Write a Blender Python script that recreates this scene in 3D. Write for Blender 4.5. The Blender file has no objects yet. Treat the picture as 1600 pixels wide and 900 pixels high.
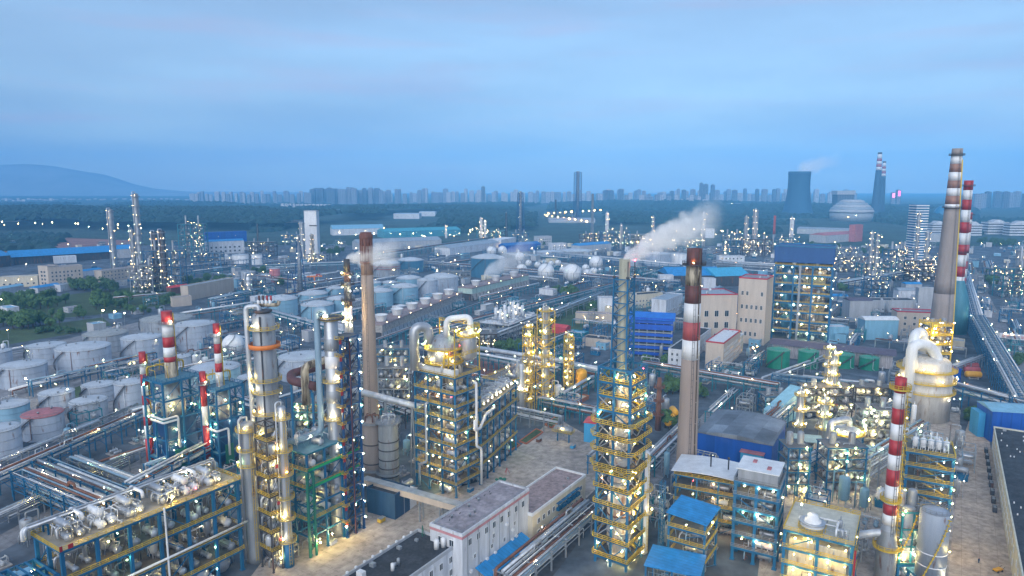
# Petrochemical plant at dusk seen from a drone: everything is built here in mesh code.
import bpy, math, random
from mathutils import Vector, Matrix
rng = random.Random(7)
PI = math.pi
R = math.radians
scene = bpy.context.scene
COL = bpy.data.collections.new("plant"); scene.collection.children.link(COL)

# ---------------------------------------------------------------- survey: photograph pixel -> place on the site
PITCH, FOC, CAMH = R(8.37), 1066.67, 120.0
def ray(x, y):
    a = (x - 800) / FOC; b = (450 - y) / FOC
    return (a, math.cos(PITCH) + b * math.sin(PITCH), -math.sin(PITCH) + b * math.cos(PITCH))
def at(x, y, z=0.0):
    r = ray(x, y); t = (z - CAMH) / r[2]
    return Vector((r[0] * t, r[1] * t, 0))
def hz(x, y, Y):
    r = ray(x, y); return CAMH + r[2] * Y / r[1]
def xat(x, y, Y):
    r = ray(x, y); return r[0] * Y / r[1]
def mpp(Y): return Y / FOC
def heading(p, q): return math.atan2(q[1] - p[1], q[0] - p[0])
U = R(57)                                   # the plant grid runs this way

# ---------------------------------------------------------------- mesh builder
class MB:
    def __init__(s): s.v = []; s.f = []; s.m = []; s.s = []
    def add(s, vs, fs, mi=0, smooth=False):
        o = len(s.v); s.v.extend(vs)
        for f in fs:
            s.f.append(tuple(i + o for i in f)); s.m.append(mi); s.s.append(smooth)
    def box(s, x0, y0, z0, x1, y1, z1, mi=0):
        s.add([(x0,y0,z0),(x1,y0,z0),(x1,y1,z0),(x0,y1,z0),(x0,y0,z1),(x1,y0,z1),(x1,y1,z1),(x0,y1,z1)],
              [(0,3,2,1),(4,5,6,7),(0,1,5,4),(1,2,6,5),(2,3,7,6),(3,0,4,7)], mi); return s
    def bar(s, p, q, w, h=None, mi=0):
        p = Vector(p); q = Vector(q); d = q - p
        if d.length < 1e-6: return s
        d.normalize(); h = h or w
        up = Vector((0,0,1)) if abs(d.z) < .95 else Vector((1,0,0))
        a = d.cross(up).normalized() * (w/2); b = a.cross(d).normalized() * (h/2)
        vs = [p-a-b, p+a-b, p+a+b, p-a+b, q-a-b, q+a-b, q+a+b, q-a+b]
        s.add([tuple(x) for x in vs], [(0,1,2,3),(7,6,5,4),(4,5,1,0),(5,6,2,1),(6,7,3,2),(7,4,0,3)], mi); return s
    def tube(s, pts, r, n=8, mi=0):
        P = [Vector(p) for p in pts]; N = len(P)
        t0 = (P[1]-P[0]).normalized()
        a = t0.cross(Vector((0,0,1)) if abs(t0.z) < .9 else Vector((1,0,0))).normalized()
        rings = []
        for i in range(N):
            if i == 0: t = t0; m = 1
            elif i == N-1: t = (P[i]-P[i-1]).normalized(); m = 1
            else:
                d1 = (P[i]-P[i-1]).normalized(); d2 = (P[i+1]-P[i]).normalized(); t = (d1+d2)
                if t.length < 1e-4: t = d1
                t.normalize(); m = 1
            a = (a - t*a.dot(t))
            if a.length < 1e-4: a = t.cross(Vector((0.3,.5,.8)))
            a.normalize(); b = t.cross(a)
            rr = r[i] if isinstance(r, (list, tuple)) else r
            rings.append([tuple(P[i] + (a*math.cos(2*PI*k/n) + b*math.sin(2*PI*k/n))*rr) for k in range(n)])
        vs = [v for g in rings for v in g]; o = len(s.v); s.v.extend(vs)
        for i in range(N-1):
            for k in range(n):
                k2 = (k+1) % n
                s.f.append((o+i*n+k, o+i*n+k2, o+(i+1)*n+k2, o+(i+1)*n+k)); s.m.append(mi); s.s.append(True)
        s.f.append(tuple(o+k for k in reversed(range(n)))); s.m.append(mi); s.s.append(False)
        s.f.append(tuple(o+(N-1)*n+k for k in range(n))); s.m.append(mi); s.s.append(False); return s
    def lathe(s, prof, n=24, c=(0,0,0), mi=0, axis='z', mats=None, flat=False):
        o = len(s.v); M = len(prof)
        for r, z in prof:
            for k in range(n):
                x, y = r*math.cos(2*PI*k/n), r*math.sin(2*PI*k/n)
                p = (x, y, z) if axis == 'z' else ((x, z, y) if axis == 'y' else (z, x, y))
                s.v.append((p[0]+c[0], p[1]+c[1], p[2]+c[2]))
        fl = axis == 'y'
        for i in range(M-1):
            for k in range(n):
                k2 = (k+1) % n
                q = (o+i*n+k, o+i*n+k2, o+(i+1)*n+k2, o+(i+1)*n+k)
                s.f.append(q[::-1] if fl else q); s.m.append(mats[i] if mats else mi); s.s.append(not flat and abs(prof[i+1][0]-prof[i][0]) < 3*abs(prof[i+1][1]-prof[i][1])+1e-9 or (not flat and prof[i][0] != prof[i+1][0] and abs(prof[i+1][1]-prof[i][1]) > .05*abs(prof[i+1][0]-prof[i][0])))
        for idx, rev in ((0, True), (M-1, False)):
            if prof[idx][0] > 1e-4:
                q = tuple(o+idx*n+k for k in range(n))
                if rev != fl: q = q[::-1]
                s.f.append(q); s.m.append((mats[idx if idx == 0 else idx-1]) if mats else mi); s.s.append(False)
        return s
    def ball(s, c, r, n=16, m=8, mi=0, sz=1):
        prof = [(max(1e-5, r*math.sin(PI*i/m)), -r*sz*math.cos(PI*i/m)) for i in range(m+1)]
        return s.lathe(prof, n, c, mi)
    def drum(s, c, r, L, axis='y', n=14, mi=0, dome=.5):
        h = L/2; d = r*dome
        prof = [(1e-4,-h-d),(r*.6,-h-d*.8),(r*.9,-h-d*.42),(r,-h),(r,h),(r*.9,h+d*.42),(r*.6,h+d*.8),(1e-4,h+d)]
        return s.lathe(prof, n, c, mi, axis)
    def vdrum(s, c, r, L, n=14, mi=0, dome=.5): 
        d = r*dome
        return s.lathe([(1e-4,0),(r*.7,d*.3),(r,d),(r,L-d),(r*.9,L-d*.55),(r*.6,L-d*.18),(1e-4,L)], n, c, mi)
    def rail(s, pts, h=1.15, w=.1, step=2.4, closed=False, mi=0, toe=True):
        P = [Vector(p) for p in pts]
        if closed: P = P + [P[0]]
        for a, b in zip(P, P[1:]):
            L = (b-a).length
            if L < .05: continue
            k = max(1, round(L/step))
            for i in range(k+1 if not closed else k):
                p = a.lerp(b, i/k); s.bar(p, p+Vector((0,0,h)), w, w, mi)
            for z in (h, h*.55): s.bar(a+Vector((0,0,z)), b+Vector((0,0,z)), w, w, mi)
            if toe: s.bar(a+Vector((0,0,.12)), b+Vector((0,0,.12)), .05, .22, mi)
        return s
    def prism(s, poly, z0, z1, mi=0, mtop=None):
        n = len(poly)
        s.add([(x,y,z0) for x,y in poly]+[(x,y,z1) for x,y in poly], [tuple(reversed(range(n)))]+[(i,(i+1)%n,n+(i+1)%n,n+i) for i in range(n)], mi)
        s.add([(x,y,z1) for x,y in poly], [tuple(range(n))], mi if mtop is None else mtop); return s
    def sheet(s, poly, z, mi=0): s.add([(x,y,z) for x,y in poly], [tuple(range(len(poly)))], mi); return s
    def mesh(s, name, mats):
        me = bpy.data.meshes.new(name); me.from_pydata([tuple(v) for v in s.v], [], s.f)
        for m in (mats if isinstance(mats, (list, tuple)) else [mats]): me.materials.append(m)
        me.polygons.foreach_set('material_index', s.m); me.polygons.foreach_set('use_smooth', s.s)
        me.update(); return me

def fillet(pts, rad=1.0, k=4):
    P = [Vector(p) for p in pts]; out = [P[0]]
    for i in range(1, len(P)-1):
        a, b, c = P[i-1], P[i], P[i+1]
        r = min(rad, (a-b).length*.49, (c-b).length*.49)
        p = b + (a-b).normalized()*r; q = b + (c-b).normalized()*r
        for j in range(k+1):
            t = j/k; out.append(p*(1-t)**2 + b*2*t*(1-t) + q*t*t)
    out.append(P[-1]); return out

# ---------------------------------------------------------------- objects
def tag(o, label=None, cat=None, group=None, kind=None):
    if label: o['label'] = label
    if cat: o['category'] = cat
    if group: o['group'] = group
    if kind: o['kind'] = kind
    return o
def thing(name, label, cat, loc=(0,0,0), rot=0.0, group=None):
    o = bpy.data.objects.new(name, None); COL.objects.link(o); o.empty_display_size = .5
    o.location = (loc[0], loc[1], loc[2] if len(loc) > 2 else 0); o.rotation_euler.z = rot
    return tag(o, label, cat, group)
def put(name, me, parent=None, loc=(0,0,0), rot=0.0, sc=None):
    o = bpy.data.objects.new(name, me); COL.objects.link(o); o.parent = parent
    o.location = loc; o.rotation_euler.z = rot
    if sc: o.scale = (sc,)*3 if not isinstance(sc, tuple) else sc
    return o
def part(parent, name, mb, mats, loc=(0,0,0), rot=0.0): return put(name, mb.mesh(name, mats), parent, loc, rot)
def kids(o): return KID.get(o.name, [])
def dup(root, loc, rot=0.0, label=None, group=None, sc=None):
    def go(o, par):
        c = o.copy(); COL.objects.link(c); c.parent = par
        for ch in o.children: go(ch, c)
        return c
    r = go(root, None); r.location = (loc[0], loc[1], loc[2] if len(loc) > 2 else 0); r.rotation_euler.z = rot
    if sc: r.scale = (sc,)*3 if not isinstance(sc, tuple) else sc
    if label: r['label'] = label
    if group: r['group'] = group
    return r

# ---------------------------------------------------------------- materials
MAT = {}
def mat(name, col, rough=.6, metal=0.0, var=.25, scale=.35, streak=True, rust=0.0, rustcol=(.16,.07,.035), fine=0.0, slab=0, rib=0, slab2=.9):
    m = bpy.data.materials.new(name); m.use_nodes = True; nt = m.node_tree; N = nt.nodes; L = nt.links
    b = N['Principled BSDF']; b.inputs['Roughness'].default_value = rough; b.inputs['Metallic'].default_value = metal
    geo = N.new('ShaderNodeNewGeometry'); mp = N.new('ShaderNodeMapping'); L.new(geo.outputs['Position'], mp.inputs['Vector'])
    mp.inputs['Scale'].default_value = (scale, scale, scale*(.12 if streak else 1))
    no = N.new('ShaderNodeTexNoise'); no.inputs['Scale'].default_value = 1; no.inputs['Detail'].default_value = 5; no.inputs['Roughness'].default_value = .65
    L.new(mp.outputs[0], no.inputs['Vector'])
    mr = N.new('ShaderNodeMapRange'); L.new(no.outputs['Fac'], mr.inputs['Value'])
    mr.inputs['From Min'].default_value = .3; mr.inputs['From Max'].default_value = .7
    mr.inputs['To Min'].default_value = 1-var; mr.inputs['To Max'].default_value = 1+var*.5
    mx = N.new('ShaderNodeMix'); mx.data_type = 'RGBA'; mx.blend_type = 'MULTIPLY'; mx.inputs['Factor'].default_value = 1
    mx.inputs[6].default_value = (*col, 1); L.new(mr.outputs[0], mx.inputs[7]); out = mx.outputs[2]
    if fine:
        n2 = N.new('ShaderNodeTexNoise'); n2.inputs['Scale'].default_value = fine; n2.inputs['Detail'].default_value = 4
        L.new(geo.outputs['Position'], n2.inputs['Vector'])
        r2 = N.new('ShaderNodeMapRange'); L.new(n2.outputs['Fac'], r2.inputs['Value']); r2.inputs['From Min'].default_value=.3; r2.inputs['From Max'].default_value=.7
        r2.inputs['To Min'].default_value = .7; r2.inputs['To Max'].default_value = 1.2
        m3 = N.new('ShaderNodeMix'); m3.data_type='RGBA'; m3.blend_type='MULTIPLY'; m3.inputs['Factor'].default_value = 1
        L.new(out, m3.inputs[6]); L.new(r2.outputs[0], m3.inputs[7]); out = m3.outputs[2]
    if slab or rib:
        mp3 = N.new('ShaderNodeMapping'); L.new(geo.outputs['Position'], mp3.inputs['Vector']); mp3.inputs['Rotation'].default_value = (0,0,R(-57))
        if slab:
            br = N.new('ShaderNodeTexBrick'); br.offset = 0; L.new(mp3.outputs[0], br.inputs['Vector']); br.inputs['Scale'].default_value = 1; br.inputs['Brick Width'].default_value = slab*(2.6 if slab2 < .6 else 1); br.offset = .37 if slab2 < .6 else 0; br.inputs['Row Height'].default_value = slab; br.inputs['Mortar Size'].default_value = .07
            br.inputs['Color1'].default_value = (1,1,1,1); br.inputs['Color2'].default_value = (slab2,slab2,slab2*1.02,1); br.inputs['Mortar'].default_value = (.72,.7,.68,1); src = br.outputs['Color']
        else:
            wv = N.new('ShaderNodeTexWave'); wv.wave_profile = 'SAW'; L.new(mp3.outputs[0], wv.inputs['Vector']); wv.inputs['Scale'].default_value = .314/rib
            r4 = N.new('ShaderNodeMapRange'); L.new(wv.outputs['Fac'], r4.inputs['Value']); r4.inputs['From Min'].default_value = .8; r4.inputs['To Min'].default_value = 1; r4.inputs['To Max'].default_value = .62; src = r4.outputs[0]
        m4 = N.new('ShaderNodeMix'); m4.data_type='RGBA'; m4.blend_type='MULTIPLY'; m4.inputs['Factor'].default_value = 1; L.new(out, m4.inputs[6]); L.new(src, m4.inputs[7]); out = m4.outputs[2]
    if rust:
        n2 = N.new('ShaderNodeTexNoise'); n2.inputs['Scale'].default_value = 1.3; n2.inputs['Detail'].default_value = 6
        mp2 = N.new('ShaderNodeMapping'); L.new(geo.outputs['Position'], mp2.inputs['Vector']); mp2.inputs['Scale'].default_value = (.5,.5,.12)
        L.new(mp2.outputs[0], n2.inputs['Vector'])
        r2 = N.new('ShaderNodeMapRange'); L.new(n2.outputs['Fac'], r2.inputs['Value']); r2.inputs['From Min'].default_value = .62-rust*.3; r2.inputs['From Max'].default_value = .78-rust*.25
        m3 = N.new('ShaderNodeMix'); m3.data_type='RGBA'; L.new(r2.outputs[0], m3.inputs['Factor']); L.new(out, m3.inputs[6]); m3.inputs[7].default_value = (*rustcol,1); out = m3.outputs[2]
    L.new(out, b.inputs['Base Color']); MAT[name] = m; return m
def emit(name, col, strength, sample=True):
    m = bpy.data.materials.new(name); m.use_nodes = True; nt = m.node_tree
    for n in list(nt.nodes): nt.nodes.remove(n)
    e = nt.nodes.new('ShaderNodeEmission'); e.inputs[0].default_value = (*col,1); e.inputs[1].default_value = strength
    o = nt.nodes.new('ShaderNodeOutputMaterial'); nt.links.new(e.outputs[0], o.inputs[0])
    m.cycles.emission_sampling = 'FRONT' if sample else 'NONE'; MAT[name] = m; return m

BLUE = mat('steel_blue', (.014,.14,.29), .5, var=.35)
NAVY = mat('steel_navy', (.012,.07,.2), .5, var=.3)
TEAL = mat('steel_teal', (.015,.2,.27), .5, var=.3)
GREEN = mat('steel_green', (.02,.17,.12), .5)
GREY = mat('steel_grey', (.3,.33,.36), .5, .3)
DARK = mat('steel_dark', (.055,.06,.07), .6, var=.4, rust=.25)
YEL = mat('rail_yellow', (.62,.43,.04), .5, var=.2)
SILV = mat('silver_cladding', (.46,.49,.53), .38, .55, var=.3)
SILV2 = mat('dull_cladding', (.32,.35,.38), .5, .3, var=.35, rust=.12)
WHITE = mat('white_paint', (.72,.74,.76), .5, var=.18)
PIPE = mat('pipe_cladding', (.55,.59,.64), .45, .35, var=.3)
PIPEB = mat('pipe_blue_grey', (.25,.37,.47), .5, .1)
RUSTY = mat('pipe_rust', (.2,.09,.055), .75, var=.4)
MAROON = mat('pipe_maroon', (.12,.05,.05), .7, var=.4)
TANKW = mat('tank_shell', (.34,.39,.46), .5, .1, var=.22, scale=.2, rust=.06)
TANKR = mat('tank_roof', (.5,.54,.58), .6, 0, var=.2, scale=.12, streak=False)
TANKB = mat('tank_shell_blue', (.2,.36,.47), .5, .1, var=.22, scale=.2)
TANKD = mat('tank_shell_deep_blue', (.04,.14,.23), .5, .1, var=.25, scale=.2)
TANKG = mat('tank_green', (.01,.19,.11), .45, 0, var=.2)
TANKGR = mat('tank_green_roof', (.05,.3,.2), .5, 0, var=.2)
PINK = mat('tank_pink_roof', (.45,.17,.18), .7, var=.35, streak=False)
OLDR = mat('tank_old_roof', (.36,.37,.36), .7, var=.35, streak=False)
ORANGE = mat('orange_paint', (.75,.22,.04), .5)
YTANK = mat('yellow_tank', (.75,.38,.02), .5)
RED = mat('red_paint', (.4,.028,.032), .5, var=.3, rust=.05)
REDD = mat('red_brown_paint', (.13,.048,.042), .7, var=.45, rust=.2, rustcol=(.06,.035,.03))
REDP = mat('faded_red_paint', (.42,.09,.09), .6, var=.3)
STAINW = mat('stained_white_paint', (.5,.44,.33), .7, var=.6, scale=.8, rust=.55, rustcol=(.06,.04,.02))
BROWNB = mat('brown_band', (.3,.17,.13), .7, var=.3)
CHIMC = mat('chimney_concrete', (.34,.275,.235), .8, var=.13, scale=.5)
CHIMG = mat('chimney_grey', (.3,.26,.24), .8, var=.16, scale=.4)
CHIMB = mat('chimney_brick', (.28,.2,.17), .85, var=.16, scale=.5)
BRICKD = mat('dark_brick', (.17,.075,.06), .85, var=.4, scale=.9)
BEIGE = mat('beige_wall', (.52,.45,.38), .8, var=.15)
CREAM = mat('cream_wall', (.6,.55,.43), .8, var=.2)
WALLW = mat('white_wall', (.62,.65,.7), .75, var=.28, scale=.4, rust=.04, rustcol=(.25,.22,.2))
WALLG = mat('grey_wall', (.42,.44,.47), .8, var=.2)
ROOFD = mat('dark_roof', (.045,.05,.058), .8, var=.6, scale=.25, streak=False, fine=1.2)
ROOFM = mat('mauve_roof', (.33,.3,.33), .8, var=.35, scale=.2, streak=False, fine=.7)
ROOFB = mat('brown_roof', (.34,.26,.25), .85, var=.3, scale=.25, streak=False, fine=.9)
ROOFP = mat('purple_roof', (.12,.1,.14), .7, var=.2)
ROOFBL = mat('blue_roof', (.02,.26,.6), .45, var=.3, rib=1.5)
ROOFLB = mat('light_blue_roof', (.2,.42,.58), .5, var=.2)
ROOFG = mat('grey_metal_roof', (.35,.4,.45), .5, .2, var=.3, streak=False)
WALLBL = mat('blue_cladding', (.01,.09,.42), .45, var=.25, rib=1.5)
WALLLB = mat('sky_blue_cladding', (.06,.33,.6), .45, var=.15)
ROOFR = mat('red_roof', (.55,.06,.07), .6, var=.2)
REDT = mat('red_trim', (.45,.03,.05), .6)
PINKT = mat('pink_trim', (.55,.26,.28), .7)
GLASS = mat('window_glass', (.03,.045,.06), .12, 0, var=.3)
CONC = mat('concrete', (.4,.38,.36), .85, var=.3, streak=False, fine=.8)
DECKT = mat('deck_tan', (.42,.38,.31), .75, var=.3, streak=False)
DECK = mat('deck_plate', (.17,.165,.155), .75, var=.3, streak=False)
DECKB = mat('deck_blue', (.12,.26,.33), .6, var=.3, streak=False)
DECKP = mat('deck_pale', (.55,.55,.47), .7, var=.25, streak=False)
ASPH = mat('asphalt', (.07,.075,.085), .85, var=.3, scale=.1, streak=False, fine=.5)
ROADC = mat('road_concrete', (.25,.25,.26), .85, var=.3, scale=.08, streak=False, fine=.4, slab=5)
YARD = mat('yard_concrete', (.43,.385,.345), .9, var=.4, scale=.05, streak=False, fine=.35, slab=6, rust=.12, rustcol=(.16,.14,.13))
GRND = mat('plant_ground', (.1,.125,.155), .9, var=.55, scale=.03, streak=False, fine=.12)
EARTH = mat('red_earth', (.3,.15,.12), .95, var=.4, scale=.02, streak=False, fine=.1)
GRASS = mat('grass', (.07,.11,.04), .95, var=.4, scale=.05, streak=False, fine=.8)
GRASSD = mat('meadow', (.035,.075,.06), .95, var=.5, scale=.01, streak=False, fine=.05)
LEAF = mat('leaf', (.1,.2,.06), .8, var=.55, scale=.35, streak=False)
LEAFD = mat('leaf_dark', (.07,.15,.055), .8, var=.5, scale=.35, streak=False)
WOOD = mat('far_wood', (.016,.052,.05), .95, var=.5, scale=.04, streak=False)
BARK = mat('bark', (.12,.09,.06), .9)
CITY = {}
HILL = mat('hill_painted_haze', (.3,.33,.36), .95, var=.3, scale=.002, streak=False)  # distance haze painted into the mountain's base colour, paler than its own
lrng = random.Random(99)
LAMPM = {'g': emit('lamp_greenish', (.72,1,.5), 260), 'fg': emit('far_lamp_greenish', (.75,1,.6), 18, False),
         'y': emit('lamp_yellow', (1,.72,.22), 280), 'w': emit('lamp_white', (1,.82,.5), 260), 'o': emit('lamp_orange', (1,.42,.1), 200),
         'r': emit('lamp_red', (1,.03,.05), 20), 'fw': emit('far_lamp_white', (1,.74,.38), 30, False), 'fy': emit('far_lamp_yellow', (1,.64,.24), 30, False),
         'fo': emit('far_lamp_orange', (1,.48,.15), 40, False)}
def _lampmesh(m):
    b = MB(); b.ball((0,0,0), 1, 6, 4); return b.mesh('lamp', m)
LAMP = {k: _lampmesh(m) for k, m in LAMPM.items()}
LR = .42
def lamp(parent, p, k='y', r=.26):
    if parent is not None and parent.location.y > 460 and k in 'ywo': k = 'f'+k
    k = k.replace('!',''); u = lrng.random(); r *= lrng.choice((.65,.8,1,1,1.1,1.45))
    if u < .09: k = {'y':'g','w':'g','fw':'fg','fy':'fg'}.get(k,k)
    elif u < .13: k = {'y':'o','w':'o','fw':'fo','fy':'fo'}.get(k,k)
    elif u < .145: k = {'y':'r','w':'r'}.get(k,k)
    return put('lamp', LAMP[k], parent, p, 0, r*LR)
# ---------------------------------------------------------------- generators
OCC = {}
def occ(x, y, r): OCC.setdefault((int(x//40),int(y//40)),[]).append((x, y, r))
def occ_line(p, q, r):
    n = max(1, int((Vector(q)-Vector(p)).length/max(r, 1)))
    for i in range(n+1):
        c = Vector(p).lerp(Vector(q), i/n); occ(c.x, c.y, r)
def free(x, y, r):
    i, j = int(x//40), int(y//40)
    return all((x-a)**2+(y-b)**2 > (r+c)**2 for m in (i-1,i,i+1) for n in (j-1,j,j+1) for a, b, c in OCC.get((m,n),()))
def mp(Y, z=0.0): return (Y*math.cos(PITCH)+(CAMH-z)*math.sin(PITCH))/FOC
def loc2(o, x, y):      # local offset to world, for an Empty-like (loc, rot)
    p, a = o; return (p[0]+x*math.cos(a)-y*math.sin(a), p[1]+x*math.sin(a)+y*math.cos(a))

_cache = {}
def cached(key, fn):
    if key not in _cache: _cache[key] = fn()
    return _cache[key]

def tank(label, cx, hw, ytop, ybase, shell=TANKW, roof=TANKR, group='storage tanks', stair=True, lamps=0, dome=.16, ring=None, name='storage_tank', side=-2.2):
    p = at(cx, ybase); r = hw*mp(p.y); h = max(4, hz(cx, ytop, p.y)); occ(p.x, p.y, r+1)
    t = thing(name, label, 'storage tank', p, rng.uniform(-.2,.2), group)
    b = MB(); pr = [(r+.35,0),(r+.35,.35),(r,.36)]; k = max(3, int(h/4))
    b.lathe(pr+[(r,h)], 48)
    for i in range(1, k): b.lathe([(r,h*i/k-.08),(r+.09,h*i/k-.07),(r+.09,h*i/k+.07),(r,h*i/k+.08)], 48)
    part(t, 'shell', b, shell)
    b = MB(); d = r*dome
    b.lathe([(r+.12,h-.25),(r+.3,h),(r+.12,h+.12),(r*.85,h+d*.3),(r*.6,h+d*.62),(r*.3,h+d*.9),(r*.06,h+d),(.01,h+d)], 48); part(t, 'roof', b, roof)
    b = MB(); n = 28; b.rail([(r*math.cos(2*PI*i/n), r*math.sin(2*PI*i/n), h+.1) for i in range(n)], 1.0, .07, 2.6, True, toe=False); part(t, 'handrail', b, GREY)
    for i in range(3):
        a = rng.uniform(0,6.28); q = r*rng.uniform(.2,.8); z = h+d*(1-(q/r))*.95
        b = MB(); b.lathe([(.3,-.3),(.3,.9),(.6,.9),(.6,1.2),(.01,1.4)], 8); part(t, 'vent', b, GREY, (q*math.cos(a), q*math.sin(a), z))
    if stair:
        b = MB(); n = 22; a0 = -3.05; sw = min(1.6, 1.25*h/r); prev = None
        for i in range(n+1):
            a = a0+sw*i/n; z = h*i/n; o = (math.cos(a), math.sin(a))
            p1 = (o[0]*(r+.15), o[1]*(r+.15), z); p2 = (o[0]*(r+1.1), o[1]*(r+1.1), z)
            b.bar(p1, p2, .55, .14)
            if prev:
                b.bar(prev, p2, .14, .6); b.bar((prev[0],prev[1],prev[2]+1.05), (p2[0],p2[1],p2[2]+1.05), .09, .09)
            b.bar(p2, (p2[0],p2[1],p2[2]+1.05), .06, .06); prev = p2
        part(t, 'spiral_stair', b, DARK)
    if ring:
        for z in (.62,.8):
            b = MB(); b.lathe([(r+.02,h*z-.3),(r+.9,h*z-.2),(r+.9,h*z+.2),(r+.02,h*z+.3)], 48); part(t, 'ring_band', b, ring)
    b = MB(); b.tube(fillet([(0,-r-.3,h*.98),(0,-r-.3,1.2),(0,-r-3,1.2)],.6), .16, 6); part(t, 'drain_pipe', b, RUSTY if rng.random()<.3 else PIPE)
    for i in range(lamps):
        a = -PI/2+rng.uniform(-1.2,1.2); lamp(t, (math.cos(a)*(r+.7), math.sin(a)*(r+.7), h*.9), 'w', .3)
    return t

def sphere_tank(label, cx, cy, rad, ybase=None, group='white gas spheres', shell=WHITE):
    # centre pixel and radius in pixels; legs hold it a little off the ground
    yb = ybase or cy+rad*1.15; p = at(cx, yb); r = rad*mp(p.y); z = r*1.12+1.2; occ(p.x, p.y, r+1)
    t = thing('gas_sphere', label, 'gas tank', p, rng.uniform(0,1), group)
    b = MB(); b.ball((0,0,z), r, 32, 18); part(t, 'sphere_shell', b, shell)
    leg = MB(); leg.tube([(0,0,0),(0,0,z)], max(.22,r*.05), 6); lm = leg.mesh('leg', GREY)
    for i in range(8): put('leg', lm, t, (r*.97*math.cos(i*PI/4), r*.97*math.sin(i*PI/4), 0))
    b = MB(); b.lathe([(r*1.004,z-.12),(r*1.02,z-.1),(r*1.02,z+.1),(r*1.004,z+.12)], 32); part(t, 'girth_seam', b, GREY)
    b = MB(); b.lathe([(.4,z+r-.1),(r*.28,z+r*.97),(r*.28,z+r*.97+.2),(.4,z+r+.3)], 12); b.rail([(r*.28*math.cos(i*.5236), r*.28*math.sin(i*.5236), z+r) for i in range(12)], 1.1,.09,2,True,toe=False); part(t, 'top_platform', b, GREY)
    b = MB(); pr = None
    for i in range(15):
        a = -2.4+i*.1; e = i/14*PI/2; q = (r*1.06*math.cos(e)*math.cos(a), r*1.06*math.cos(e)*math.sin(a), z+r*1.06*math.sin(e))
        if pr: b.bar(pr, q, .6, .2)
        pr = q
    part(t, 'stair', b, GREY)
    return t

def bent_mesh(w, zs, m, cw):
    def mk():
        b = MB(); zt = zs[-1]
        for x in (-w/2, w/2): b.bar((0,x,0),(0,x,zt+.3),cw,cw)
        for z in zs: b.bar((0,-w/2-.6,z),(0,w/2+.6,z),cw*.7,cw*.8)
        if zt > 9: b.bar((0,-w/2,zs[0]*.45),(0,w/2,zs[0]*.9),cw*.4)
        return b.mesh('bent', m)
    return cached(('bent',round(w,1),tuple(round(z,1) for z in zs),m.name,cw), mk)
def rack(label, p, q, w=6.0, zs=(6.5,9.0), n=8, col=BLUE, cw=.45, pm=None, group='pipe racks', seed=0, z0=0, lamps=0, truss=False, rr=(.12,.42), sp=9.0):
    r = random.Random(seed or int(p[0]*7+p[1])); p = Vector((p[0],p[1],0)); q = Vector((q[0],q[1],0)); L = (q-p).length; a = heading(p, q)
    occ_line(p, q, w*.55+.5)
    t = thing('pipe_rack', label, 'pipe rack', (p.x,p.y,z0), a, group)
    bm = bent_mesh(w, zs, col, cw); k = max(1, round(L/sp))
    for i in range(k+1): put('bent', bm, t, (L*i/k,0,0))
    b = MB()
    for z in zs:
        for y in (-w/2, w/2): b.bar((0,y,z-.35),(L,y,z-.35),cw*.5,cw*.7)
    if truss:
        for y in (-w/2,w/2):
            for i in range(k):
                x0,x1 = L*i/k, L*(i+1)/k; b.bar((x0,y,zs[0]),(x1,y,zs[-1]),cw*.4); b.bar((x0,y,zs[-1]),(x1,y,zs[0]),cw*.4)
    part(t, 'beam_lattice', b, col)
    pms = pm or [PIPE,PIPE,SILV,SILV2,PIPEB,WHITE,RUSTY]
    for z in zs:
        y = -w/2+.5; c = 0
        while y < w/2-.2 and c < n:
            rad = r.choice([rr[0],rr[0]*1.5,(rr[0]+rr[1])/2,rr[1]]); y += rad
            if r.random() < .88:
                b = MB(); x0 = r.choice([0,0,0,L*r.uniform(0,.3)]); x1 = r.choice([L,L,L,L*r.uniform(.6,1)])
                pts = [(x0,y,z+.15+rad),(x1,y,z+.15+rad)]
                if L > 45 and r.random() < .3:      # expansion loop
                    xm = x0+(x1-x0)*r.uniform(.3,.7); dz = 1.6
                    pts = [pts[0],(xm,y,z+.15+rad),(xm,y,z+.15+rad+dz),(xm+4,y,z+.15+rad+dz),(xm+4,y,z+.15+rad),pts[1]]; pts = fillet(pts,.6,3)
                elif r.random() < .35: pts = fillet([(x0,y,max(.5,z-3.5)),pts[0],pts[1],(x1,y,max(.5,z-3.5))],.7,3)
                b.tube(pts, rad, 8); part(t, 'pipe', b, r.choice(pms)); c += 1
            y += rad+r.uniform(.15,.5)
    for i in range(lamps): sd_ = r.choice([-1,1]); lamp(t, (L*(i+.5)/lamps, w/2*sd_, zs[-1]+1.6), r.choice('wwy'), .24); put('lamp_pole', cached('lpole', lambda: MB().bar((0,0,-1.8),(0,0,0),.1).mesh('lamp_pole',GREY)), t, (L*(i+.5)/lamps, w/2*sd_, zs[-1]+1.5))
    return t

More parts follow.
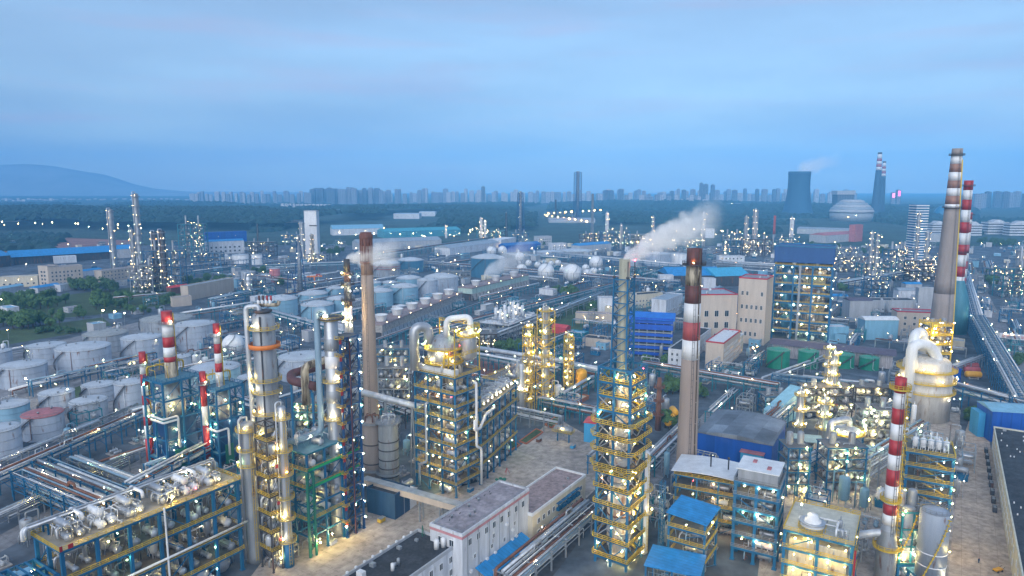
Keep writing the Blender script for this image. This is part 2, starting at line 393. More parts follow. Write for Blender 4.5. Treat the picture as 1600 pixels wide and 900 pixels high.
def win_mesh(w, h, fr=None):
    def mk():
        b = MB(); b.box(-w/2,-.06,-h/2,w/2,.12,h/2,0)
        f = .12; 
        for (x0,x1,z0,z1) in ((-w/2-f,-w/2+.02,-h/2-f,h/2+f),(w/2-.02,w/2+f,-h/2-f,h/2+f),(-w/2+.02,w/2-.02,h/2-.02,h/2+f),(-w/2+.02,w/2-.02,-h/2-f,-h/2+.02),(-.05,.05,-h/2+.02,h/2-.02)):
            b.box(x0,-.12,z0,x1,.1,z1,1)
        return b.mesh('window', [GLASS, fr or WHITE])
    return cached(('win',w,h,(fr or WHITE).name), mk)
def building(label, loc, rot, L, W, H, wall=WALLG, roof=ROOFG, trim=None, win=None, kind='flat', cat='building', name='building', group=None, faces='fl', rise=2.0, parap=.7, roofbits=0, lit=0, over=.4, door=True):
    """local x along the front (L), y into depth (W); win=(rows, z of first row, row step, spacing, w, h)"""
    t = thing(name, label, cat, loc, rot, group); o = (loc, rot)
    for i in range(int(L/6)+1):
        for j in range(int(W/6)+1): c = loc2(o, min(L,i*6+3), min(W,j*6+3)); occ(c[0], c[1], 4.5)
    b = MB(); b.box(0,0,0,L,W,H); part(t, 'wall', b, wall)
    b = MB()
    if kind == 'flat':
        b.box(.3,.3,H-.1,L-.3,W-.3,H+.06,0); part(t, 'roof', b, roof); b = MB()
        for (x0,y0,x1,y1) in ((-.15,-.15,L+.15,.3),(-.15,W-.3,L+.15,W+.15),(-.15,.3,.3,W-.3),(L-.3,.3,L+.15,W-.3)): b.box(x0,y0,H-.25,x1,y1,H+parap)
        part(t, 'parapet', b, trim or wall)
    elif kind == 'gable':
        v = [(-over,-over,H),(L+over,-over,H),(L+over,W+over,H),(-over,W+over,H),(-over,W/2,H+rise),(L+over,W/2,H+rise)]
        b.add(v, [(0,1,5,4),(2,3,4,5),(0,4,3),(1,2,5),(0,3,2,1)]); part(t, 'roof', b, roof)
    elif kind == 'gabley':
        v = [(-over,-over,H),(L+over,-over,H),(L+over,W+over,H),(-over,W+over,H),(L/2,-over,H+rise),(L/2,W+over,H+rise)]
        b.add(v, [(0,4,5,3),(1,2,5,4),(0,1,4),(2,3,5),(0,3,2,1)]); part(t, 'roof', b, roof)
    elif kind == 'arch':
        n = 10; vs = []
        for i in range(n+1):
            u = i/n; z = H+rise*math.sin(PI*u); y = -over+(W+2*over)*u
            vs += [(-over,y,z),(L+over,y,z)]
        vs += [(-over,-over,H-.2),(L+over,-over,H-.2),(-over,W+over,H-.2),(L+over,W+over,H-.2)]; q = 2*(n+1)
        b.add(vs, [(2*i,2*i+1,2*i+3,2*i+2) for i in range(n)]+[tuple([q]+[2*i for i in range(n+1)]+[q+2])[::1], tuple([q+1]+[2*i+1 for i in range(n+1)]+[q+3])[::-1], (q,q+1,1,0)]); part(t, 'roof', b, roof)
    if win:
        rows, z0, dz, sp, ww, wh = win; me = win_mesh(ww, wh); cnt = 0
        for fc in faces:
            D = L if fc in 'fb' else W; k = max(1, int((D-1.5)/sp)); 
            for r_ in range(rows):
                for i in range(k):
                    if cnt >= 98: break
                    u = (D-(k-1)*sp)/2+i*sp; z = z0+r_*dz
                    if z+wh/2 > H-.3: continue
                    if rng.random() < .06: continue
                    pos, ra = {'f':((u,-.02,z),0),'b':((u,W+.02,z),PI),'l':((-.02,u,z),-PI/2),'r':((L+.02,u,z),PI/2)}[fc]
                    put('window', me, t, pos, ra); cnt += 1
    for i in range(roofbits):
        b = MB(); x, y = rng.uniform(1.5,L-3), rng.uniform(1.5,W-3); s = rng.uniform(.6,1.6)
        if rng.random() < .5: b.box(0,0,0,s,s*1.4,s*.9); part(t, 'roof_unit', b, rng.choice([WHITE,GREY,SILV]), (x,y,H+.06))
        else: b.lathe([(s*.35,0),(s*.35,s*1.3),(.01,s*1.45)],10); part(t, 'roof_vent', b, rng.choice([WHITE,GREY]), (x,y,H+.06))
    for i in range(lit): lamp(t, (L*(i+.5)/lit,-.8,H*.7), 'w', .3)
    return t

# shared plant pieces
def exch_mesh(r, L, m):
    def mk():
        b = MB(); b.drum((0,0,0), r, L, 'y', 14)
        for y in (-L/2,-L/2+.35,L/2-.2): b.lathe([(r,y-.12),(r*1.16,y-.1),(r*1.16,y+.1),(r,y+.12)],14,(0,0,0),0,'y')
        for y in (-L*.3,L*.3): b.box(-r*.7,y-.15,-r*1.35,r*.7,y+.15,-r*.4)
        b.tube([(0,-L*.35,r*.8),(0,-L*.35,r*1.7)],r*.22,8); b.tube([(0,L*.3,-r*.8),(0,L*.3,-r*1.5)],r*.22,8)
        return b.mesh('heat_exchanger', m)
    return cached(('ex',r,L,m.name), mk)
def ves_mesh(r, L, m):
    def mk():
        b = MB(); b.vdrum((0,0,r*.9), r, L, 14)
        for i in range(3): a = i*2.09; b.bar((r*.85*math.cos(a),r*.85*math.sin(a),0),(r*.85*math.cos(a),r*.85*math.sin(a),r*1.8),.2)
        b.tube(fillet([(0,0,L+r*.7),(0,0,L+r*1.8),(r*1.9,0,L+r*1.8),(r*1.9,0,.3)],.5,3),r*.16,6)
        return b.mesh('vessel', m)
    return cached(('ve',r,L,m.name), mk)
def manifold(r, L, W, H, n, m, seed):
    """one header with n welded branches that rise, turn and drop"""
    def mk():
        q = random.Random(seed); b = MB(); y0 = q.uniform(.2,.8)*W; z0 = q.uniform(.35,.75)*H
        b.tube(fillet([(0,y0,z0*.3),(0,y0,z0),(L,y0,z0),(L,y0,z0*.3)],.8,3), r, 8)
        for i in range(n):
            x = L*(i+.5+q.uniform(-.3,.3))/n; y1 = q.uniform(.03,.97)*W; z1 = z0+q.uniform(-.45,.45)*H*.5; rr = r*q.uniform(.35,.75)
            b.tube(fillet([(x,y0,z0),(x,y0,z1+.1),(x,y1,z1),(x+q.uniform(-1,1),y1,z1),(x+q.uniform(-1,1)*.2,y1,max(.2,z1-H*q.uniform(.2,.6)))],.4,2), rr, 6)
            if q.random() < .4: b.ball((x,(y0+y1)/2,z1), rr*2.0, 8, 5)
        return b.mesh('pipe_manifold', m)
    return cached(('mf',r,L,W,H,n,m.name,seed), mk)

def frame(t, L, W, zs, nx=3, ny=1, col=BLUE, cw=.55, deck=DECK, rail=YEL, z0=0, out=.5, brace=.5, decks=None, seed=1, bw=None, railtop=True, stiff=None, railw=.12, topdeck=None):
    """steel frame: columns, a beam grid and a deck at each level, railings, braces"""
    q = random.Random(seed); bw = bw or cw*.75
    xs = [L*i/nx for i in range(nx+1)]; ys = [W*j/ny for j in range(ny+1)]
    b = MB(); b.bar((0,0,z0),(0,0,zs[-1]),cw,cw); b.box(-cw*.8,-cw*.8,z0,cw*.8,cw*.8,z0+.25); cm = b.mesh('column', col)
    for x in xs:
        for y in ys: put('column', cm, t, (x,y,0))
    for li, z in enumerate(zs):
        b = MB()
        for y in ys: b.bar((0,y,z-bw*.6),(L,y,z-bw*.6),bw*.7,bw*1.2)
        for x in xs: b.bar((x,0,z-bw*.6),(x,W,z-bw*.6),bw*.6,bw*1.1)
        part(t, 'beam_lattice', b, col)
        if decks is None or li in decks:
            b = MB(); b.box(-out,-out,z,L+out,W+out,z+.12); part(t, 'deck', b, topdeck if (topdeck and li == len(zs)-1) else deck)
            b = MB(); b.box(-out-.06,-out-.06,z-.25,L+out+.06,-out,z+.2); b.box(-out-.06,W+out,z-.25,L+out+.06,W+out+.06,z+.2); b.box(-out-.06,-out,z-.25,-out,W+out,z+.2); b.box(L+out,-out,z-.25,L+out+.06,W+out,z+.2); part(t, 'edge_frame', b, stiff or col)
            if rail and (railtop or li < len(zs)-1):
                b = MB(); b.rail([(-out,-out,z+.12),(L+out,-out,z+.12),(L+out,W+out,z+.12),(-out,W+out,z+.12)], 1.15, railw, 2.2, True); part(t, 'railing', b, rail)
    if brace:
        bars = []; zz = [z0]+list(zs)
        for i in range(len(zz)-1):
            for y in (ys[0],ys[-1]):
                for k in range(nx):
                    if q.random() < brace:
                        if q.random() < .5: bars.append(((xs[k],y,zz[i]),(xs[k+1],y,zz[i+1]-bw)))
                        else: bars.append(((xs[k+1],y,zz[i]),(xs[k],y,zz[i+1]-bw)))
            for x in (xs[0],xs[-1]):
                for k in range(ny):
                    if q.random() < brace:
                        if q.random() < .5: bars.append(((x,ys[k],zz[i]),(x,ys[k+1],zz[i+1]-bw)))
                        else: bars.append(((x,ys[k+1],zz[i]),(x,ys[k],zz[i+1]-bw)))
        if len(bars) > 40:
            b = MB()
            for p_, q_ in bars: b.bar(p_, q_, bw*.4)
            part(t, 'brace_lattice', b, col)
        else:
            for p_, q_ in bars: b = MB(); b.bar(p_, q_, bw*.4); part(t, 'brace', b, col)

def fill(t, L, W, z, h, seed, nex=4, nman=3, nves=0, r=None, mats=None, lamps=4, lk='yyw', lr=.24, x0=0, facing=True):
    """equipment standing on one level: exchangers, drums, pipe manifolds, lamps under the deck above"""
    q = random.Random(seed); mats = mats or [SILV,SILV,PIPE,WHITE,SILV2]
    for i in range(nex):
        rr = r or q.choice([.7,.9,1.1]); LL = round(min(W*.62, q.choice([4.0,5.0,6.0])),1)
        put('heat_exchanger', exch_mesh(rr, LL, q.choice(mats)), t, (x0+L*(i+.5+q.uniform(-.2,.2))/nex, W*.5-(W*.5-LL*.5-rr*.6-.6)*q.choice([1,1,.5]), z+rr*1.4+.15))
    for i in range(nves):
        rr = q.choice([.7,1.0,1.3]); put('vessel', ves_mesh(rr, round(min(h*.6,q.uniform(2.5,5)),1), q.choice(mats)), t, (x0+L*q.uniform(.08,.92), W*q.uniform(.15,.85), z+.13))
    for i in range(nman):
        lx = round(L/max(1,nman)*q.uniform(.7,1.0),0); 
        put('pipe_manifold', manifold(q.choice([.16,.22,.3]), lx, round(W,0), round(h,0), max(3,int(lx/2)), q.choice([PIPE,SILV,SILV2,PIPE,PIPEB,GREY]), q.randint(1,6)), t, (x0+L*i/max(1,nman), 0, z+.13))
    for i in range(nman):
        lx = max(4, round(L/max(1,nman),0)); put('pipe_manifold', manifold(.11, lx, round(W,0), round(h,0), max(5,int(lx)), q.choice([DARK,GREY,PIPE,SILV2,RUSTY,PIPEB,WHITE]), 50+q.randint(1,4)), t, (x0+L*i/max(1,nman), 0, z+.13))
    lamps = max(1, round(lamps*.5)) if lamps else 0
    for i in range(lamps):
        lamp(t, (x0+L*(i+.5+q.uniform(-.25,.25))/lamps, q.choice([-.35,W*.3,W*.5,W*.7]), z+h*q.uniform(.55,.9)), q.choice(lk), lr)

def column(label, loc, r, H, plats, m=SILV, group='distillation columns', name='distillation_column', cat='column', lamps=2, lk='wwy', lr=.24, rails=YEL, rot=None, side=True, steps=None, skirt=None, topload=True, railw=.1, cage=None):
    a = rot if rot is not None else rng.uniform(-.5,.5); t = thing(name, label, cat, loc, a, group); occ(loc[0], loc[1], r+2)
    b = MB(); pr = [(r*1.08,0),(r,2.0)]
    if steps:
        for zz, rr in steps: pr += [(pr[-1][0], zz-.6),(rr, zz+.8)]
    rt = pr[-1][0]; pr += [(rt,H-rt*.5),(rt*.85,H-rt*.2),(rt*.5,H-.02),(.01,H)]
    b.lathe(pr, 24); part(t, 'shell', b, m)
    if skirt:
        b = MB(); b.lathe([(r*1.12,0),(r*1.12,skirt[0])],24); part(t, 'skirt', b, skirt[1])
    for z in plats:
        rr = r
        if steps:
            for zz, r2 in steps:
                if z > zz: rr = r2
        def mk():
            b = MB(); b.lathe([(rr+.03,0),(rr+1.3,0),(rr+1.3,.16),(rr+.03,.16)], 20); return b.mesh('platform', GREY)
        put('platform', cached(('pl',round(rr,2)), mk), t, (0,0,z))
        def mr():
            b = MB(); n = 14; b.rail([((rr+1.28)*math.cos(2*PI*i/n), (rr+1.28)*math.sin(2*PI*i/n), .16) for i in range(n)], 1.15, railw, 1.8, True); return b.mesh('railing', rails)
        put('railing', cached(('plr',round(rr,2),rails.name,railw), mr), t, (0,0,z))
        for k in range(lamps):
            an = rng.uniform(-2.9,-.2); lamp(t, ((rr+1.3)*math.cos(an-a), (rr+1.3)*math.sin(an-a), z+1.9), rng.choice(lk), lr)
    if cage:
        b = MB(); c = r+1.5; n = max(3,int(H/5))
        for sx in (-1,1):
            for sy in (-1,1): b.bar((sx*c,sy*c,0),(sx*c,sy*c,H*.96),.3)
        for i in range(n):
            z0, z1 = H*.96*i/n, H*.96*(i+1)/n
            for (x0,y0,x1,y1) in ((-c,-c,c,-c),(c,-c,c,c),(c,c,-c,c),(-c,c,-c,-c)): b.bar((x0,y0,z1),(x1,y1,z1),.22); b.bar((x0,y0,z0),(x1,y1,z1) if i % 2 else (x0,y0,z1),.16)
            if i % 2: b.bar((-c-.4,-c,z0),(c+.4,-c-.3,z1),.5,.2)
        part(t, 'cage_lattice', b, cage)
    if side:
        b = MB(); an = -PI/2-.5-a; o = Vector((math.cos(an), math.sin(an), 0)); e = r+.9; pr_ = max(.16, r*.16)
        b.tube(fillet([(0,0,H-.3),(0,0,H+1.6),tuple(o*e+Vector((0,0,H+1.6))),tuple(o*e+Vector((0,0,2)))],1.0,4), pr_, 8); part(t, 'overhead_pipe', b, PIPE)
        b = MB(); an = -PI/2+.7-a; o = Vector((math.cos(an), math.sin(an), 0)); s = Vector((-o.y,o.x,0))*.35
        for sg in (-1,1): b.bar(tuple(o*(r+.3)+s*sg+Vector((0,0,1))), tuple(o*(r+.3)+s*sg+Vector((0,0,H-1))), .09)
        zz = 1.5
        while zz < H-1: b.bar(tuple(o*(r+.3)-s+Vector((0,0,zz))), tuple(o*(r+.3)+s+Vector((0,0,zz))), .07); zz += 1.2
        part(t, 'ladder', b, rails)
    return t

def stack(label, loc, H, r0, r1, bands, name='chimney', cat='chimney', group=None, plat=(), top=None, streak=None, n=32):
    """bands: list of (z_top, material) from the ground up; a ring of paint per band"""
    t = thing(name, label, cat, loc, 0, group); occ(loc[0], loc[1], r0+2)
    rr = lambda z: r0+(r1-r0)*z/H
    z = 0.0
    for i, (zt, m) in enumerate(bands):
        b = MB(); k = max(1, int((zt-z)/8)); pr = [(rr(z+(zt-z)*j/k), z+(zt-z)*j/k) for j in range(k+1)]
        if i == len(bands)-1: pr += [(r1*.8, zt), (r1*.78, zt-3)]
        b.lathe(pr, n, mats=[0]*(len(pr))); part(t, 'painted_band' if len(bands) > 1 else 'shaft', b, m); z = zt
    for zp in plat:
        b = MB(); q = rr(zp); b.lathe([(q,zp),(q+1.5,zp),(q+1.5,zp+.2),(q,zp+.2)], 20); k = 14
        b.rail([((q+1.45)*math.cos(2*PI*i/k), (q+1.45)*math.sin(2*PI*i/k), zp+.2) for i in range(k)], 1.2, .12, 2, True); part(t, 'platform', b, DARK)
    b = MB()
    for sx in (-.35,.35): b.bar((sx,-r0-.25,3),(sx,-r1-.25,H-1),.1)
    zz = 4
    while zz < H-2: b.bar((-.35,-rr(zz)-.25,zz),(.35,-rr(zz)-.25,zz),.08); zz += 2.4
    part(t, 'ladder', b, DARK)
    return t

def lamp_post(label, loc, h=9, k='w', group='lamp posts', r=.32, name='street_lamp'):
    def mk():
        b = MB(); b.tube([(0,0,0),(0,0,h)],[.12,.07],6); b.bar((0,0,h),(1.2,0,h+.3),.1); b.box(.9,-.18,h+.2,1.7,.18,h+.4); return b.mesh('pole', GREY)
    t = thing(name, label, 'street lamp', loc, rng.uniform(0,6.28), group); put('pole', cached(('post',h), mk), t)
    lamp(t, (1.3,0,h), k, r); return t

# trees: leaf-sized faces in clumps on limbs
def tree_meshes(seed, H=9, Rr=4.2, n=1500, m=None, tall=1.0):
    q = random.Random(seed); b = MB(); b.tube([(0,0,0),(.15,.1,H*.3),(0,.25,H*.62)],[.32,.24,.1],7)
    cl = []
    for i in range(15):
        a = q.uniform(0,6.28); e = q.uniform(.15,1); rad = Rr*q.uniform(.35,.85); z = H*(.42+.5*q.random()*tall)
        c = Vector((rad*math.cos(a)*(1-.35*(z/H)), rad*math.sin(a)*(1-.35*(z/H)), z)); cl.append((c, Rr*q.uniform(.3,.55)))
        b.tube([(0,0,H*.3+.2*i*.1),tuple(c*.6+Vector((0,0,H*.12))),tuple(c)],[.12,.07,.03],5)
    trunk = b.mesh('trunk', BARK); b = MB()
    for i in range(n):
        c, rr = q.choice(cl); d = Vector((q.gauss(0,1),q.gauss(0,1),q.gauss(0,.8))); d = d.normalized()*rr*(q.random()**.45)
        p = c+d; nrm = (d.normalized()+Vector((q.gauss(0,.5),q.gauss(0,.5),q.gauss(0,.5)+.5))).normalized(); u = nrm.orthogonal().normalized(); v = nrm.cross(u); s = q.uniform(.22,.5)
        b.add([tuple(p-u*s-v*s*.7),tuple(p+u*s-v*s*.5),tuple(p+u*s*.8+v*s),tuple(p-u*s*.7+v*s*.8)],[(0,1,2,3)])
    return trunk, b.mesh('crown', m or LEAF)
TREES = [tree_meshes(11), tree_meshes(12, 8, 4.6, 1500, LEAFD), tree_meshes(13, 10, 4.0, 1600), tree_meshes(14, 5, 3.6, 1100, LEAFD, .7), tree_meshes(15, 12, 1.6, 900, LEAFD)]
def tree(label, loc, k=0, s=1.0, group='trees', name='broadleaf_tree'):
    t = thing(name, label, 'tree', loc, rng.uniform(0,6.28), group); tr, cr = TREES[k]
    put('trunk', tr, t); put('crown', cr, t); t.scale = (s*rng.uniform(.9,1.15), s*rng.uniform(.9,1.15), s*rng.uniform(.9,1.1)); occ(loc[0], loc[1], 2.5*s); return t
# ================================================================ the near plant
HAZE_D = 1.25e-4; EXPO = 1.86
def corner3(pn, pu, pv, z):
    n = at(*pn, z); a = at(*pu, z); b = at(*pv, z); rot = heading(n, a); L = (a-n).length
    W = abs((b-n).dot(Vector((-math.sin(rot), math.cos(rot), 0)))); return n, rot, L, W
def occ_rect(loc, rot, L, W, m=0):
    k = max(1, int(L/5)); j = max(1, int(W/5))
    for i in range(k+1):
        for q in range(j+1): c = loc2((loc, rot), L*i/k, W*q/j); occ(c[0], c[1], 3.5+m)
def bands(x, Y, lst, H): return [(hz(x, y, Y) if y is not None else H, m) for y, m in lst]

# ---- exchanger platform with four decks (bottom left of the photo)
A0 = at(96, 861, 30); occ_rect(A0, U, 50, 14, 2)
t = thing('exchanger_platform', 'long four deck blue steel platform crowded with silver heat exchangers on its top', 'process structure', A0, U)
ZA = [7, 14.5, 22, 30]
frame(t, 50, 14, ZA, 6, 2, BLUE, .85, DECK, YEL, out=.7, brace=.35, seed=3, topdeck=DECKT, railw=.14)
for z, h, s in ((0,7,1),(7,7.5,2),(14.5,7.5,3),(22,8,4)):
    fill(t, 50, 13, z, h, s, nex=9 if z else 2, nman=7, nves=6, lamps=15)
for x in (31, 38, 45): put('process_drum', cached('bigdrum', lambda: MB().drum((0,0,0), 2.3, 7, 'y', 20).mesh('process_drum', SILV)), t, (x, 6, 3.2))
for i, x in enumerate((4.5, 12.5, 20, 29.5, 36.5, 44)):
    for dx, dz, yy in ((-1.5,1.6,5),(1.5,1.6,5.5),(-.9,4.1,7)):
        put('heat_exchanger', exch_mesh(.95, 5.5, [SILV,WHITE,PIPE][i % 3]), t, (x+dx, yy, 30+dz))
    put('pipe_manifold', manifold(.34, 6, 12, 5, 8, [SILV,PIPE][i % 2], 40+i), t, (x-3, 0, 30.1))
    put('pipe_manifold', manifold(.2, 6, 11, 6, 7, WHITE, 60+i), t, (x-3, 1, 30.1))
    lamp(t, (x, .2, 32.5), 'y'); lamp(t, (x+2, 8, 34.6), 'w', .2)
for y, r_, m, z in ((12.2,.62,PIPE,33.6),(13.6,.55,WHITE,33.0),(10.2,.3,SILV,35.2),(9.4,.24,PIPE,34.8)):
    b = MB(); b.tube(fillet([(-3,y,z-3 if y > 12 else z),(-3,y,z),(49,y,z),(49,y,z-3)],1,4), r_, 10); part(t, 'header_pipe', b, m)
for x in (8, 24, 40):
    b = MB(); b.tube(fillet([(x,12.2,33.6),(x,12.2,34.8),(x,6,34.8),(x,6,33)],.8,4), .5, 10); part(t, 'branch_pipe', b, WHITE)
for x in range(2, 50, 8):
    b = MB(); b.bar((x,11.4,30),(x,11.4,33.1),.4); b.bar((x,14.2,30),(x,14.2,32.6),.4); b.bar((x,11.2,32.7),(x,14.4,32.4),.35); part(t, 'pipe_support', b, BLUE)
b = MB(); b.tube(fillet([(26,-1,31),(26,-1.2,29),(26,-1.2,8),(26,-1.2,.5)],.5), .28, 8); part(t, 'drop_pipe', b, WHITE)
b = MB(); b.tube(fillet([(14,-1.3,16),(52,-1.3,16)],.5), .35, 8); part(t, 'front_pipe', b, WHITE)
b = MB(); b.box(-.8,-.95,30.2,-.1,-.85,31.6); b.box(1.2,-.95,30.2,2.4,-.85,31.4); part(t, 'red_sign', b, RED)
# the lower annex with a pale floor, the dark rack beside it and its pipe frame
p = loc2((A0, U), -13, 1)
t = thing('annex_frame', 'small low blue frame with yellow rails at the end of the long exchanger platform', 'process structure', p, U); occ_rect(p, U, 12, 13)
frame(t, 12, 13, [9, 18, 24], 2, 2, BLUE, .8, DECKB, YEL, seed=5, decks=[0,1]); fill(t, 12, 12, 9, 9, 8, 3, 2, 2, lamps=4); fill(t, 12, 12, 18, 6, 9, 2, 2, 1, lamps=3); fill(t,12,12,0,9,10,2,2,1,lamps=3)
b = MB()
for i in range(7): b.bar((2*i,0,24),(2*i,13,24),.4)
part(t, 'roof_lattice', b, BLUE)
p = loc2((A0, U), -16, 17); t = thing('basin', 'pale blue concrete basin with ducts on its cover behind the exchanger platform', 'basin', p, U); occ_rect(p, U, 20, 14)
b = MB(); b.box(0,0,0,22,15,13); part(t, 'wall', b, DECKB)
b = MB(); b.box(-.4,-.4,13,22.4,15.4,13.3); part(t, 'cover', b, ROOFLB)
for y in (3, 8, 12): 
    b = MB(); b.bar((1,y,14.2),(16,y,14.2),1.5,1.8); part(t, 'duct', b, [ROOFLB,SILV,DECKP][int(y) % 3])
for x in (5, 12, 18): put('vessel', ves_mesh(1.0,2.5,SILV), t, (x,5.5,13.3)); lamp(t,(x,.5,16),'y')
b = MB(); b.rail([(0,0,13.3),(22,0,13.3),(22,15,13.3)],1.1,.1); part(t,'railing',b,YEL)

# ---- tall columns beside it
X0 = Vector((-79, 213, 0))
pz = [hz(413, y, 213) for y in (514, 594, 612, 645, 680, 715, 750, 790)]
t = column('tall wide silver distillation column with an orange ring platform and red tipped vents', X0, 3.5, hz(413,487,213), pz, SILV2, lamps=2, side=False, rot=0, group='tall columns', railw=.1)
zo = hz(413, 540, 213); b = MB(); b.lathe([(3.55,zo-.5),(4.9,zo-.5),(4.9,zo+.9),(4.75,zo+.9),(4.75,zo),(3.55,zo)],24); part(t, 'orange_platform', b, ORANGE)
zt = hz(413,487,213)
b = MB(); b.tube(fillet([(-1,-.5,zt-1),(-1,-.5,zt+2),(-5.2,-.5,zt+1.6),(-5.2,-.5,zt-8),(-4.6,-.5,20)],1.2,5), .75, 10); part(t, 'overhead_pipe', b, PIPE)
b = MB(); b.tube(fillet([(-3,1,zt+2),(4.5,1,zt+2),(5,1,zt+3.2)],.8), .6, 8); part(t, 'vent_header', b, STAINW)
for i in range(4):
    x = -1.6+i*1.25; b = MB(); b.tube([(x,1,zt+2),(x,1,zt+3.6)], .5, 8); part(t, 'relief_valve', b, WHITE)
    b = MB(); b.tube([(x+.3,1,zt+3.4),(x+.3,1,zt+5.0)], .32, 8); part(t, 'vent_tip', b, REDD if i < 2 else RED)
b = MB(); b.tube([(.3,-3.75,3),(.3,-3.75,zt-1)], .25, 8); part(t, 'riser_pipe', b, DARK)
b = MB(); b.lathe([(2.2,zt-.4),(2.9,zt+.2),(2.9,zt+.5),(2.0,zt+.6)],18); part(t, 'top_ring', b, DARK)
p = Vector((-83.6, 206.8, 0))
t = column('stout grey column with a domed top rising behind the exchanger platform', p, 2.3, hz(372,658,207), [hz(372,y,207) for y in (672, 702, 726)], SILV2, rot=0, lamps=1, group='tall columns')
p = at(452, 884)
t = column('slender silver column on a blue skirt beside the loading pavement', p, 1.45, hz(438,634,p.y), [hz(446,y,p.y) for y in (655,705,742,778,810,845)], SILV, skirt=(8,BLUE), rot=0, lamps=1, group='tall columns', steps=[(hz(440,690,p.y),1.25)])
b = MB(); b.tube(fillet([(-2.6,-.5,1),(-2.6,-.5,44),(-1.4,-.5,46)],1), .4, 8); part(t, 'riser_pipe', b, WHITE)
b = MB(); b.tube(fillet([(-3.6,-.5,1),(-3.6,-.5,42),(-3.6,1.5,43.5)],1), .3, 8); part(t, 'riser_pipe', b, PIPE)
# scaffold with stairs between the columns
p = (-75.0, 199.5); rot = U-R(4)
t = thing('stair_scaffold', 'dark scaffold of yellow railed landings wrapped round the tall columns', 'scaffold', p, rot); occ_rect(p, rot, 7, 6)
frame(t, 7, 6, [7, 13, 19, 25, 31, 37, 43, 48], 2, 1, DARK, .4, DARK, YEL, seed=9, brace=.9, out=.2, decks=[0,1,2,3,4,5,6])
for z in (0,7,13,19,25,31,37): fill(t, 7, 6, z, 6, int(z)+70, 1, 2, 2, lamps=4, mats=[SILV2,SILV,PIPE], lr=.2)
for z in (10,22,34): b = MB(); b.box(2,-.9,z,3.2,-.8,z+1.2); part(t,'hose_box',b,RED)
# service boxes at the foot of the slender column
p = at(433, 882); t = thing('pump_skid', 'pale grey pump frame standing at the foot of the slender silver column', 'pump', p, U); occ(p.x,p.y,4)
b = MB(); b.box(0,-2,0,7,2,.3); part(t,'base_plate',b,CONC)
b = MB()
for x in (0,3.5,7):
    for y in (-2,2): b.bar((x,y,.3),(x,y,4.6),.3)
for z in (2.4,4.5):
    for y in (-2,2): b.bar((0,y,z),(7,y,z),.3)
    for x in (0,3.5,7): b.bar((x,-2,z),(x,2,z),.25)
part(t,'frame_lattice',b,DECKP); put('pump_body', exch_mesh(.8,3,WHITE), t, (2,0,1.6), PI/2); put('pump_body', exch_mesh(.8,3,WHITE), t, (5.2,0,1.6), PI/2); lamp(t,(3.5,-2.3,5),'y')

# ---- teal and blue structure with green decks, its fat column and the stair tower
C0 = at(486, 868); rot = U
t = thing('process_platform', 'teal steel platform with lit decks next to the tall stair tower', 'process structure', C0, rot); occ_rect(C0, rot, 22, 13, 1)
ZC = [6.5, 12, 17, 23, 29, 35]
frame(t, 22, 13, ZC, 3, 2, BLUE, .62, DECKB, YEL, seed=12, brace=.3, decks=[1,3,4,5], out=.5, stiff=TEAL, railtop=False)
b = MB(); b.bar((-1,-1,0),(-1,-1,29),.7); b.bar((1.2,-1.4,0),(1.2,-1.4,29),.6)
for z in range(2, 29, 4): b.bar((-1,-1,z),(1.2,-1.4,z+2),.25); b.bar((-1,-1,z+4),(1.2,-1.4,z+2),.25)
part(t, 'corner_lattice', b, GREEN)
b = MB()
for z in (23.6, 29.6): b.bar((0,-.7,z),(22,-.7,z),.25,.7)
part(t, 'green_beam_lattice', b, mat('bright_green', (.02,.4,.12), .5))
for z, h, s in ((12,5,21),(17,6,22),(23,6,23),(29,6,24)): fill(t, 22, 12, z, h, s, 4, 3, 1, lamps=5, r=1.0)
fill(t, 22, 12, 0, 6, 26, 2, 2, 2, lamps=8, lk='yyy'); fill(t, 22, 12, 35, 5, 25, 2, 2, 2, lamps=3, lk='w')
for i, (x, y) in enumerate(((14,-2),(8,-1.5),(2,-2.5))): lamp(t, (x,y,4.5), 'y', .5)
p = Vector((xat(524,690,224), 224, 0)); zt = hz(524, 497, 224)
t = column('fat silver column with a pale blue bypass pipe looping over its top', p, 2.3, zt, [hz(527,500,224), 55, 42], SILV, side=False, rot=0, group='tall columns')
b = MB(); b.tube(fillet([(-1.2,-1.5,zt-1),(-1.2,-1.5,zt+3.2),(-4.2,-1.5,zt+3.2),(-4.2,-1.5,38),(-9,-4,36.5),(-16,-9,36.5)],2.2,6), 1.05, 14); part(t, 'bypass_pipe', b, PIPEB)
b = MB(); b.lathe([(3.3,zt-.1),(4.4,zt-.1),(4.4,zt+.25),(2.2,zt+.25)],24); part(t,'top_platform',b,DARK)
for z in (60, 48, 66): 
    b = MB(); b.lathe([(2.31,z),(2.42,z+.05),(2.42,z+4),(2.31,z+4.1)],24); part(t,'clad_band',b,WHITE if z==60 else SILV2)
p = at(543, 840); rot = U; occ_rect(p, rot, 7.5, 6)
HT = hz(560,525,p.y+5); t = thing('stair_tower', 'tall narrow blue lattice stair tower with red landing panels and lamps', 'stair tower', p, rot)
zs = [HT*(i+1)/12 for i in range(12)]
frame(t, 8, 5.5, zs, 2, 1, NAVY, .6, DECK, None, seed=14, brace=1.0, out=.1)
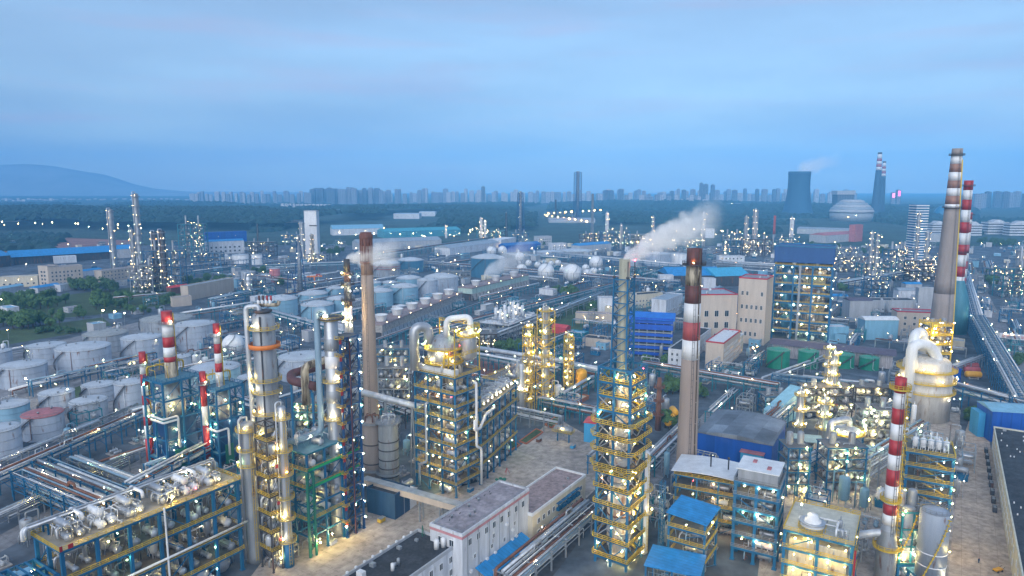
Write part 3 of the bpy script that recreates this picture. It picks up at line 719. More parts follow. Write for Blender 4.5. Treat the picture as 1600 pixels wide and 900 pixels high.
for i, z in enumerate(zs):
    b = MB(); b.box(-.9,-.5,z-1.6,.1,-.35,z+.3); part(t, 'landing_panel', b, RED)
    b = MB(); b.rail([(-1.2,-1,z),(-1.2,1.5,z)],1.1,.1); b.rail([(-1.2,-1,z),(.5,-1,z)],1.1,.1); part(t,'railing',b,YEL)
    b = MB(); z0 = z-HT/12; b.bar((1,1,z0+.2),(7,1,z0+HT/24),.9,.2); b.bar((7,3.5,z0+HT/24),(1,3.5,z),.9,.2); part(t,'stair_flight',b,DARK)
    lamp(t, (8.4,-.5,z-1.5), 'w', .24)
    if i % 2: lamp(t, (4,-.4,z-1), 'y', .2)
b = MB(); b.bar((3.6,-.45,0),(3.6,-.45,HT),.35); part(t,'riser_pipe',b,MAROON)
# lit vent tower with rings seen between fat column and brick chimney
p = Vector((xat(547,560,300), 300, 0)); H_ = hz(546,405,300)
t = stack('thin dark flare stack with bright ring lights beside the brown chimney', p, H_, 3.0, 1.3, bands(546,300,[(520,SILV2),(480,WHITE),(455,DARK),(440,SILV2),(425,BROWNB),(None,DARK)],H_), 'flare_stack', 'stack', plat=[hz(546,y,300) for y in (430,445,470,500)])
for y in (425,447,472,488,500): lamp(t, (-1.5,-3.4,hz(546,y,300)), 'y', .45); lamp(t, (2.0,-3.6,hz(546,y+6,300)), 'w', .35)

# ---- brown chimney, silos, hut, gallery
p = at(582, 700); H_ = hz(564, 363, p.y)
t = stack('tall plain brown concrete chimney with a dark notched crown', p, H_, 3.6, 2.5, [(H_-19,CHIMC),(H_-6,CHIMB),(H_,BRICKD)], plat=[])
for i in range(12):
    a = i*PI/6; b = MB(); b.box(-.3,-.2,H_-13,.3,.25,H_-2.5); part(t, 'crown_rib', b, BRICKD, (2.62*math.cos(a),2.62*math.sin(a),0), a-PI/2)
b = MB(); b.lathe([(2.5,H_-3),(3.0,H_-2.4),(3.0,H_-1),(2.5,H_-.6)],28); part(t,'crown_ring',b,BRICKD)
b = MB(); b.lathe([(2.7,H_-14),(3.0,H_-13.6),(3.0,H_-13),(2.7,H_-12.6)],28); part(t,'crown_ring',b,BRICKD)
for i, (x, yb, lab) in enumerate(((609,763,'banded grey silo with four dark hoops beside the dirt yard'),(584,757,'weathered grey silo with few hoops behind the banded silo'))):
    p = at(x, yb); H_ = hz(x, 652, p.y); r = 15.5*mp(p.y,15); occ(p.x,p.y,r+1)
    t = thing('silo', lab, 'silo', p, 0, 'dome topped silos'); b = MB(); b.lathe([(r*.8,0),(r,1),(r,H_-4),(r*.92,H_-2.2),(r*.7,H_-1),(r*.4,H_-.3),(.01,H_)],28); part(t,'shell',b,[SILV2,CHIMG][i])
    for z in ((6,9.5,13,17,20.5) if i == 0 else (10,18)): b = MB(); b.lathe([(r,z-.25),(r+.15,z-.2),(r+.15,z+.2),(r,z+.25)],28); part(t,'hoop',b,DARK)
    b = MB(); b.lathe([(r*.75,H_-2),(r+1,H_-2),(r+1,H_-1.8),(r*.75,H_-1.8)],20); b.rail([((r+.9)*math.cos(k*PI/8),(r+.9)*math.sin(k*PI/8),H_-1.8) for k in range(16)],1.1,.1,2,True); part(t,'top_platform',b,GREY)
    for k in range(5): a=k*1.26; b=MB(); b.tube(fillet([(0,0,H_-.4),(0,0,H_+1),(r*.7*math.cos(a),r*.7*math.sin(a),H_+1),(r*.7*math.cos(a),r*.7*math.sin(a),H_-2)],.4),.28,6); part(t,'top_pipe',b,[PIPE,RUSTY][i])
    b = MB(); b.lathe([(r+.02,7),(r+1.4,7),(r+1.4,7.2),(r+.02,7.2)],20); b.rail([((r+1.35)*math.cos(k*PI/8),(r+1.35)*math.sin(k*PI/8),7.2) for k in range(16)],1.1,.1,2,True); part(t,'ring_platform',b,GREY)
n_, rot, L, W = at(618, 797), U-R(90), 7, 5.5
p = at(617,795); building('white metal hut with a rounded roof beside the conveyor gallery', p, R(-25), 5.5, 6.5, 6.8, WHITE, WHITE, kind='arch', rise=1.2, cat='hut', name='metal_hut', win=None)
p = at(574,800); building('dark blue sheet metal enclosure under the silos', p, R(-28), 13, 9, 9, mat('dark_blue_cladding',(.02,.07,.15),.6), ROOFD, kind='flat', cat='shed', name='metal_enclosure')
p0, p1 = at(570,752,9), at(722,795,9)
t = thing('conveyor_gallery', 'beige covered gallery running from the silos to the white building', 'gallery', (p0.x,p0.y,0), heading(p0,p1)); L = (p1-p0).length; occ_line(p0,p1,3)
b = MB(); b.box(0,-1.4,8,L,1.4,10.4); part(t,'gallery_box',b,BEIGE)
b = MB(); b.box(-.2,-1.7,10.4,L+.2,1.7,10.65); part(t,'roof',b,ROOFG)
for i in range(1,5): b = MB(); b.bar((L*i/5,-1.1,0),(L*i/5,-1.1,8),.4); b.bar((L*i/5,1.1,0),(L*i/5,1.1,8),.4); b.bar((L*i/5,-1.1,4),(L*i/5,1.1,7),.2); part(t,'trestle',b,GREY)
# big pale transfer pipe from the chimney to the blue reactor structure
a_, b_ = Vector((xat(545,607,286),286,hz(545,607,286))), Vector((xat(662,638,270),270,hz(662,638,270)))
t = thing('transfer_pipe', 'thick pale pipe crossing in front of the brown chimney to the reactor structure', 'pipe', (a_.x,a_.y,0), 0)
b = MB(); b.tube([(0,0,a_.z),(b_.x-a_.x,b_.y-a_.y,b_.z)], 1.35, 16); part(t,'pipe_shell',b,PIPE)
for k in (.12,.5,.85): b = MB(); c = a_.lerp(b_,k)-Vector((a_.x,a_.y,0)); b.bar((c.x-1,c.y,0),(c.x-.2,c.y,c.z-1.3),.5); b.bar((c.x+1,c.y,0),(c.x+.2,c.y,c.z-1.3),.5); part(t,'trestle',b,GREY)
# maroon insulated line between tall columns
a_ = Vector((xat(452,590,262),262,hz(452,590,262)))
t = thing('insulated_pipe', 'thick maroon insulated pipe bend with a white end behind the tall columns', 'pipe', (a_.x,a_.y,0)); z = a_.z
b = MB(); b.tube(fillet([(14,16,z+2),(0,2,z+1),(2,-4,z),(13,-9,z-1)],2,5), 1.7, 14); part(t,'pipe_shell',b,MAROON)
b = MB(); b.tube(fillet([(9,-9,z-8),(9,-9,z+7),(17,-6,z+9)],2.5,6), 1.5, 14); part(t,'white_bend',b,STAINW)
b = MB(); b.bar((2,-4,0),(2,-4,z-1.5),.8); b.bar((12,-10,0),(12,-10,z-3),.8); b.bar((12,13,0),(12,13,z),.8); part(t,'trestle',b,BLUE)

# ---- reactor structure, blue frame with yellow decks and the big vessel on top
F0 = at(713, 778); rot = R(54); occ_rect(F0, rot, 15, 22, 1)
t = thing('reactor_structure', 'tall blue frame with yellow decks carrying a round regenerator vessel', 'process structure', F0, rot)
ZF = [5, 10.2, 15.4, 20.6, 25.8, 31, 36.2, 41.4, 48]
frame(t, 15, 21, ZF, 2, 3, BLUE, .6, DECK, YEL, seed=17, brace=.45, out=.3)
for i, z in enumerate([0]+ZF[:-1]): fill(t, 15, 20, z, 5.2, 30+i, 3, 3, 2, lamps=7, lk='yyyw', mats=[SILV,SILV2,PIPE])
for i, z in enumerate([0]+ZF[:-1]):
    for k in range(3): lamp(t, (1.2, 3+6.5*k, z+3.8), rng.choice('yyw'), .24)
b = MB(); b.vdrum((0,0,8), 4.4, 44, 24, dome=.4); part(t, 'reactor', b, STAINW, (7.5,8,0))
b = MB(); b.lathe([(.01,46),(4,47.5),(6.2,50),(6.4,55),(6.0,58),(4.4,60.8),(2,62.4),(.01,62.8)],32); part(t,'regenerator_vessel',b,SILV2,(7.5,12,0))
for z in (51.5,57): 
    b = MB(); b.lathe([(6.4,z),(7.9,z),(7.9,z+.2),(6.4,z+.2)],28); b.rail([(7.8*math.cos(k*PI/10),7.8*math.sin(k*PI/10),z+.2) for k in range(20)],1.2,.12,2,True); part(t,'ring_platform',b,YEL,(7.5,12,0))
b = MB(); b.tube(fillet([(3,16,59),(3,16,66),(-2,19,66),(-2,19,49)],3,6), 1.9, 14); part(t,'duct_bend',b,SILV)
b = MB(); b.tube(fillet([(7,10,62),(7,10,69),(12,2,70),(12,2,60)],2.5,6), 1.2, 14); part(t,'duct_bend',b,WHITE)
b = MB(); b.vdrum((0,0,52), 3.4, 12, 20); part(t,'cyclone_vessel',b,SILV,(13,4,0)); b = MB(); b.lathe([(3.4,62),(4.6,62),(4.6,62.3),(3.4,62.3)],20); b.rail([(4.5*math.cos(k*PI/8),4.5*math.sin(k*PI/8),62.3) for k in range(16)],1.2,.12,2,True); part(t,'ring_platform',b,YEL,(13,4,0))
b = MB(); b.box(1,1.5,48.2,4,20,50.6); part(t,'cable_house',b,WHITE)
for k in range(9): b = MB(); b.lathe([(.7,50.6),(.7,51.3),(.01,51.5)],10,(2.4,3+k*1.9,0)); part(t,'fan_cowl',b,DARK)
put('pipe_manifold', manifold(.3,14,18,9,9,PIPE,90), t, (0,1,48.2)); put('pipe_manifold', manifold(.4,14,18,12,7,YEL,91), t, (0,1,50))
for k in range(26):
    a = rng.uniform(0,6.28); rr = rng.choice([6.9,8.2]); lamp(t, (7.5+rr*math.cos(a),12+rr*math.sin(a), rng.choice([50.5,53.5,56.5,59])), rng.choice('yyw'), .3)
for k in range(8): lamp(t, (13+4.8*math.cos(k*.8),4+4.8*math.sin(k*.8),64), 'y', .3)
b = MB()
for z in (56,62,66): b.rail([(0,0,z),(15,0,z),(15,21,z)],1.2,.12,2.5)
b.bar((0,0,48),(0,0,67),.3); b.bar((15,0,48),(15,0,67),.3); b.bar((15,21,48),(15,21,67),.3); part(t,'railing',b,YEL)
put('pipe_run', cached('fdrop',lambda: MB().tube(fillet([(0,0,44),(0,-1.2,44),(0,-1.2,18),(3,-1.2,16),(3,-1.2,1)],.8),.55,10).mesh('pipe_run',WHITE)), t, (11,-.3,0))
put('pipe_run', cached('fdrop2',lambda: MB().tube(fillet([(0,0,36),(-1.2,0,36),(-1.2,0,12),(-1.2,4,10),(-1.2,4,1)],.8),.45,10).mesh('pipe_run',PIPE)), t, (-.3,14,0))
# its lower wing of air coolers
F1 = at(752, 757); rot = heading(F1, at(806,703)); L = (at(806,703)-F1).length
t = thing('cooler_platform', 'lower blue wing of silver headers and lit decks joined to the reactor structure', 'process structure', F1, rot); occ_rect(F1, rot, L, 13, 1)
frame(t, L, 13, [8, 16, 24, 31], 6, 2, BLUE, .58, DECK, YEL, seed=19, brace=.2, out=.5, railtop=False)
for z, h, s in ((0,8,51),(8,8,52),(16,8,53),(24,7,54)): fill(t, L, 12, z, h, s, 8, 4, 2, lamps=9, lk='ywy', r=.9)
for k in range(9):
    put('heat_exchanger', exch_mesh(.9, 6.0, [SILV,PIPE][k % 2]), t, (L*(k+.5)/9, 4.5, 32.6)); put('pipe_manifold', manifold(.28,5,12,4,6,PIPE,100+k % 3), t, (L*k/9,0,31.2)); lamp(t,(L*(k+.5)/9,-.5,33.5),rng.choice('wy'),.24)
b = MB(); b.tube(fillet([(-8,-.9,30),(-8,-.9,26),(-3,-.9,25),(3,-.9,29),(12,-.9,29)],1), .6, 10); part(t,'front_pipe',b,WHITE)
# a worker on the road
def person(label, loc, rot, top, legs):
    p_ = loc; t = thing('person', label, 'person', p_, rot, None)
    b = MB()
    b.lathe([(.11,.78),(.17,.9),(.15,1.1),(.2,1.35),(.17,1.46),(.07,1.52),(.055,1.58),(.09,1.64),(.105,1.7),(.09,1.78),(.01,1.84)],12)
    for s in (-1,1):
        b.tube([(.0,s*.09,.85),(.03*s,s*.1,.48),(-.02*s,s*.1,.06),(.12,s*.11,.03)],[.1,.07,.05,.04],8); b.tube([(0,s*.2,1.4),(.02,s*.27,1.12),(.12,s*.24,.88)],[.06,.05,.035],8)
    part(t,'body',b,top); b=MB(); b.lathe([(.12,1.74),(.13,1.78),(.1,1.86),(.01,1.89)],10); part(t,'helmet',b,legs); return t
# ---- white building, black roofed building, brown roofed building
n_, rot, L, W = corner3((722,838),(826,766),(665,825),19)
t = building('long white building with a mauve flat roof and pink roof trim', n_, rot, L, W, 19, WALLW, ROOFM, None, (1,15.6,4,4.2,1.5,2.0), roofbits=0, faces='fl', name='white_building')
b = MB(); b.box(-.2,-.2,17.9,L+.2,-.01,18.7); b.box(-.2,0,17.9,-.01,W,18.7); part(t,'pink_band',b,PINKT)
for x,z in ((6,10),(9,6),(15,9),(16,12),(22,8),(28,11),(30,6)): put('window', win_mesh(1.0,1.3), t, (x,-.02,z))
for i in range(9):
    b = MB(); b.sheet([(0,0),(rng.uniform(.6,2.2),.1),(rng.uniform(.5,2),rng.uniform(.2,.5)),(.1,.35)],19.075); part(t,'roof_patch',b,ROOFD,(rng.uniform(1,L*.8),W-rng.uniform(.8,4),0),rng.uniform(-.4,.4))
for k in range(6): b = MB(); b.tube([(2.5+k*5.6,-.12,.3),(2.5+k*5.6,-.12,17.8)],.1,6); part(t,'drain_pipe',b,GREY)
for k in range(7): b = MB(); b.box(-.5,-.75,-.4,.5,-.02,.4); part(t,'cooling_box',b,WHITE,(rng.uniform(3,34),0,rng.choice([6.2,9.4,12.8])))
b = MB(); b.rail([(.6,.6,19.7),(L-.6,.6,19.7),(L-.6,W-.6,19.7),(.6,W-.6,19.7)],.5,.06,3,True,toe=False); part(t,'roof_wire_frame',b,GREY)
for k in range(5): b = MB(); b.lathe([(.3,0),(.3,.8),(.5,.8),(.5,1),(.01,1.2)],10); part(t,'roof_vent',b,GREY,(rng.uniform(3,L-3),rng.uniform(2,W-2),19.06))
a0 = loc2((n_,rot), 6, -5.2); t2 = thing('awning', 'bright blue sloping awning along the foot of the long white building', 'awning', a0, rot)
b = MB(); b.add([(0,0,4.2),(26,0,4.2),(26,5,6.2),(0,5,6.2),(0,0,4.0),(26,0,4.0),(26,5,6.0),(0,5,6.0)],[(0,1,2,3),(7,6,5,4),(0,4,5,1),(1,5,6,2),(3,7,4,0)]); part(t2,'canopy',b,ROOFBL)
for x in (.4,9,17,25.6): b = MB(); b.bar((x,.3,0),(x,.3,4.1),.2); part(t2,'post',b,GREY)
n_, rot, L, W = corner3((715,852),(722,846),(635,832),14); rot = U; n2 = loc2((n_,rot),-34,0)
t = building('lower white building with a black weathered roof and kerb studs', n2, rot, 34, 15.5, 14, WALLW, ROOFD, WALLG, (3,3,4,4.5,1.4,1.9), faces='f', roofbits=9, name='white_building', parap=.9)
for k in range(10): put('parapet_block', cached('pblk',lambda: MB().box(-.3,-.3,0,.3,.3,.5).mesh('parapet_block',WHITE)), t, (3.3*k+1,15.4,14.9))
for x,y in ((29,4),(31,3)): b = MB(); b.lathe([(.8,0),(.8,2.6),(.5,3),(.01,3.1)],12); part(t,'water_tank',b,WHITE,(x,y,14.06))
b = MB()
for x,y in ((32,12),(33,12),(33,13)): b.bar((x,y,14),(32.5,12.4,17.5),.15)
part(t,'antenna_frame',b,GREEN)
n_, rot, L, W = corner3((832,806),(915,744),(803,775),10.5); W = 13
t = building('two storey cream building with a brown flat roof and pale kerb', n_, rot, L, W, 10.5, CREAM, ROOFB, WHITE, (2,3,4.2,3.4,1.5,1.7), faces='fl', parap=.8, name='cream_building', roofbits=2)
for k in range(5): put('balcony', cached('balc',lambda: MB().box(-1.3,-1.1,-1.4,1.3,0,-.2).box(-1.45,-1.3,1.3,1.45,0,1.45).mesh('balcony',[BLUE])), t, (L*.45+k*3.4,-.05,7.1))
# odds and ends on the yard
p = at(783,750); u = thing('tarp_bundle','crumpled green tarpaulin heap on the beige yard','tarpaulin',p,.4); b = MB()
for k in range(7): b.ball((rng.uniform(-2,2),rng.uniform(-1.2,1.2),.2),rng.uniform(.7,1.3),7,4,sz=.7)
part(u,'sheet_cover',b,GREEN)
p = at(792,740); u = thing('tripod','small red tripod hoist standing on the beige yard','hoist',p,.2); b = MB()
for k in range(3): a=k*2.09; b.bar((1.2*math.cos(a),1.2*math.sin(a),0),(0,0,2.6),.16)
part(u,'hoist_frame',b,RED)
for k,(x,y,m,lab) in enumerate(((735,768,BLUE,'blue steel crate beside the reactor structure foot'),(842,690,RUSTY,'rusty skip near the orange kerbed planters'),(700,800,GREY,'grey equipment crate on the yard by the gallery'),(596,815,YEL,'yellow crate beside the white metal hut'),(520,850,WHITE,'white notice board panel at the teal platform foot'),(895,700,WALLLB,'pale blue crate by the short blue pipe bridge'))):
    p = at(x,y); u = thing('crate',lab,'crate',p,U); b = MB(); b.box(-1.3,-.8,.15,1.3,.8,1.5); part(u,'case_body',b,m); b = MB(); b.box(-1.4,-.9,1.5,1.4,.9,1.62); part(u,'lid',b,GREY); b = MB(); b.box(-1.2,-.7,0,1.2,.7,.15); part(u,'pallet',b,BARK)
person('worker in an orange jacket walking across the beige yard', at(742,795), 2.0, mat('jacket_orange',(.5,.15,.02),.8), WHITE)
person('worker in blue overalls near the white metal hut', at(655,808), .4, mat('overalls_blue',(.03,.1,.3),.8), YEL)
# blue lorry on the lane
p = at(872, 826); t = thing('lorry', 'dark blue covered lorry parked beside the cream building', 'lorry', p, U+R(2)); occ(p.x,p.y,4)
b = MB(); b.box(-4.2,-1.25,1.0,1.6,1.25,3.7); part(t,'cargo_box',b,mat('lorry_blue',(.02,.1,.2),.5))
b = MB(); b.box(-4.3,-1.3,3.7,1.7,1.3,3.8); part(t,'box_roof',b,ROOFLB)
b = MB(); b.add([(1.8,-1.15,.7),(3.9,-1.15,.7),(3.9,1.15,.7),(1.8,1.15,.7),(1.8,-1.15,3),(3.3,-1.1,3),(3.3,1.1,3),(1.8,1.15,3),(3.9,-1.15,1.8),(3.9,1.15,1.8)],[(0,3,2,1),(4,5,6,7),(0,1,8,5,4),(3,7,6,9,2),(1,2,9,8),(8,9,6,5),(0,4,7,3)]); part(t,'cab',b,mat('lorry_cab',(.05,.12,.2),.4))
b = MB(); b.add([(3.86,-1.0,1.95),(3.86,1.0,1.95),(3.38,.95,2.85),(3.38,-.95,2.85)],[(0,1,2,3)]); part(t,'windscreen',b,GLASS,(.06,0,.02))
wm = MB().lathe([(.25,-.15),(.5,-.15),(.5,.15),(.25,.15)],14,axis='y').mesh('wheel',DARK)
for x in (-3.2,-2.1,2.9):
    for y in (-1.1,1.1): put('wheel', wm, t, (x,y,.5))

# ---- central lattice tower with yellow balconies
YT = 200.0; T0 = Vector((xat(986,580,YT), YT, 0)); rot = U-R(3); occ_rect(T0, rot, 11, 11, 2)
t = thing('lattice_tower', 'tall blue lattice tower with yellow balconies and a steaming central stack', 'process tower', T0, rot)
zt = [hz(985,y,YT) for y in (880,853,826,798,772,748)]; zb = [hz(985,y,YT) for y in (740-3,712,690,668)]; zu = [hz(985,y,YT) for y in (648,625,603,580)]
cw = .65; q = 11.0
cm = MB().bar((0,0,0),(0,0,zu[-1]),cw).mesh('column',BLUE)
for x in (0,q):
    for y in (0,q*.5,q): put('column', cm, t, (x,y,0))
allz = sorted([2.5]+zt+zb+zu)
for i, z in enumerate(allz):
    b = MB()
    for (x0,y0,x1,y1) in ((0,0,q,0),(q,0,q,q),(q,q,0,q),(0,q,0,0)): b.bar((x0,y0,z-.3),(x1,y1,z-.3),.5,.65)
    part(t,'beam_lattice',b,BLUE)
    big = z in zb; o = 2.2 if big else (.9 if z in zt else .2)
    if z != zu[-1]:
        c = 1.8 if big else .3
        poly = [(-o+c,-o),(q+o-c,-o),(q+o,-o+c),(q+o,q+o-c),(q+o-c,q+o),(-o+c,q+o),(-o,q+o-c),(-o,-o+c)]
        b = MB(); hole = [(2.2,2.2),(q-2.2,2.2),(q-2.2,q-2.2),(2.2,q-2.2)]
        for (x0,y0,x1,y1) in ((-o,-o+c,2.0,q+o-c),(q-2.0,-o+c,q+o,q+o-c),(2.0,-o,q-2.0,2.2),(2.0,q-2.2,q-2.0,q+o)): b.box(x0,y0,z,x1,y1,z+.12)
        part(t,'deck',b,DARK)
        b = MB(); b.rail([(x,y,z+.12) for x,y in poly],1.3,.14,1.8,True); part(t,'railing',b,YEL)
    if i:
        b = MB(); z0 = allz[i-1]
        if i % 2: b.bar((0,0,z0),(0,q*.5,z-.6),.3); b.bar((0,q,z0),(0,q*.5,z-.6),.3); b.bar((0,0,z0),(q*.5,0,z-.6),.3); b.bar((q,0,z0),(q*.5,0,z-.6),.3)
        else: b.bar((0,q*.5,z0),(0,0,z-.6),.3); b.bar((0,q*.5,z0),(0,q,z-.6),.3); b.bar((q*.5,0,z0),(0,0,z-.6),.3); b.bar((q*.5,0,z0),(q,0,z-.6),.3)
        b.bar((q,0,z0),(q,q,z-.6),.3); b.bar((0,q,z0),(q,q,z-.6),.3); part(t,'brace_lattice',b,SILV if z in zb or i % 3 == 0 else BLUE)
        for k in range(3 if not big else 1): lamp(t,(rng.uniform(0,q),rng.choice([-.6,.6,1.2]),z-rng.uniform(1,2.5)),'y',.25); 
        for k in range(2): lamp(t,(rng.choice([-.6,.8]),rng.uniform(.5,q-.5),z-rng.uniform(.8,2.5)),rng.choice('ywy'),.25)
        b = MB(); b.bar((q-1.2,.4+q*.1,z0+.1),(q-1.2,q*.8,z),.8,.25); part(t,'stair_flight',b,YEL)
b = MB(); b.lathe([(2.6,0),(2.6,6),(3.9,8),(3.9,22),(3.2,24),(3.2,30),(3.7,32),(3.7,44),(2.6,46.5),(1.9,48),(1.9,58),(1.7,62)],28); part(t,'reactor',b,mat('reactor_white',(.55,.53,.5),.6,var=.35,rust=.3,rustcol=(.3,.14,.07)),(q/2,q/2,0))
for z in (10,16,27,36): b = MB(); b.lathe([(3.8,z),(4.15,z+.1),(4.15,z+.5),(3.8,z+.6)],28); part(t,'reactor_flange',b,RUSTY if z==16 else SILV2,(q/2,q/2,0))
for z,s in ((3,0),(14,1),(25,2),(36,3)): put('pipe_manifold', manifold(.28,10,10,9,8,[SILV,PIPE,WHITE,SILV2][s],120+s), t, (.5,.5,z))
zm = hz(972,436,YT+7); zs_ = hz(972,405,YT+7); z0 = zu[-1]
mx, my, mw = q*.5, q*.52, 2.3
b = MB(); lv = [z0-6+(zm-z0+6)*i/9 for i in range(10)]
for sx in (-1,1):
    for sy in (-1,1): b.bar((mx+sx*mw*1.15,my+sy*mw*1.15,z0-6),(mx+sx*mw,my+sy*mw,zm),.42)
for i, z in enumerate(lv):
    for a_,c_ in (((-1,-1),(1,-1)),((1,-1),(1,1)),((1,1),(-1,1)),((-1,1),(-1,-1))):
        b.bar((mx+a_[0]*mw*1.05,my+a_[1]*mw*1.05,z),(mx+c_[0]*mw*1.05,my+c_[1]*mw*1.05,z),.28)
        if i: b.bar((mx+a_[0]*mw*1.08,my+a_[1]*mw*1.08,lv[i-1]),(mx+c_[0]*mw*1.05,my+c_[1]*mw*1.05,z),.22)
part(t,'mast_lattice',b,BLUE)
for sx in (-1,1):
    b = MB(); b.bar((mx+sx*mw,my-mw,zm),(mx+sx*mw,my-mw,zm+5.5),.2); part(t,'lightning_rod',b,DARK)
b = MB(); b.lathe([(1.75,z0-14),(1.7,zs_),(1.45,zs_),(1.45,zs_-2)],24); part(t,'steam_stack',b,mat('stack_cream',(.36,.36,.28),.6,var=.3,rust=.06),(mx,my,0))
b = MB()
for i in range(4): a=i*PI/2+.78; b.ball((mx+3.2*math.cos(a),my+3.2*math.sin(a),zm+.6),.5,8,5)
part(t,'pulley_block',b,DARK)
lamp(t,(mx+mw,my-mw,zm+5.6),'r',.4)
_c = loc2((T0,rot), mx, my)
STEAM = [((_c[0]-.5,_c[1],zs_-1), 30, 14, 'white steam plume drifting off the lattice tower stack', 1)]
# dark elbow duct and white column hugging its foot
p = loc2((T0,rot), q+3.2, 1.5); t = column('pale tall drum standing against the lattice tower foot', p, 2.0, hz(1020,712,208), [14,22], WHITE, rot=0, side=True, group='tall columns')
p = loc2((T0,rot), q+6.5, -4); t = thing('ladder_mast', 'thin blue ladder mast between lattice tower and striped chimney', 'mast', p, rot); occ(p[0],p[1],2)
b = MB()
for sx in (-.7,.7):
    for sy in (-.7,.7): b.bar((sx,sy,0),(sx,sy,25),.2)
for k in range(16): b.bar((-.7,-.7,k*1.6),(.7,-.7,k*1.6+.8),.14); b.bar((.7,-.7,k*1.6+.8),(-.7,-.7,k*1.6+1.6),.14); b.bar((-.7,-.7,k*1.6),(-.7,.7,k*1.6+.8),.14)
part(t,'lattice',b,BLUE)

# ---- striped chimney
p = at(1070, 786); H_ = hz(1080,388,p.y); f_ = lambda y: hz(1077,y,p.y)
t = stack('tall beige chimney with worn red and white bands near the top', p, H_, 4.1, 2.7, [(f_(560),CHIMC),(f_(530),WHITE),(f_(502),REDP),(f_(473),WHITE),(f_(445),REDD),(f_(415),STAINW),(H_,REDD)], plat=[f_(414)], group='striped chimneys')
b = MB(); a0 = -1.05
for i in range(12):
    z0_,z1_ = H_*i/12+.5, H_*(i+1)/12; r0_,r1_ = 4.1-1.4*z0_/H_, 4.1-1.4*z1_/H_
    o0,o1 = (r0_+.06)*math.cos(a0),(r0_+.06)*math.sin(a0); o2,o3=(r1_+.06)*math.cos(a0),(r1_+.06)*math.sin(a0); b.bar((o0,o1,z0_),(o2,o3,z1_),.9,.3)
part(t,'cable_duct',b,mat('duct_soot',(.09,.07,.055),.9))
lamp(t,(-1.2,-3.4,f_(409)),'o',.2)

# ---- blue factory shed with curved grey roof
n_, rot, L, W = corner3((1207,694),(1228,656),(1090,673),14)
t = building('blue clad shed with a low curved grey patched roof by the striped chimney', n_, rot, max(L,20), W, 13.5, WALLBL, mat('patched_roof',(.27,.31,.36),.6,.2,var=.45,scale=.08,streak=False,slab=6.5,slab2=.42), kind='arch', rise=1.7, name='blue_shed', cat='shed')
b = MB(); b.box(-3.4,3,5,-.05,12,9.4); part(t,'side_room',b,WALLLB)
b = MB(); b.box(-3.8,2.6,9.4,-.05,12.4,9.7); part(t,'room_roof',b,PINK)
# boiler house under a thin white curved roof
n_, rot, L, W = corner3((1158,748),(1168,722),(1062,722),22)
t = thing('canopy_house', 'yellow lit equipment frame under a thin white curved canopy', 'process structure', n_, rot); occ_rect(n_,rot,14,W)
frame(t, 14, W, [5,10,15,19.5], 2, 3, BLUE, .6, DECK, YEL, seed=31, brace=.3, out=.6)
for z,s in ((0,1),(5,2),(10,3),(15,4)): fill(t, 14, W-1, z, 5, 130+s, 3, 2, 3, lamps=5, lk='yo y'.replace(' ','w'))
for z in (0,5,10,15):
    for k in range(3): lamp(t,(-.9,2+W*k/3.2,z+3.6),rng.choice('yyo'),.25)
b = MB(); n = 8; vs = []
for i in range(n+1): y = -1.5+(W+3)*i/n; z = 21.2+.8*math.sin(PI*i/n); vs += [(-1.5,y,z),(15,y,z),(-1.5,y,z-.25),(15,y,z-.25)]
b.add(vs,[f for i in range(n) for f in ((4*i,4*i+1,4*i+5,4*i+4),(4*i+6,4*i+7,4*i+3,4*i+2),(4*i,4*i+4,4*i+6,4*i+2),(4*i+1,4*i+3,4*i+7,4*i+5))]+[(0,2,3,1),(4*n+1,4*n+3,4*n+2,4*n)]); part(t,'canopy_roof',b,WHITE)
for y in (5,11): b = MB(); b.lathe([(.25,0),(.25,4),(.4,4),(.4,4.4),(.01,4.5)],10); part(t,'roof_vent',b,DARK,(5,y,22.4))
# tall frame with a white roof house
n_, rot, L, W = corner3((1218,745),(1230,715),(1158,735),31)
W = max(W,13); t = thing('press_tower', 'tall blue frame with grey decks and a white roof house on top', 'process structure', n_, rot); occ_rect(n_,rot,12,W)
frame(t, 12, W, [4.5,9,13.5,18,22.5,27], 2, 2, BLUE, .9, DECK, GREY, seed=33, brace=.35, out=.5)
for z,s in ((0,1),(4.5,2),(9,3),(13.5,4),(18,5),(22.5,6)): fill(t, 12, W-1, z, 4.5, 140+s, 2, 2, 2, lamps=3, lk='wyw')
for z in (4.5,13.5,22.5): 
    for k in range(3): lamp(t,(-.8,1.5+W*k/3,z+3.6),'w',.25)
b = MB(); b.box(.5,.5,27.1,11.5,W-.5,31); part(t,'roof_house',b,SILV); b = MB(); b.box(0,0,31,12,W,31.3); part(t,'house_roof',b,WHITE)
for (x,y) in ((3,3),(7,8)): b = MB(); b.box(0,0,31.3,2.4,1.2,31.6); part(t,'roof_hatch',b,PINK,(x,y,0))
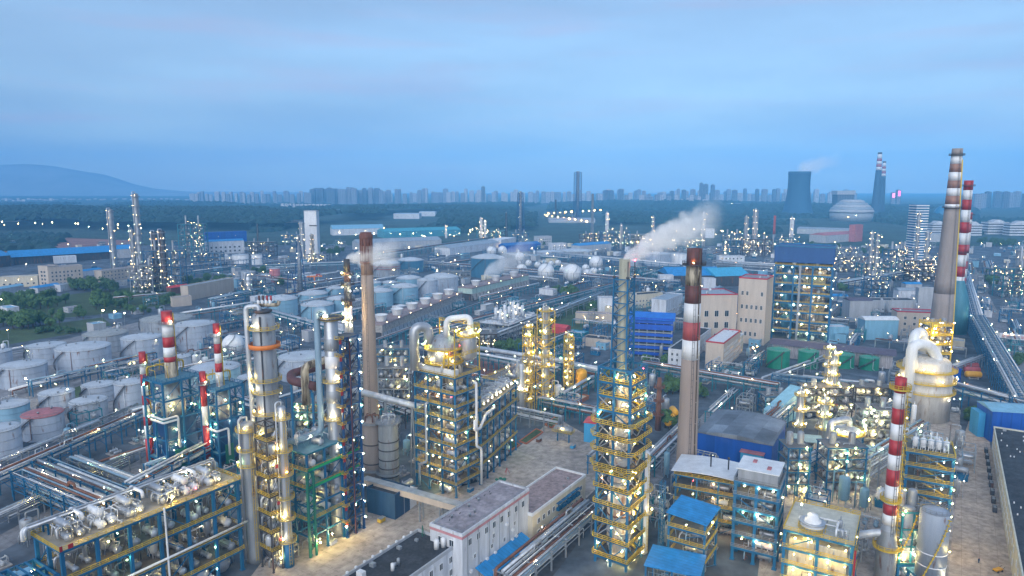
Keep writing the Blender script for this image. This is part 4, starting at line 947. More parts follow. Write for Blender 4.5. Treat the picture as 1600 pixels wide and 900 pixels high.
# blue roofed open tower and its low canopy
n_, rot, L, W = corner3((1102,817),(1121,791),(1047,801),20)
t = thing('open_tower', 'open four post blue tower with a bright blue sheet roof', 'process structure', n_, rot); occ_rect(n_,rot,L,W)
frame(t, L, W, [6,11.5,16], 1, 1, BLUE, .6, DECK, YEL, seed=35, brace=.6, out=.3, railtop=True)
cmx = MB().bar((0,0,16),(0,0,19.7),.6).mesh('post',BLUE)
for x in (0,L):
    for y in (0,W): put('post',cmx,t,(x,y,0))
b = MB(); b.add([(-.8,-.8,19.6),(L+.8,-.8,19.6),(L+.8,W+.8,20.6),(-.8,W+.8,20.6),(-.8,-.8,19.4),(L+.8,-.8,19.4),(L+.8,W+.8,20.4),(-.8,W+.8,20.4)],[(0,1,2,3),(7,6,5,4),(0,4,5,1),(1,5,6,2),(2,6,7,3),(3,7,4,0)]); part(t,'sheet_roof',b,ROOFBL)
for z,s in ((0,1),(6,2),(11.5,3)): fill(t, L, W-1, z, 5, 150+s, 1, 2, 1, lamps=3, lk='yyw')
lamp(t,(-.5,W*.5,18),'w',.25); lamp(t,(L*.5,-.5,17.5),'w',.25)
n_, rot, L, W = corner3((1092,900),(1100,872),(1010,880),12)
t = thing('canopy', 'flat bright blue canopy on posts beside the lattice tower foot', 'canopy', n_, rot); occ_rect(n_,rot,L,W)
b = MB(); b.box(-.5,-.5,11.7,L+2,W+.5,12); part(t,'sheet_roof',b,ROOFBL)
for x in (0,L+1):
    for y in (0,W*.5,W): b = MB(); b.bar((x,y,0),(x,y,11.7),.45); part(t,'post',b,BLUE)
fill(t, L, W, 0, 11, 160, 2, 2, 2, lamps=4, lk='yyw')

# ---- furnace block with pale deck and a round hood
n_, rot, L, W = corner3((1332,852),(1342,806),(1226,828),20); W = max(W,16)
t = thing('furnace_block', 'square furnace block with pale top deck, yellow rails and a round white hood', 'furnace', n_, rot); occ_rect(n_,rot,L,W)
frame(t, L, W, [4.5,9.5,14.5,20], 2, 2, BLUE, .8, DECKP, YEL, seed=37, brace=.25, out=.4, railw=.13)
for z,s in ((0,1),(4.5,2),(9.5,3),(14.5,4)):
    fill(t, L, W-1, z, 5, 170+s, 2, 2, 2, lamps=6, lk='yyy')
    for k in range(4): lamp(t,(-.8,1.5+W*k/4,z+3.8),'y',.26)
b = MB(); b.box(1.2,1.2,3,L-1.2,W-1.2,17); part(t,'furnace_wall',b,mat('furnace_wall',(.5,.46,.36),.7,var=.4,rust=.15))
b = MB(); b.lathe([(2.9,20.1),(2.9,21),(3.3,21.1),(3.3,21.5),(2.6,21.6),(2.4,23),(1.7,23.4),(1.5,24.6),(.01,25)],24,(4,W*.62,0)); part(t,'hood',b,WHITE)
b = MB(); b.rail([(4+3.8*math.cos(k*PI/7),W*.62+3.8*math.sin(k*PI/7),20.2) for k in range(14)],1.4,.12,1.6,True); part(t,'hood_railing',b,YEL)
b = MB(); b.lathe([(3.0,22.4),(3.6,22.4),(3.6,22.6),(3.0,22.6)],20,(4,W*.62,0)); part(t,'hood_ring',b,SILV)
put('pipe_manifold', manifold(.3,8,12,4,8,WHITE,180), t, (1,1,20.2)); put('pipe_manifold', manifold(.14,9,13,3,12,GREY,181), t, (.5,.5,20.2)); put('vessel',ves_mesh(.7,2.5,SILV),t,(1.6,3,20.2)); put('vessel',ves_mesh(.7,2.5,SILV2),t,(7.5,4,20.2)); put('heat_exchanger',exch_mesh(.7,3.0,WHITE),t,(7,W*.75,21.3)); lamp(t,(4,W*.8,27),'w',.25); b=MB(); b.bar((4,W*.8,20),(4,W*.8,27),.15); part(t,'lamp_pole',b,GREY)
b = MB(); b.bar((-.9,-.9,2),(-.9,-.9,19),.5); part(t,'riser_pipe',b,RED)

# ---- small striped stack and its duct
YN = 196.0; p = Vector((xat(1385,860,YN),YN,0)); H_ = hz(1399,590,YN); f_ = lambda y: hz(1392,y,YN)
t = stack('slim stack with bright red and white bands and a yellow caged ladder', p, H_, 2.0, 1.55, [(f_(818),SILV2),(f_(802),WHITE),(f_(786),RED),(f_(757),WHITE),(f_(732),RED),(f_(709),WHITE),(f_(686),RED),(f_(661),WHITE),(f_(637),RED),(f_(613),WHITE),(H_,RED)], plat=[], group='striped chimneys')
b = MB(); b.lathe([(2.9,0),(2.9,f_(850)),(2.05,f_(828)),(2.0,f_(826))],24); part(t,'base_cone',b,SILV2)
for y,rr in ((608,2.9),(782,2.9),(855,3.9)): z=f_(y); b=MB(); b.lathe([(1.6,z),(rr,z),(rr,z+.2),(1.6,z+.2)],20); b.rail([(rr*math.cos(k*PI/7),rr*math.sin(k*PI/7),z+.2) for k in range(14)],1.3,.12,1.6,True); part(t,'ring_platform',b,YEL)
b = MB()
for sx in (-.45,.45): b.bar((2.1,sx-.6,2),(1.8,sx-.6,H_-2),.16)
z = 3
while z < H_-3: b.bar((2.05,-1.05,z),(2.05,-.15,z),.12); b.rail([(2.1,-1.05,z),(2.9,-1.05,z),(2.9,-.15,z),(2.1,-.15,z)],.05,.12,5,toe=False); z += 1.5
part(t,'caged_ladder',b,YEL)
b = MB(); b.tube(fillet([(0,0,f_(832)),(-4,2,f_(838)),(-11,6,f_(856)),(-13,7,8)],2,5),1.15,14); part(t,'flue_duct',b,PIPE)
for z in (8,14,22,30): lamp(t,(3.2,-1.6,z),'y',.26)
for k,(x,yt,Yd,r,lab) in enumerate(((1457,796,190,4.0,'big white storage drum on a blue stand by the right concrete road'),(1412,792,199,3.1,'smaller white drum between the slim striped stack and big white drum'))):
    lab = lab.replace('right ',''); p = Vector((xat(x,850,Yd),Yd,0)); H_ = hz(x,yt,Yd); occ(p.x,p.y,r+1)
    t = thing('storage_drum', lab, 'storage tank', p, 0, 'white drums'); b = MB(); b.lathe([(r,5),(r,H_-.8),(r*.9,H_-.2),(.01,H_+.6)],32); part(t,'shell',b,TANKW)
    for z in (9,13): b = MB(); b.lathe([(r,z),(r+.12,z+.05),(r+.12,z+.25),(r,z+.3)],32); part(t,'seam_ring',b,WHITE)
    b = MB(); b.rail([((r+.1)*math.cos(i*PI/9),(r+.1)*math.sin(i*PI/9),H_-.2) for i in range(18)],1.2,.1,2,True); part(t,'handrail',b,GREY)
    b = MB(); b.box(-r-.4,-r-.4,4.4,r+.4,r+.4,5); [b.bar((sx*r,sy*r,0),(sx*r,sy*r,4.4),.6) for sx in (-1,1) for sy in (-1,1)]; part(t,'stand',b,BLUE)
    b = MB(); pr=None
    for i in range(14): a=-2.6+i*.11; q_=((r+.5)*math.cos(a),(r+.5)*math.sin(a),5+i*(H_-5)/14); b.bar((r*math.cos(a),r*math.sin(a),q_[2]),((r+1)*math.cos(a),(r+1)*math.sin(a),q_[2]),.5,.12); pr and b.bar(pr,q_,.1,.3); pr=q_
    part(t,'spiral_stair',b,YEL)
    for i in range(2): a=-PI/2+rng.uniform(-1.1,1.1); lamp(t,((r+.9)*math.cos(a),(r+.9)*math.sin(a),rng.uniform(6,H_)),'wy'[i%2],.26)
# blue stair frame with five white drums on top
n_, rot, L, W = corner3((1490,720),(1512,690),(1428,712),36); rot = R(62); W = 13; L = 13
YP = 212.; n_ = Vector((xat(1490,720,YP),YP,0)); zp = hz(1480,716,YP)
t = thing('stair_structure', 'tall blue braced stair frame with five white drums on its top deck', 'process structure', n_, rot); occ_rect(n_,rot,L,W)
zl = [zp*(i+1)/7 for i in range(7)]
frame(t, L, W, zl, 1, 1, BLUE, .8, DECK, YEL, seed=41, brace=1, out=.5, stiff=BLUE)
for i,z in enumerate(zl[:-1]): fill(t, L, W, z, zp/7, 190+i, 0, 1, 1, lamps=2, lk='wy'); b=MB(); b.bar((2,1.5,z+.1),(2,W-2,z+zp/7),.9,.25); part(t,'stair_flight',b,YEL); lamp(t,(-.8,W*.2,z+3),'w',.24); lamp(t,(-.6,-.8,z+3.5),'y',.24)
for k in range(5): put('vessel', ves_mesh(.9,3.5,WHITE), t, (3,2+k*2.2,zp+.15))
put('pipe_manifold', manifold(.4,11,12,5,8,PIPE,200), t, (1,0,zp+.2))
fill(t, L, W, zp, 5, 201, 1, 1, 2, lamps=3, lk='wyw')

# ---- white regenerator with duct loops
p = at(1441, 650); r = 36*mp(p.y,15); H_ = 33; occ(p.x,p.y,r+2)
t = thing('regenerator', 'huge white ringed regenerator vessel with looping ducts, lit warm', 'reactor vessel', p, 0)
b = MB(); b.lathe([(r,0),(r,13),(r+.6,13.6),(r+.6,14.6),(r,15.2),(r,22),(r*1.02,23),(r*.93,25),(r*.9,30),(r*.8,31.5),(r*.5,33),(.01,33.6)],40); part(t,'shell',b,mat('regen_white',(.6,.58,.54),.6,var=.25,rust=.1,rustcol=(.3,.16,.07)))
for z in (14.5,20,26): b=MB(); b.lathe([(r,z),(r+1.9,z),(r+1.9,z+.25),(r,z+.25)],32); b.rail([((r+1.8)*math.cos(k*PI/14),(r+1.8)*math.sin(k*PI/14),z+.25) for k in range(28)],1.3,.14,2.5,True); part(t,'ring_platform',b,YEL)
for k in range(11): a=-PI+k*PI/10; lamp(t,((r+2.1)*math.cos(a),(r+2.1)*math.sin(a),rng.choice([17,22.5,28.5,13])),rng.choice('wyw'),.22)
b = MB(); b.tube(fillet([(-8,-4,26),(-11.5,-5,32),(-9.5,-3,45),(-4,0,46),(-2,0,36)],3,6),2.5,16); part(t,'duct_loop',b,WHITE)
b = MB(); b.tube(fillet([(-11.5,-6,10),(-12.3,-6,40),(-4,-6,41),(2,-5,33),(2,-5,30)],4,7),2.6,16); part(t,'duct_loop',b,WHITE)
b = MB(); b.vdrum((3,3,30),5.0,10,24); part(t,'upper_vessel',b,WHITE)
for z in (34,39,44,49): b=MB(); b.box(-1,-3,z,10,8,z+.2); b.rail([(-1,-3,z+.2),(10,-3,z+.2),(10,8,z+.2),(-1,8,z+.2)],1.3,.14,2.2,True); part(t,'deck',b,YEL)
b = MB(); [b.bar((x,y,30),(x,y,51),.5) for x in (-1,10) for y in (-3,8)]; part(t,'frame_lattice',b,YEL)
for z in (34,39,44): put('pipe_manifold', manifold(.4,9,9,6,8,[STAINW,SILV,YEL][int(z)%3],210+int(z)), t, (0,-2,z+.2)); put('vessel',ves_mesh(1.3,3,SILV),t,(7,2,z+.2))
for k in range(18): lamp(t,(rng.uniform(-1.5,10.5),rng.choice([-3.4,-3.4,8]),rng.choice([36,38,41,43,46,48,51])),rng.choice('yyw'),.3)

# ---- road side: dark roofed long building, blue shed, condensers by the wall
n_, rot, L, W = at(1581,900,0), heading(at(1581,900), at(1549,706)), 0, 0
q0 = at(1549,704); L = (q0-n_).length; W = 26
wq = loc2((q0,rot),0,-W); 
t = building('long cream walled building with a dark studded flat roof along the concrete road', loc2((q0,rot),-L-26,-W), rot, L+26, W, 11, CREAM, ROOFD, DECKP, (2,3,4.4,5.2,1.6,1.8), faces='b', roofbits=5, name='long_workshop')
stud = MB().box(-.18,-.18,0,.18,.18,.55).mesh('roof_stud',WHITE)
for k in range(70): put('roof_stud',stud,t,(rng.uniform(2,L+24),rng.uniform(1.5,24.5),11.07))
for k in range(9):
    c = loc2((q0,rot),-4-k*8.5,2.2); u = thing('condenser','black fan condenser set on the road against the long cream building','air conditioner',c,rot,'fan condensers by the wall'); b=MB(); b.box(-1.6,-.7,.15,1.6,.7,1.9); part(u,'casing',b,DARK); b=MB(); b.lathe([(.55,.0),(.6,.2),(.1,.25),(.01,.25)],14); part(u,'fan_cowl',b,GREY,(-.8,0,1.9)); b=MB(); b.lathe([(.55,.0),(.6,.2),(.1,.25),(.01,.25)],14); part(u,'fan_cowl',b,GREY,(.8,0,1.9))
n_, rot, L, W = corner3((1612,655),(1612,640),(1540,645),15)
n0 = at(1546,690); rr_ = R(-12)
t = building('bright blue shed with a pale sheet roof behind the long cream building', n0, rr_, 46, 16, 15, WALLBL, ROOFLB, kind='gable', rise=1.6, name='blue_shed', cat='shed')
b = MB(); b.box(-3,6,0,-.05,15,12); part(t,'side_room',b,WALLLB)
person('worker in dark blue overalls standing on the concrete road', at(1529,880), 1.2, mat('overalls',(.02,.05,.12),.8), RED)
p = at(1559,893); t = thing('barrow','yellow hand barrow left on the concrete road','barrow',p,R(20)); b=MB(); b.box(-1.4,-.7,.5,1.4,.7,1.0); part(t,'tray',b,YTANK); b=MB(); b.bar((1.4,-.6,.9),(2.4,-.5,1.3),.1); b.bar((1.4,.6,.9),(2.4,.5,1.3),.1); part(t,'handle',b,DARK)
wm = MB().lathe([(.1,-.1),(.35,-.1),(.35,.1),(.1,.1)],12,axis='y').mesh('wheel',DARK)
for x in (-.9,.9):
    for y in (-.75,.75): put('wheel',wm,t,(x,y,.35))
# ================================================================ ground, roads, yards
def ground(name, poly, z, m, label, world=False, kind='structure'):
    b = MB(); P = [(p if world else tuple(at(*p)[:2])) for p in poly]; b.sheet(P, z)
    o = put(name, b.mesh(name, m)); tag(o, label, None, None, kind); return o
ground('ground', [(-13500,-900),(13500,-900),(13500,14500),(-13500,14500)], 0, GRND, 'grey stained ground of the plant', True)
ground('meadow', [(-6000,1500),(6000,1350),(9000,13900),(-9000,13900)], .05, GRASSD, 'dim green land beyond the plant', True)
ground('red_earth', [(-40,395),(150,393),(215,386),(215,376),(90,371),(-40,381)], .1, EARTH, 'bare red earth beyond the blue warehouse')
ground('yard', [(370,930),(430,850),(560,795),(640,782),(750,752),(812,697),(868,652),(935,690),(932,765),(860,880),(800,940)], .008, YARD, 'worn beige concrete yard between the structures')
ground('yard', [(1180,935),(1200,760),(1330,640),(1500,640),(1500,935)], .012, YARD, 'stained concrete ground under the furnace structures')
ground('earth_plot', [(735,590),(742,556),(850,563),(868,590),(850,604),(800,606)], .02, EARTH, 'bare red brown plot behind the cooler platform')
ground('lane', [(755,935),(880,815),(935,760),(938,800),(880,880),(835,935)], .016, ASPH, 'asphalt lane beside the cream building')
ground('road', [(1478,935),(1503,690),(1520,640),(1536,640),(1552,720),(1592,935)], .02, mat('road_tan',(.5,.41,.33),.9,var=.3,scale=.12,streak=False,fine=.5,slab=5,rust=.06,rustcol=(.2,.17,.15)), 'tan concrete road along the cream workshop')
ground('road', [(-30,852),(230,712),(250,722),(-30,880)], .012, ROADC, 'grey concrete road under the pipe racks')
ground('road', [(-30,558),(175,520),(300,488),(310,494),(180,530),(-30,572)], .012, ROADC, 'grey road beside the tank farm')
ground('road', [(1600,660),(1535,500),(1505,400),(1515,400),(1555,480),(1640,610)], .014, ROADC, 'wide grey plant road by the tall pipe rack')
ground('road', [(1105,640),(1000,760),(1020,765),(1130,640)], .014, ROADC, 'grey lane behind the striped chimney')
ground('lawn', [(-30,545),(110,522),(175,508),(160,496),(-30,520)], .02, GRASS, 'grass strip beside the tank farm road', kind='stuff')
ground('lawn', [(-30,478),(150,455),(290,440),(320,448),(300,470),(150,492),(-30,508)], .016, GRASS, 'grass under the trees of the plant garden', kind='stuff')
ground('lawn', [(100,612),(160,590),(215,570),(225,578),(150,612),(110,628)], .02, GRASS, 'grass strip between the white tanks', kind='stuff')
ground('lawn', [(865,545),(800,500),(900,468),(960,470),(930,500)], .02, GRASS, 'grass under the trees by the cooling towers', kind='stuff')
ground('concrete_apron', [(-40,690),(-40,580),(60,540),(230,500),(330,500),(400,560),(400,610),(230,650),(100,690)], .010, mat('apron',(.27,.27,.28),.9,var=.35,scale=.05,streak=False,fine=.3), 'grey concrete floor of the white tank farm')
for poly in ([(752,716),(766,722),(812,696),(800,689)],[(812,690),(822,694),(848,676),(838,671)],[(852,664),(862,669),(880,655),(870,650)]):
    c = at(*poly[0]); t = thing('planter', 'long low planter with an orange brick kerb and sparse grass by the cooler platform', 'planter', c, 0, 'orange kerbed planters'); P = [at(*p)-c for p in poly]
    b = MB()
    for i in range(4): q_ = P[(i+1)%4]; b.bar((P[i].x,P[i].y,.25),(q_.x,q_.y,.25),.7,.5)
    part(t,'kerb',b,mat('orange_brick',(.45,.14,.06),.85) if 'orange_brick' not in MAT else MAT['orange_brick']); b = MB(); b.sheet([(p.x,p.y) for p in P],.4); part(t,'soil_bed',b,GRASS)

# ================================================================ white tank farm
T_ = [ # cx, hw, y rim, y base, label, shell, roof, lamps
 (39,32,569,600,'wide white tank with a pale roof and dark spiral stair, second row from the road',TANKW,TANKR,0),
 (133,37.5,541,577,'largest white tank of the farm, standing free in the middle of its own bund',TANKW,TANKR,0),
 (74,27,539,566,'white tank with a bright lit streak behind the two widest tanks',TANKW,TANKR,2),
 (0,18,548,580,'white tank cut by the picture edge beside the wide stair tank',TANKW,TANKR,1),
 (167,31,520,546,'dull grey tank with a shallow cone roof by the floodlit yard',SILV2,OLDR,0),
 (224,29,526,560,'white tank with spiral stair behind the tall striped heater stack',TANKW,TANKR,1),
 (262,37,497,522,'old wide tank with a weathered brown grey cone roof',SILV2,OLDR,0),
 (307,29,505,542,'white tank with a long dark stair between two striped stacks',TANKW,TANKR,0),
 (91,24,612,642,'small white tank with rust streaks beside the grass strip',TANKW,TANKR,0),
 (156,23.5,600,624,'small white tank with yellow rim rail next to the grass strip',TANKW,TANKR,0),
 (207,22,596,645,'tall white tank with steep stair beside the striped heater stacks',TANKW,TANKR,0),
 (18,26,631,660,'pale blue tank with a white roof at the road edge of the farm',TANKB,TANKR,0),
 (70,28,645,681,'white tank with a rosy red roof',TANKW,PINK,0),
 (141,25.5,625,659,'small white tank with dark stair in front of the grass strip',TANKW,TANKR,0),
 (4,27,668,712,'white tank with a pale pink rim nearest the pipe rack',TANKW,TANKR,0),
 (338,36,573,600,'pale teal tank with a wide light roof behind the slimmer striped stack',mat('tank_teal',(.32,.5,.55),.5,.1,var=.2),TANKR,0),
 (284,15,556,588,'narrow white tank half hidden by the burning bright heater stack',TANKW,TANKR,0),
 (361,16,598,622,'small squat tank with a bright roof under the white sphere',TANKW,TANKR,0),
 (392,18,588,612,'small teal tank partly behind the tall silver column',TANKB,TANKR,0),
 (474,36,556,588,'wide grey tank with a lilac roof between the tall columns',TANKW,TANKR,0)]
for i, (cx,hw,yt,yb,lab,sh,ro,nl) in enumerate(T_): tank(lab.replace('nearest','beside'), cx, hw, yt, yb, sh, ro, 'white storage tanks', lamps=nl, dome=.12)
sphere_tank('single white gas sphere among the white tanks', 366, 541, 17, 560)
# ================================================================ blue tank farm behind
M_ = [(440,25,466,492,'dull teal tank beside the red tipped column top',TANKB,0),(490,22.5,458,474,'pale blue tank at the end of the back row',TANKB,0),(497,25,475,501,'bright blue white tank with a curved stair',TANKB,0),
 (524,13,450,470,'slim pale tank behind the flare stack',TANKB,0),(530,18,466,495,'blue tank hidden behind the flare stack rings',TANKB,0),(594,20.5,454,477,'deep blue tank next to the brown chimney',TANKB,0),
 (632,21.5,447,471,'blue tank with white dome beside the cooling tower fans',TANKB,0),(584,13,441,451,'small pale tank right behind the brown chimney',TANKB,0),(609,13.5,441,450,'small dark blue tank in the back row of domes',TANKB,0),
 (639,19.5,434,446,'flat blue tank with a broad white dome',TANKB,0),(668,16,437,465,'tall narrow pale tank with a steep stair',TANKW,0),(690,26,432,455,'wide lilac grey tank with the biggest dome of the row',TANKW,0),
 (604,21,411,431,'grey tank ringed by two reddish bands',SILV2,1),(642,20,406,424,'deep blue tank with a smooth white dome by the long shed',TANKD,0),(762,26,402,431,'dark blue tank with a zig zag stair near the gas spheres',TANKD,0)]
for cx,hw,yt,yb,lab,sh,rg in M_: tank(lab.replace('right ',''), cx, hw, yt, yb, sh, TANKR, 'blue storage tanks', dome=.22, ring=REDP if rg else None)
# the far tanks and drums of the old refinery
for cx,hw,yt,yb,lab,sh in ((353,10,401,411,'lit white tank with a flat top, first of three by the dark sheds',WHITE),(376,12,398,411,'lit white tank, widest of three by the dark sheds',WHITE),(402,8,398,413,'lit white tank, narrowest of three by the dark sheds',WHITE),
    (367,8,435,449,'small pale blue tank beside the hedge',TANKB),(416,8,429,441,'pale small tank in front of the pink one',TANKW),(430,8,419,440,'faded pink tank by the dark columns',PINK),(385,6,425,460,'slim silver vessel group member beside the hedge',SILV),(395,5.5,424,456,'second slim silver vessel beside the hedge',SILV2),
    (1028,20,396,414,'white tank with a rosy band near the striped chimney',TANKW),(1060,12,396,412,'white lit tank half behind the striped chimney',WHITE),(985,17,408,418,'low tank veiled by the steam plume',TANKW),(900,26,391,398,'wide low grey tank behind the gas spheres',SILV2),(860,22,393,399,'wide low lilac tank behind the gas spheres',TANKW)):
    tank(lab, cx, hw, yt, yb, sh, TANKR, 'small refinery tanks', stair=False, dome=.1, lamps=1)
for i,(x,y,r,w) in enumerate(((826,412,5,'behind the dark blue tank'),(815,422,8.5,'beside the steam'),(785,392,7,'on the far row'),(768,393,7.5,'far row next to the dark blue tank'),(840,415,5,'small, second row'),(850,411,4,'smallest, back row'),(853,425,13,'widest one with a girdle platform'),(894,427,14,'broadest of the front pair'),
    (872,412,5,'between the broad pair, high up'),(861,413,4.5,'back row, half hidden'),(880,423,6,'peeping between the broad pair'),(904,423,5,'small, beside the broad pair'),(915,420,6,'beside the tall sphere'),(918,428,6.5,'low one before the tall sphere'),(928,425,6,'under the tall sphere'),(938,424,4,'tiny one under the tall sphere'),(931,411,10.5,'tall one standing clear of the rest'),(812,402,7,'standing behind steam by the tank rim'))):
    sphere_tank('white gas sphere, '+w, x, y, r)

# ================================================================ cooling tower banks
def fanbank(label, p, q, W, H, cones, wall, louvre):
    p = Vector((p.x,p.y,0)); q = Vector((q.x,q.y,0)); rot = heading(p,q); L = (q-p).length; t = thing('cooling_tower', label, 'cooling tower', p, rot, 'cooling tower banks'); occ_rect(p,rot,L,W)
    b = MB(); b.box(0,0,H*.55,L,W,H); part(t,'casing',b,wall); b = MB(); b.box(-.5,-.5,H,L+.5,W+.5,H+.4); b.rail([(-.5,-.5,H+.4),(L+.5,-.5,H+.4),(L+.5,W+.5,H+.4),(-.5,W+.5,H+.4)],1.2,.14,4,True); part(t,'deck',b,ROOFB)
    b = MB(); k = int(L/7)
    for i in range(k):
        for z in range(5): b.add([(L*i/k+.4,-2.2+.4*z,1+z*H*.1),(L*(i+1)/k-.4,-2.2+.4*z,1+z*H*.1),(L*(i+1)/k-.4,-1.4+.4*z,1.2+z*H*.1+.9),(L*i/k+.4,-1.4+.4*z,1.2+z*H*.1+.9)],[(0,1,2,3)])
    part(t,'louvre_slat',b,louvre)
    cmx = MB().bar((0,0,0),(0,0,H*.56),.6).mesh('post',CONC)
    for i in range(k+1): put('post',cmx,t,(L*i/k,.3,0)); put('post',cmx,t,(L*i/k,W-.3,0))
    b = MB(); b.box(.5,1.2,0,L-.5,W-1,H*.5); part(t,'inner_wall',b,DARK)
    for i in range(cones):
        b = MB(); b.lathe([(3.6,0),(3.7,.6),(5.2,5.2),(5.4,5.4),(5.1,5.4),(3.5,.8)],24); part(t,'fan_cone',b,WHITE,(L*(i+.5)/cones,W*.5,H+.4))
    for i in range(cones+2): lamp(t,(L*(i+.3)/(cones+2),-.8,H+1.6),'w',.3)
    return t
fanbank('long cooling tower bank with six white fan cones along its top', at(598,534,0), at(722,478,0), 17, 13, 6, CONC, GREY)
fanbank('pale green cooling tower bank with large white fan cones and steam', at(738,470,0), at(826,446,0), 18, 13, 3, mat('pale_green',(.42,.55,.5),.7), CONC)
b0 = at(770,440,13); STEAM += [((b0.x-10,b0.y,20), 60, 30, 'low white steam rising from the pale green cooling tower bank', 0)]
p0,p1 = at(590,545,0), at(752,484,0)
rack('green railed pipe bridge running in front of the fan cone cooling towers', p0, p1, 4, (7,), 6, TEAL, .5)

# ================================================================ fired heaters with striped stacks
def heater(label, near, yb, wv, wu, ytop, stk, side):
    n_ = at(near, yb); rot = U; Y = n_.y; H = hz(near, ytop, Y); occ_rect(n_,rot,wu,wv)
    t = thing('fired_heater', label, 'fired heater', n_, rot, 'blue framed heaters')
    zs = [H*.2,H*.42,H*.62,H*.82,H]
    frame(t, wu, wv, zs, 2, 2, BLUE, .7, DECKB, None, seed=int(near), brace=.9, out=.1, decks=[0,4])
    b = MB(); b.rail([(0,0,H+.2),(wu,0,H+.2),(wu,wv,H+.2),(0,wv,H+.2)],1.3,.14,2,True); part(t,'railing',b,BLUE)
    b = MB(); b.box(1.5,1.5,H*.08,wu-1.5,wv-1.5,H*.6); part(t,'furnace_box',b,NAVY); b = MB(); b.box(wu*.2,-.5,2,wu*.5,-.2,H*.3); part(t,'green_panel',b,GREEN)
    b = MB(); b.lathe([(wu*.3,H*.6),(wu*.3,H*.75),(2.4,H-.5)],20,(wu/2,wv/2,0)); part(t,'breeching',b,SILV2)
    for k in range(9): lamp(t,(rng.uniform(0,wu),rng.choice([-.4,.5]),H*rng.uniform(.15,.95)),'yw'[k%2],.26); lamp(t,(-.4,rng.uniform(0,wv),H*rng.uniform(.1,.95)),'y',.26)
    for (x,y,r0,r1,z0,ytp,bs) in stk:
        Ht = hz(near,ytp,Y+9); b_ = None; z = z0
        for (zy,m) in bs:
            zt_ = hz(near,zy,Y+9) if zy else Ht; b = MB(); rr = lambda zz: r0+(r1-r0)*(zz-z0)/(Ht-z0); b.lathe([(rr(z),z),(rr(zt_),zt_)],24,(x,y,0)); part(t,'painted_band',b,m); z = zt_
        b = MB(); zz=Ht-5.5; b.lathe([(r1,zz),(r1+1.3,zz),(r1+1.3,zz+.2),(r1,zz+.2)],18,(x,y,0)); b.rail([(x+(r1+1.2)*math.cos(k*PI/6),y+(r1+1.2)*math.sin(k*PI/6),zz+.2) for k in range(12)],1.2,.12,1.6,True); part(t,'ring_platform',b,GREY)
        b = MB(); b.bar((x+r0+.2,y-.5,z0+2),(x+r1+.2,y-.5,Ht-1),.6,.3); part(t,'ladder',b,YEL)
        lamp(t,(x-.5,y-r1-1.4,Ht-4),'w',.3)
    for k,(yy,zz) in enumerate(side): b=MB(); b.tube(fillet([(wu*.3,-1.4,zz-12),(wu*.3,-1.4,zz),(-1.4,-1.4,zz),(-1.4,yy,zz)],1),.45,8); part(t,'front_pipe',b,WHITE)
    for k in range(3): put('pipe_manifold', manifold(.3,round(wu),round(wv),9,7,[PIPE,SILV,YEL][k],300+k), t, (0,0,zs[[0,2,4][k]]+.2))
    return t
heater('blue framed heater with one thick and two thin red and white stacks', 265, 752, 14, 16, 600, [(8,7,2.5,2.1,30,487,[(566,STAINW),(558,RED),(543,WHITE),(527,RED),(507,WHITE),(None,RED)]),(1,15.2,1.5,1.3,4,550,[(684,RED),(664,WHITE),(650,RED),(632,WHITE),(617,RED),(602,WHITE),(584,RED),(568,WHITE),(None,RED)]),(17.3,-.5,1.4,1.3,4,586,[(670,RED),(640,WHITE),(604,RED),(None,RED)])], [(9,27),(8,25.5)])
heater('lower blue framed heater with a single slim red and white stack', 345, 735, 11, 13, 612, [(6,6,1.6,1.3,22,505,[(596,SILV2),(580,WHITE),(566,RED),(551,WHITE),(536,RED),(520,WHITE),(None,RED)])], [(6,18)])

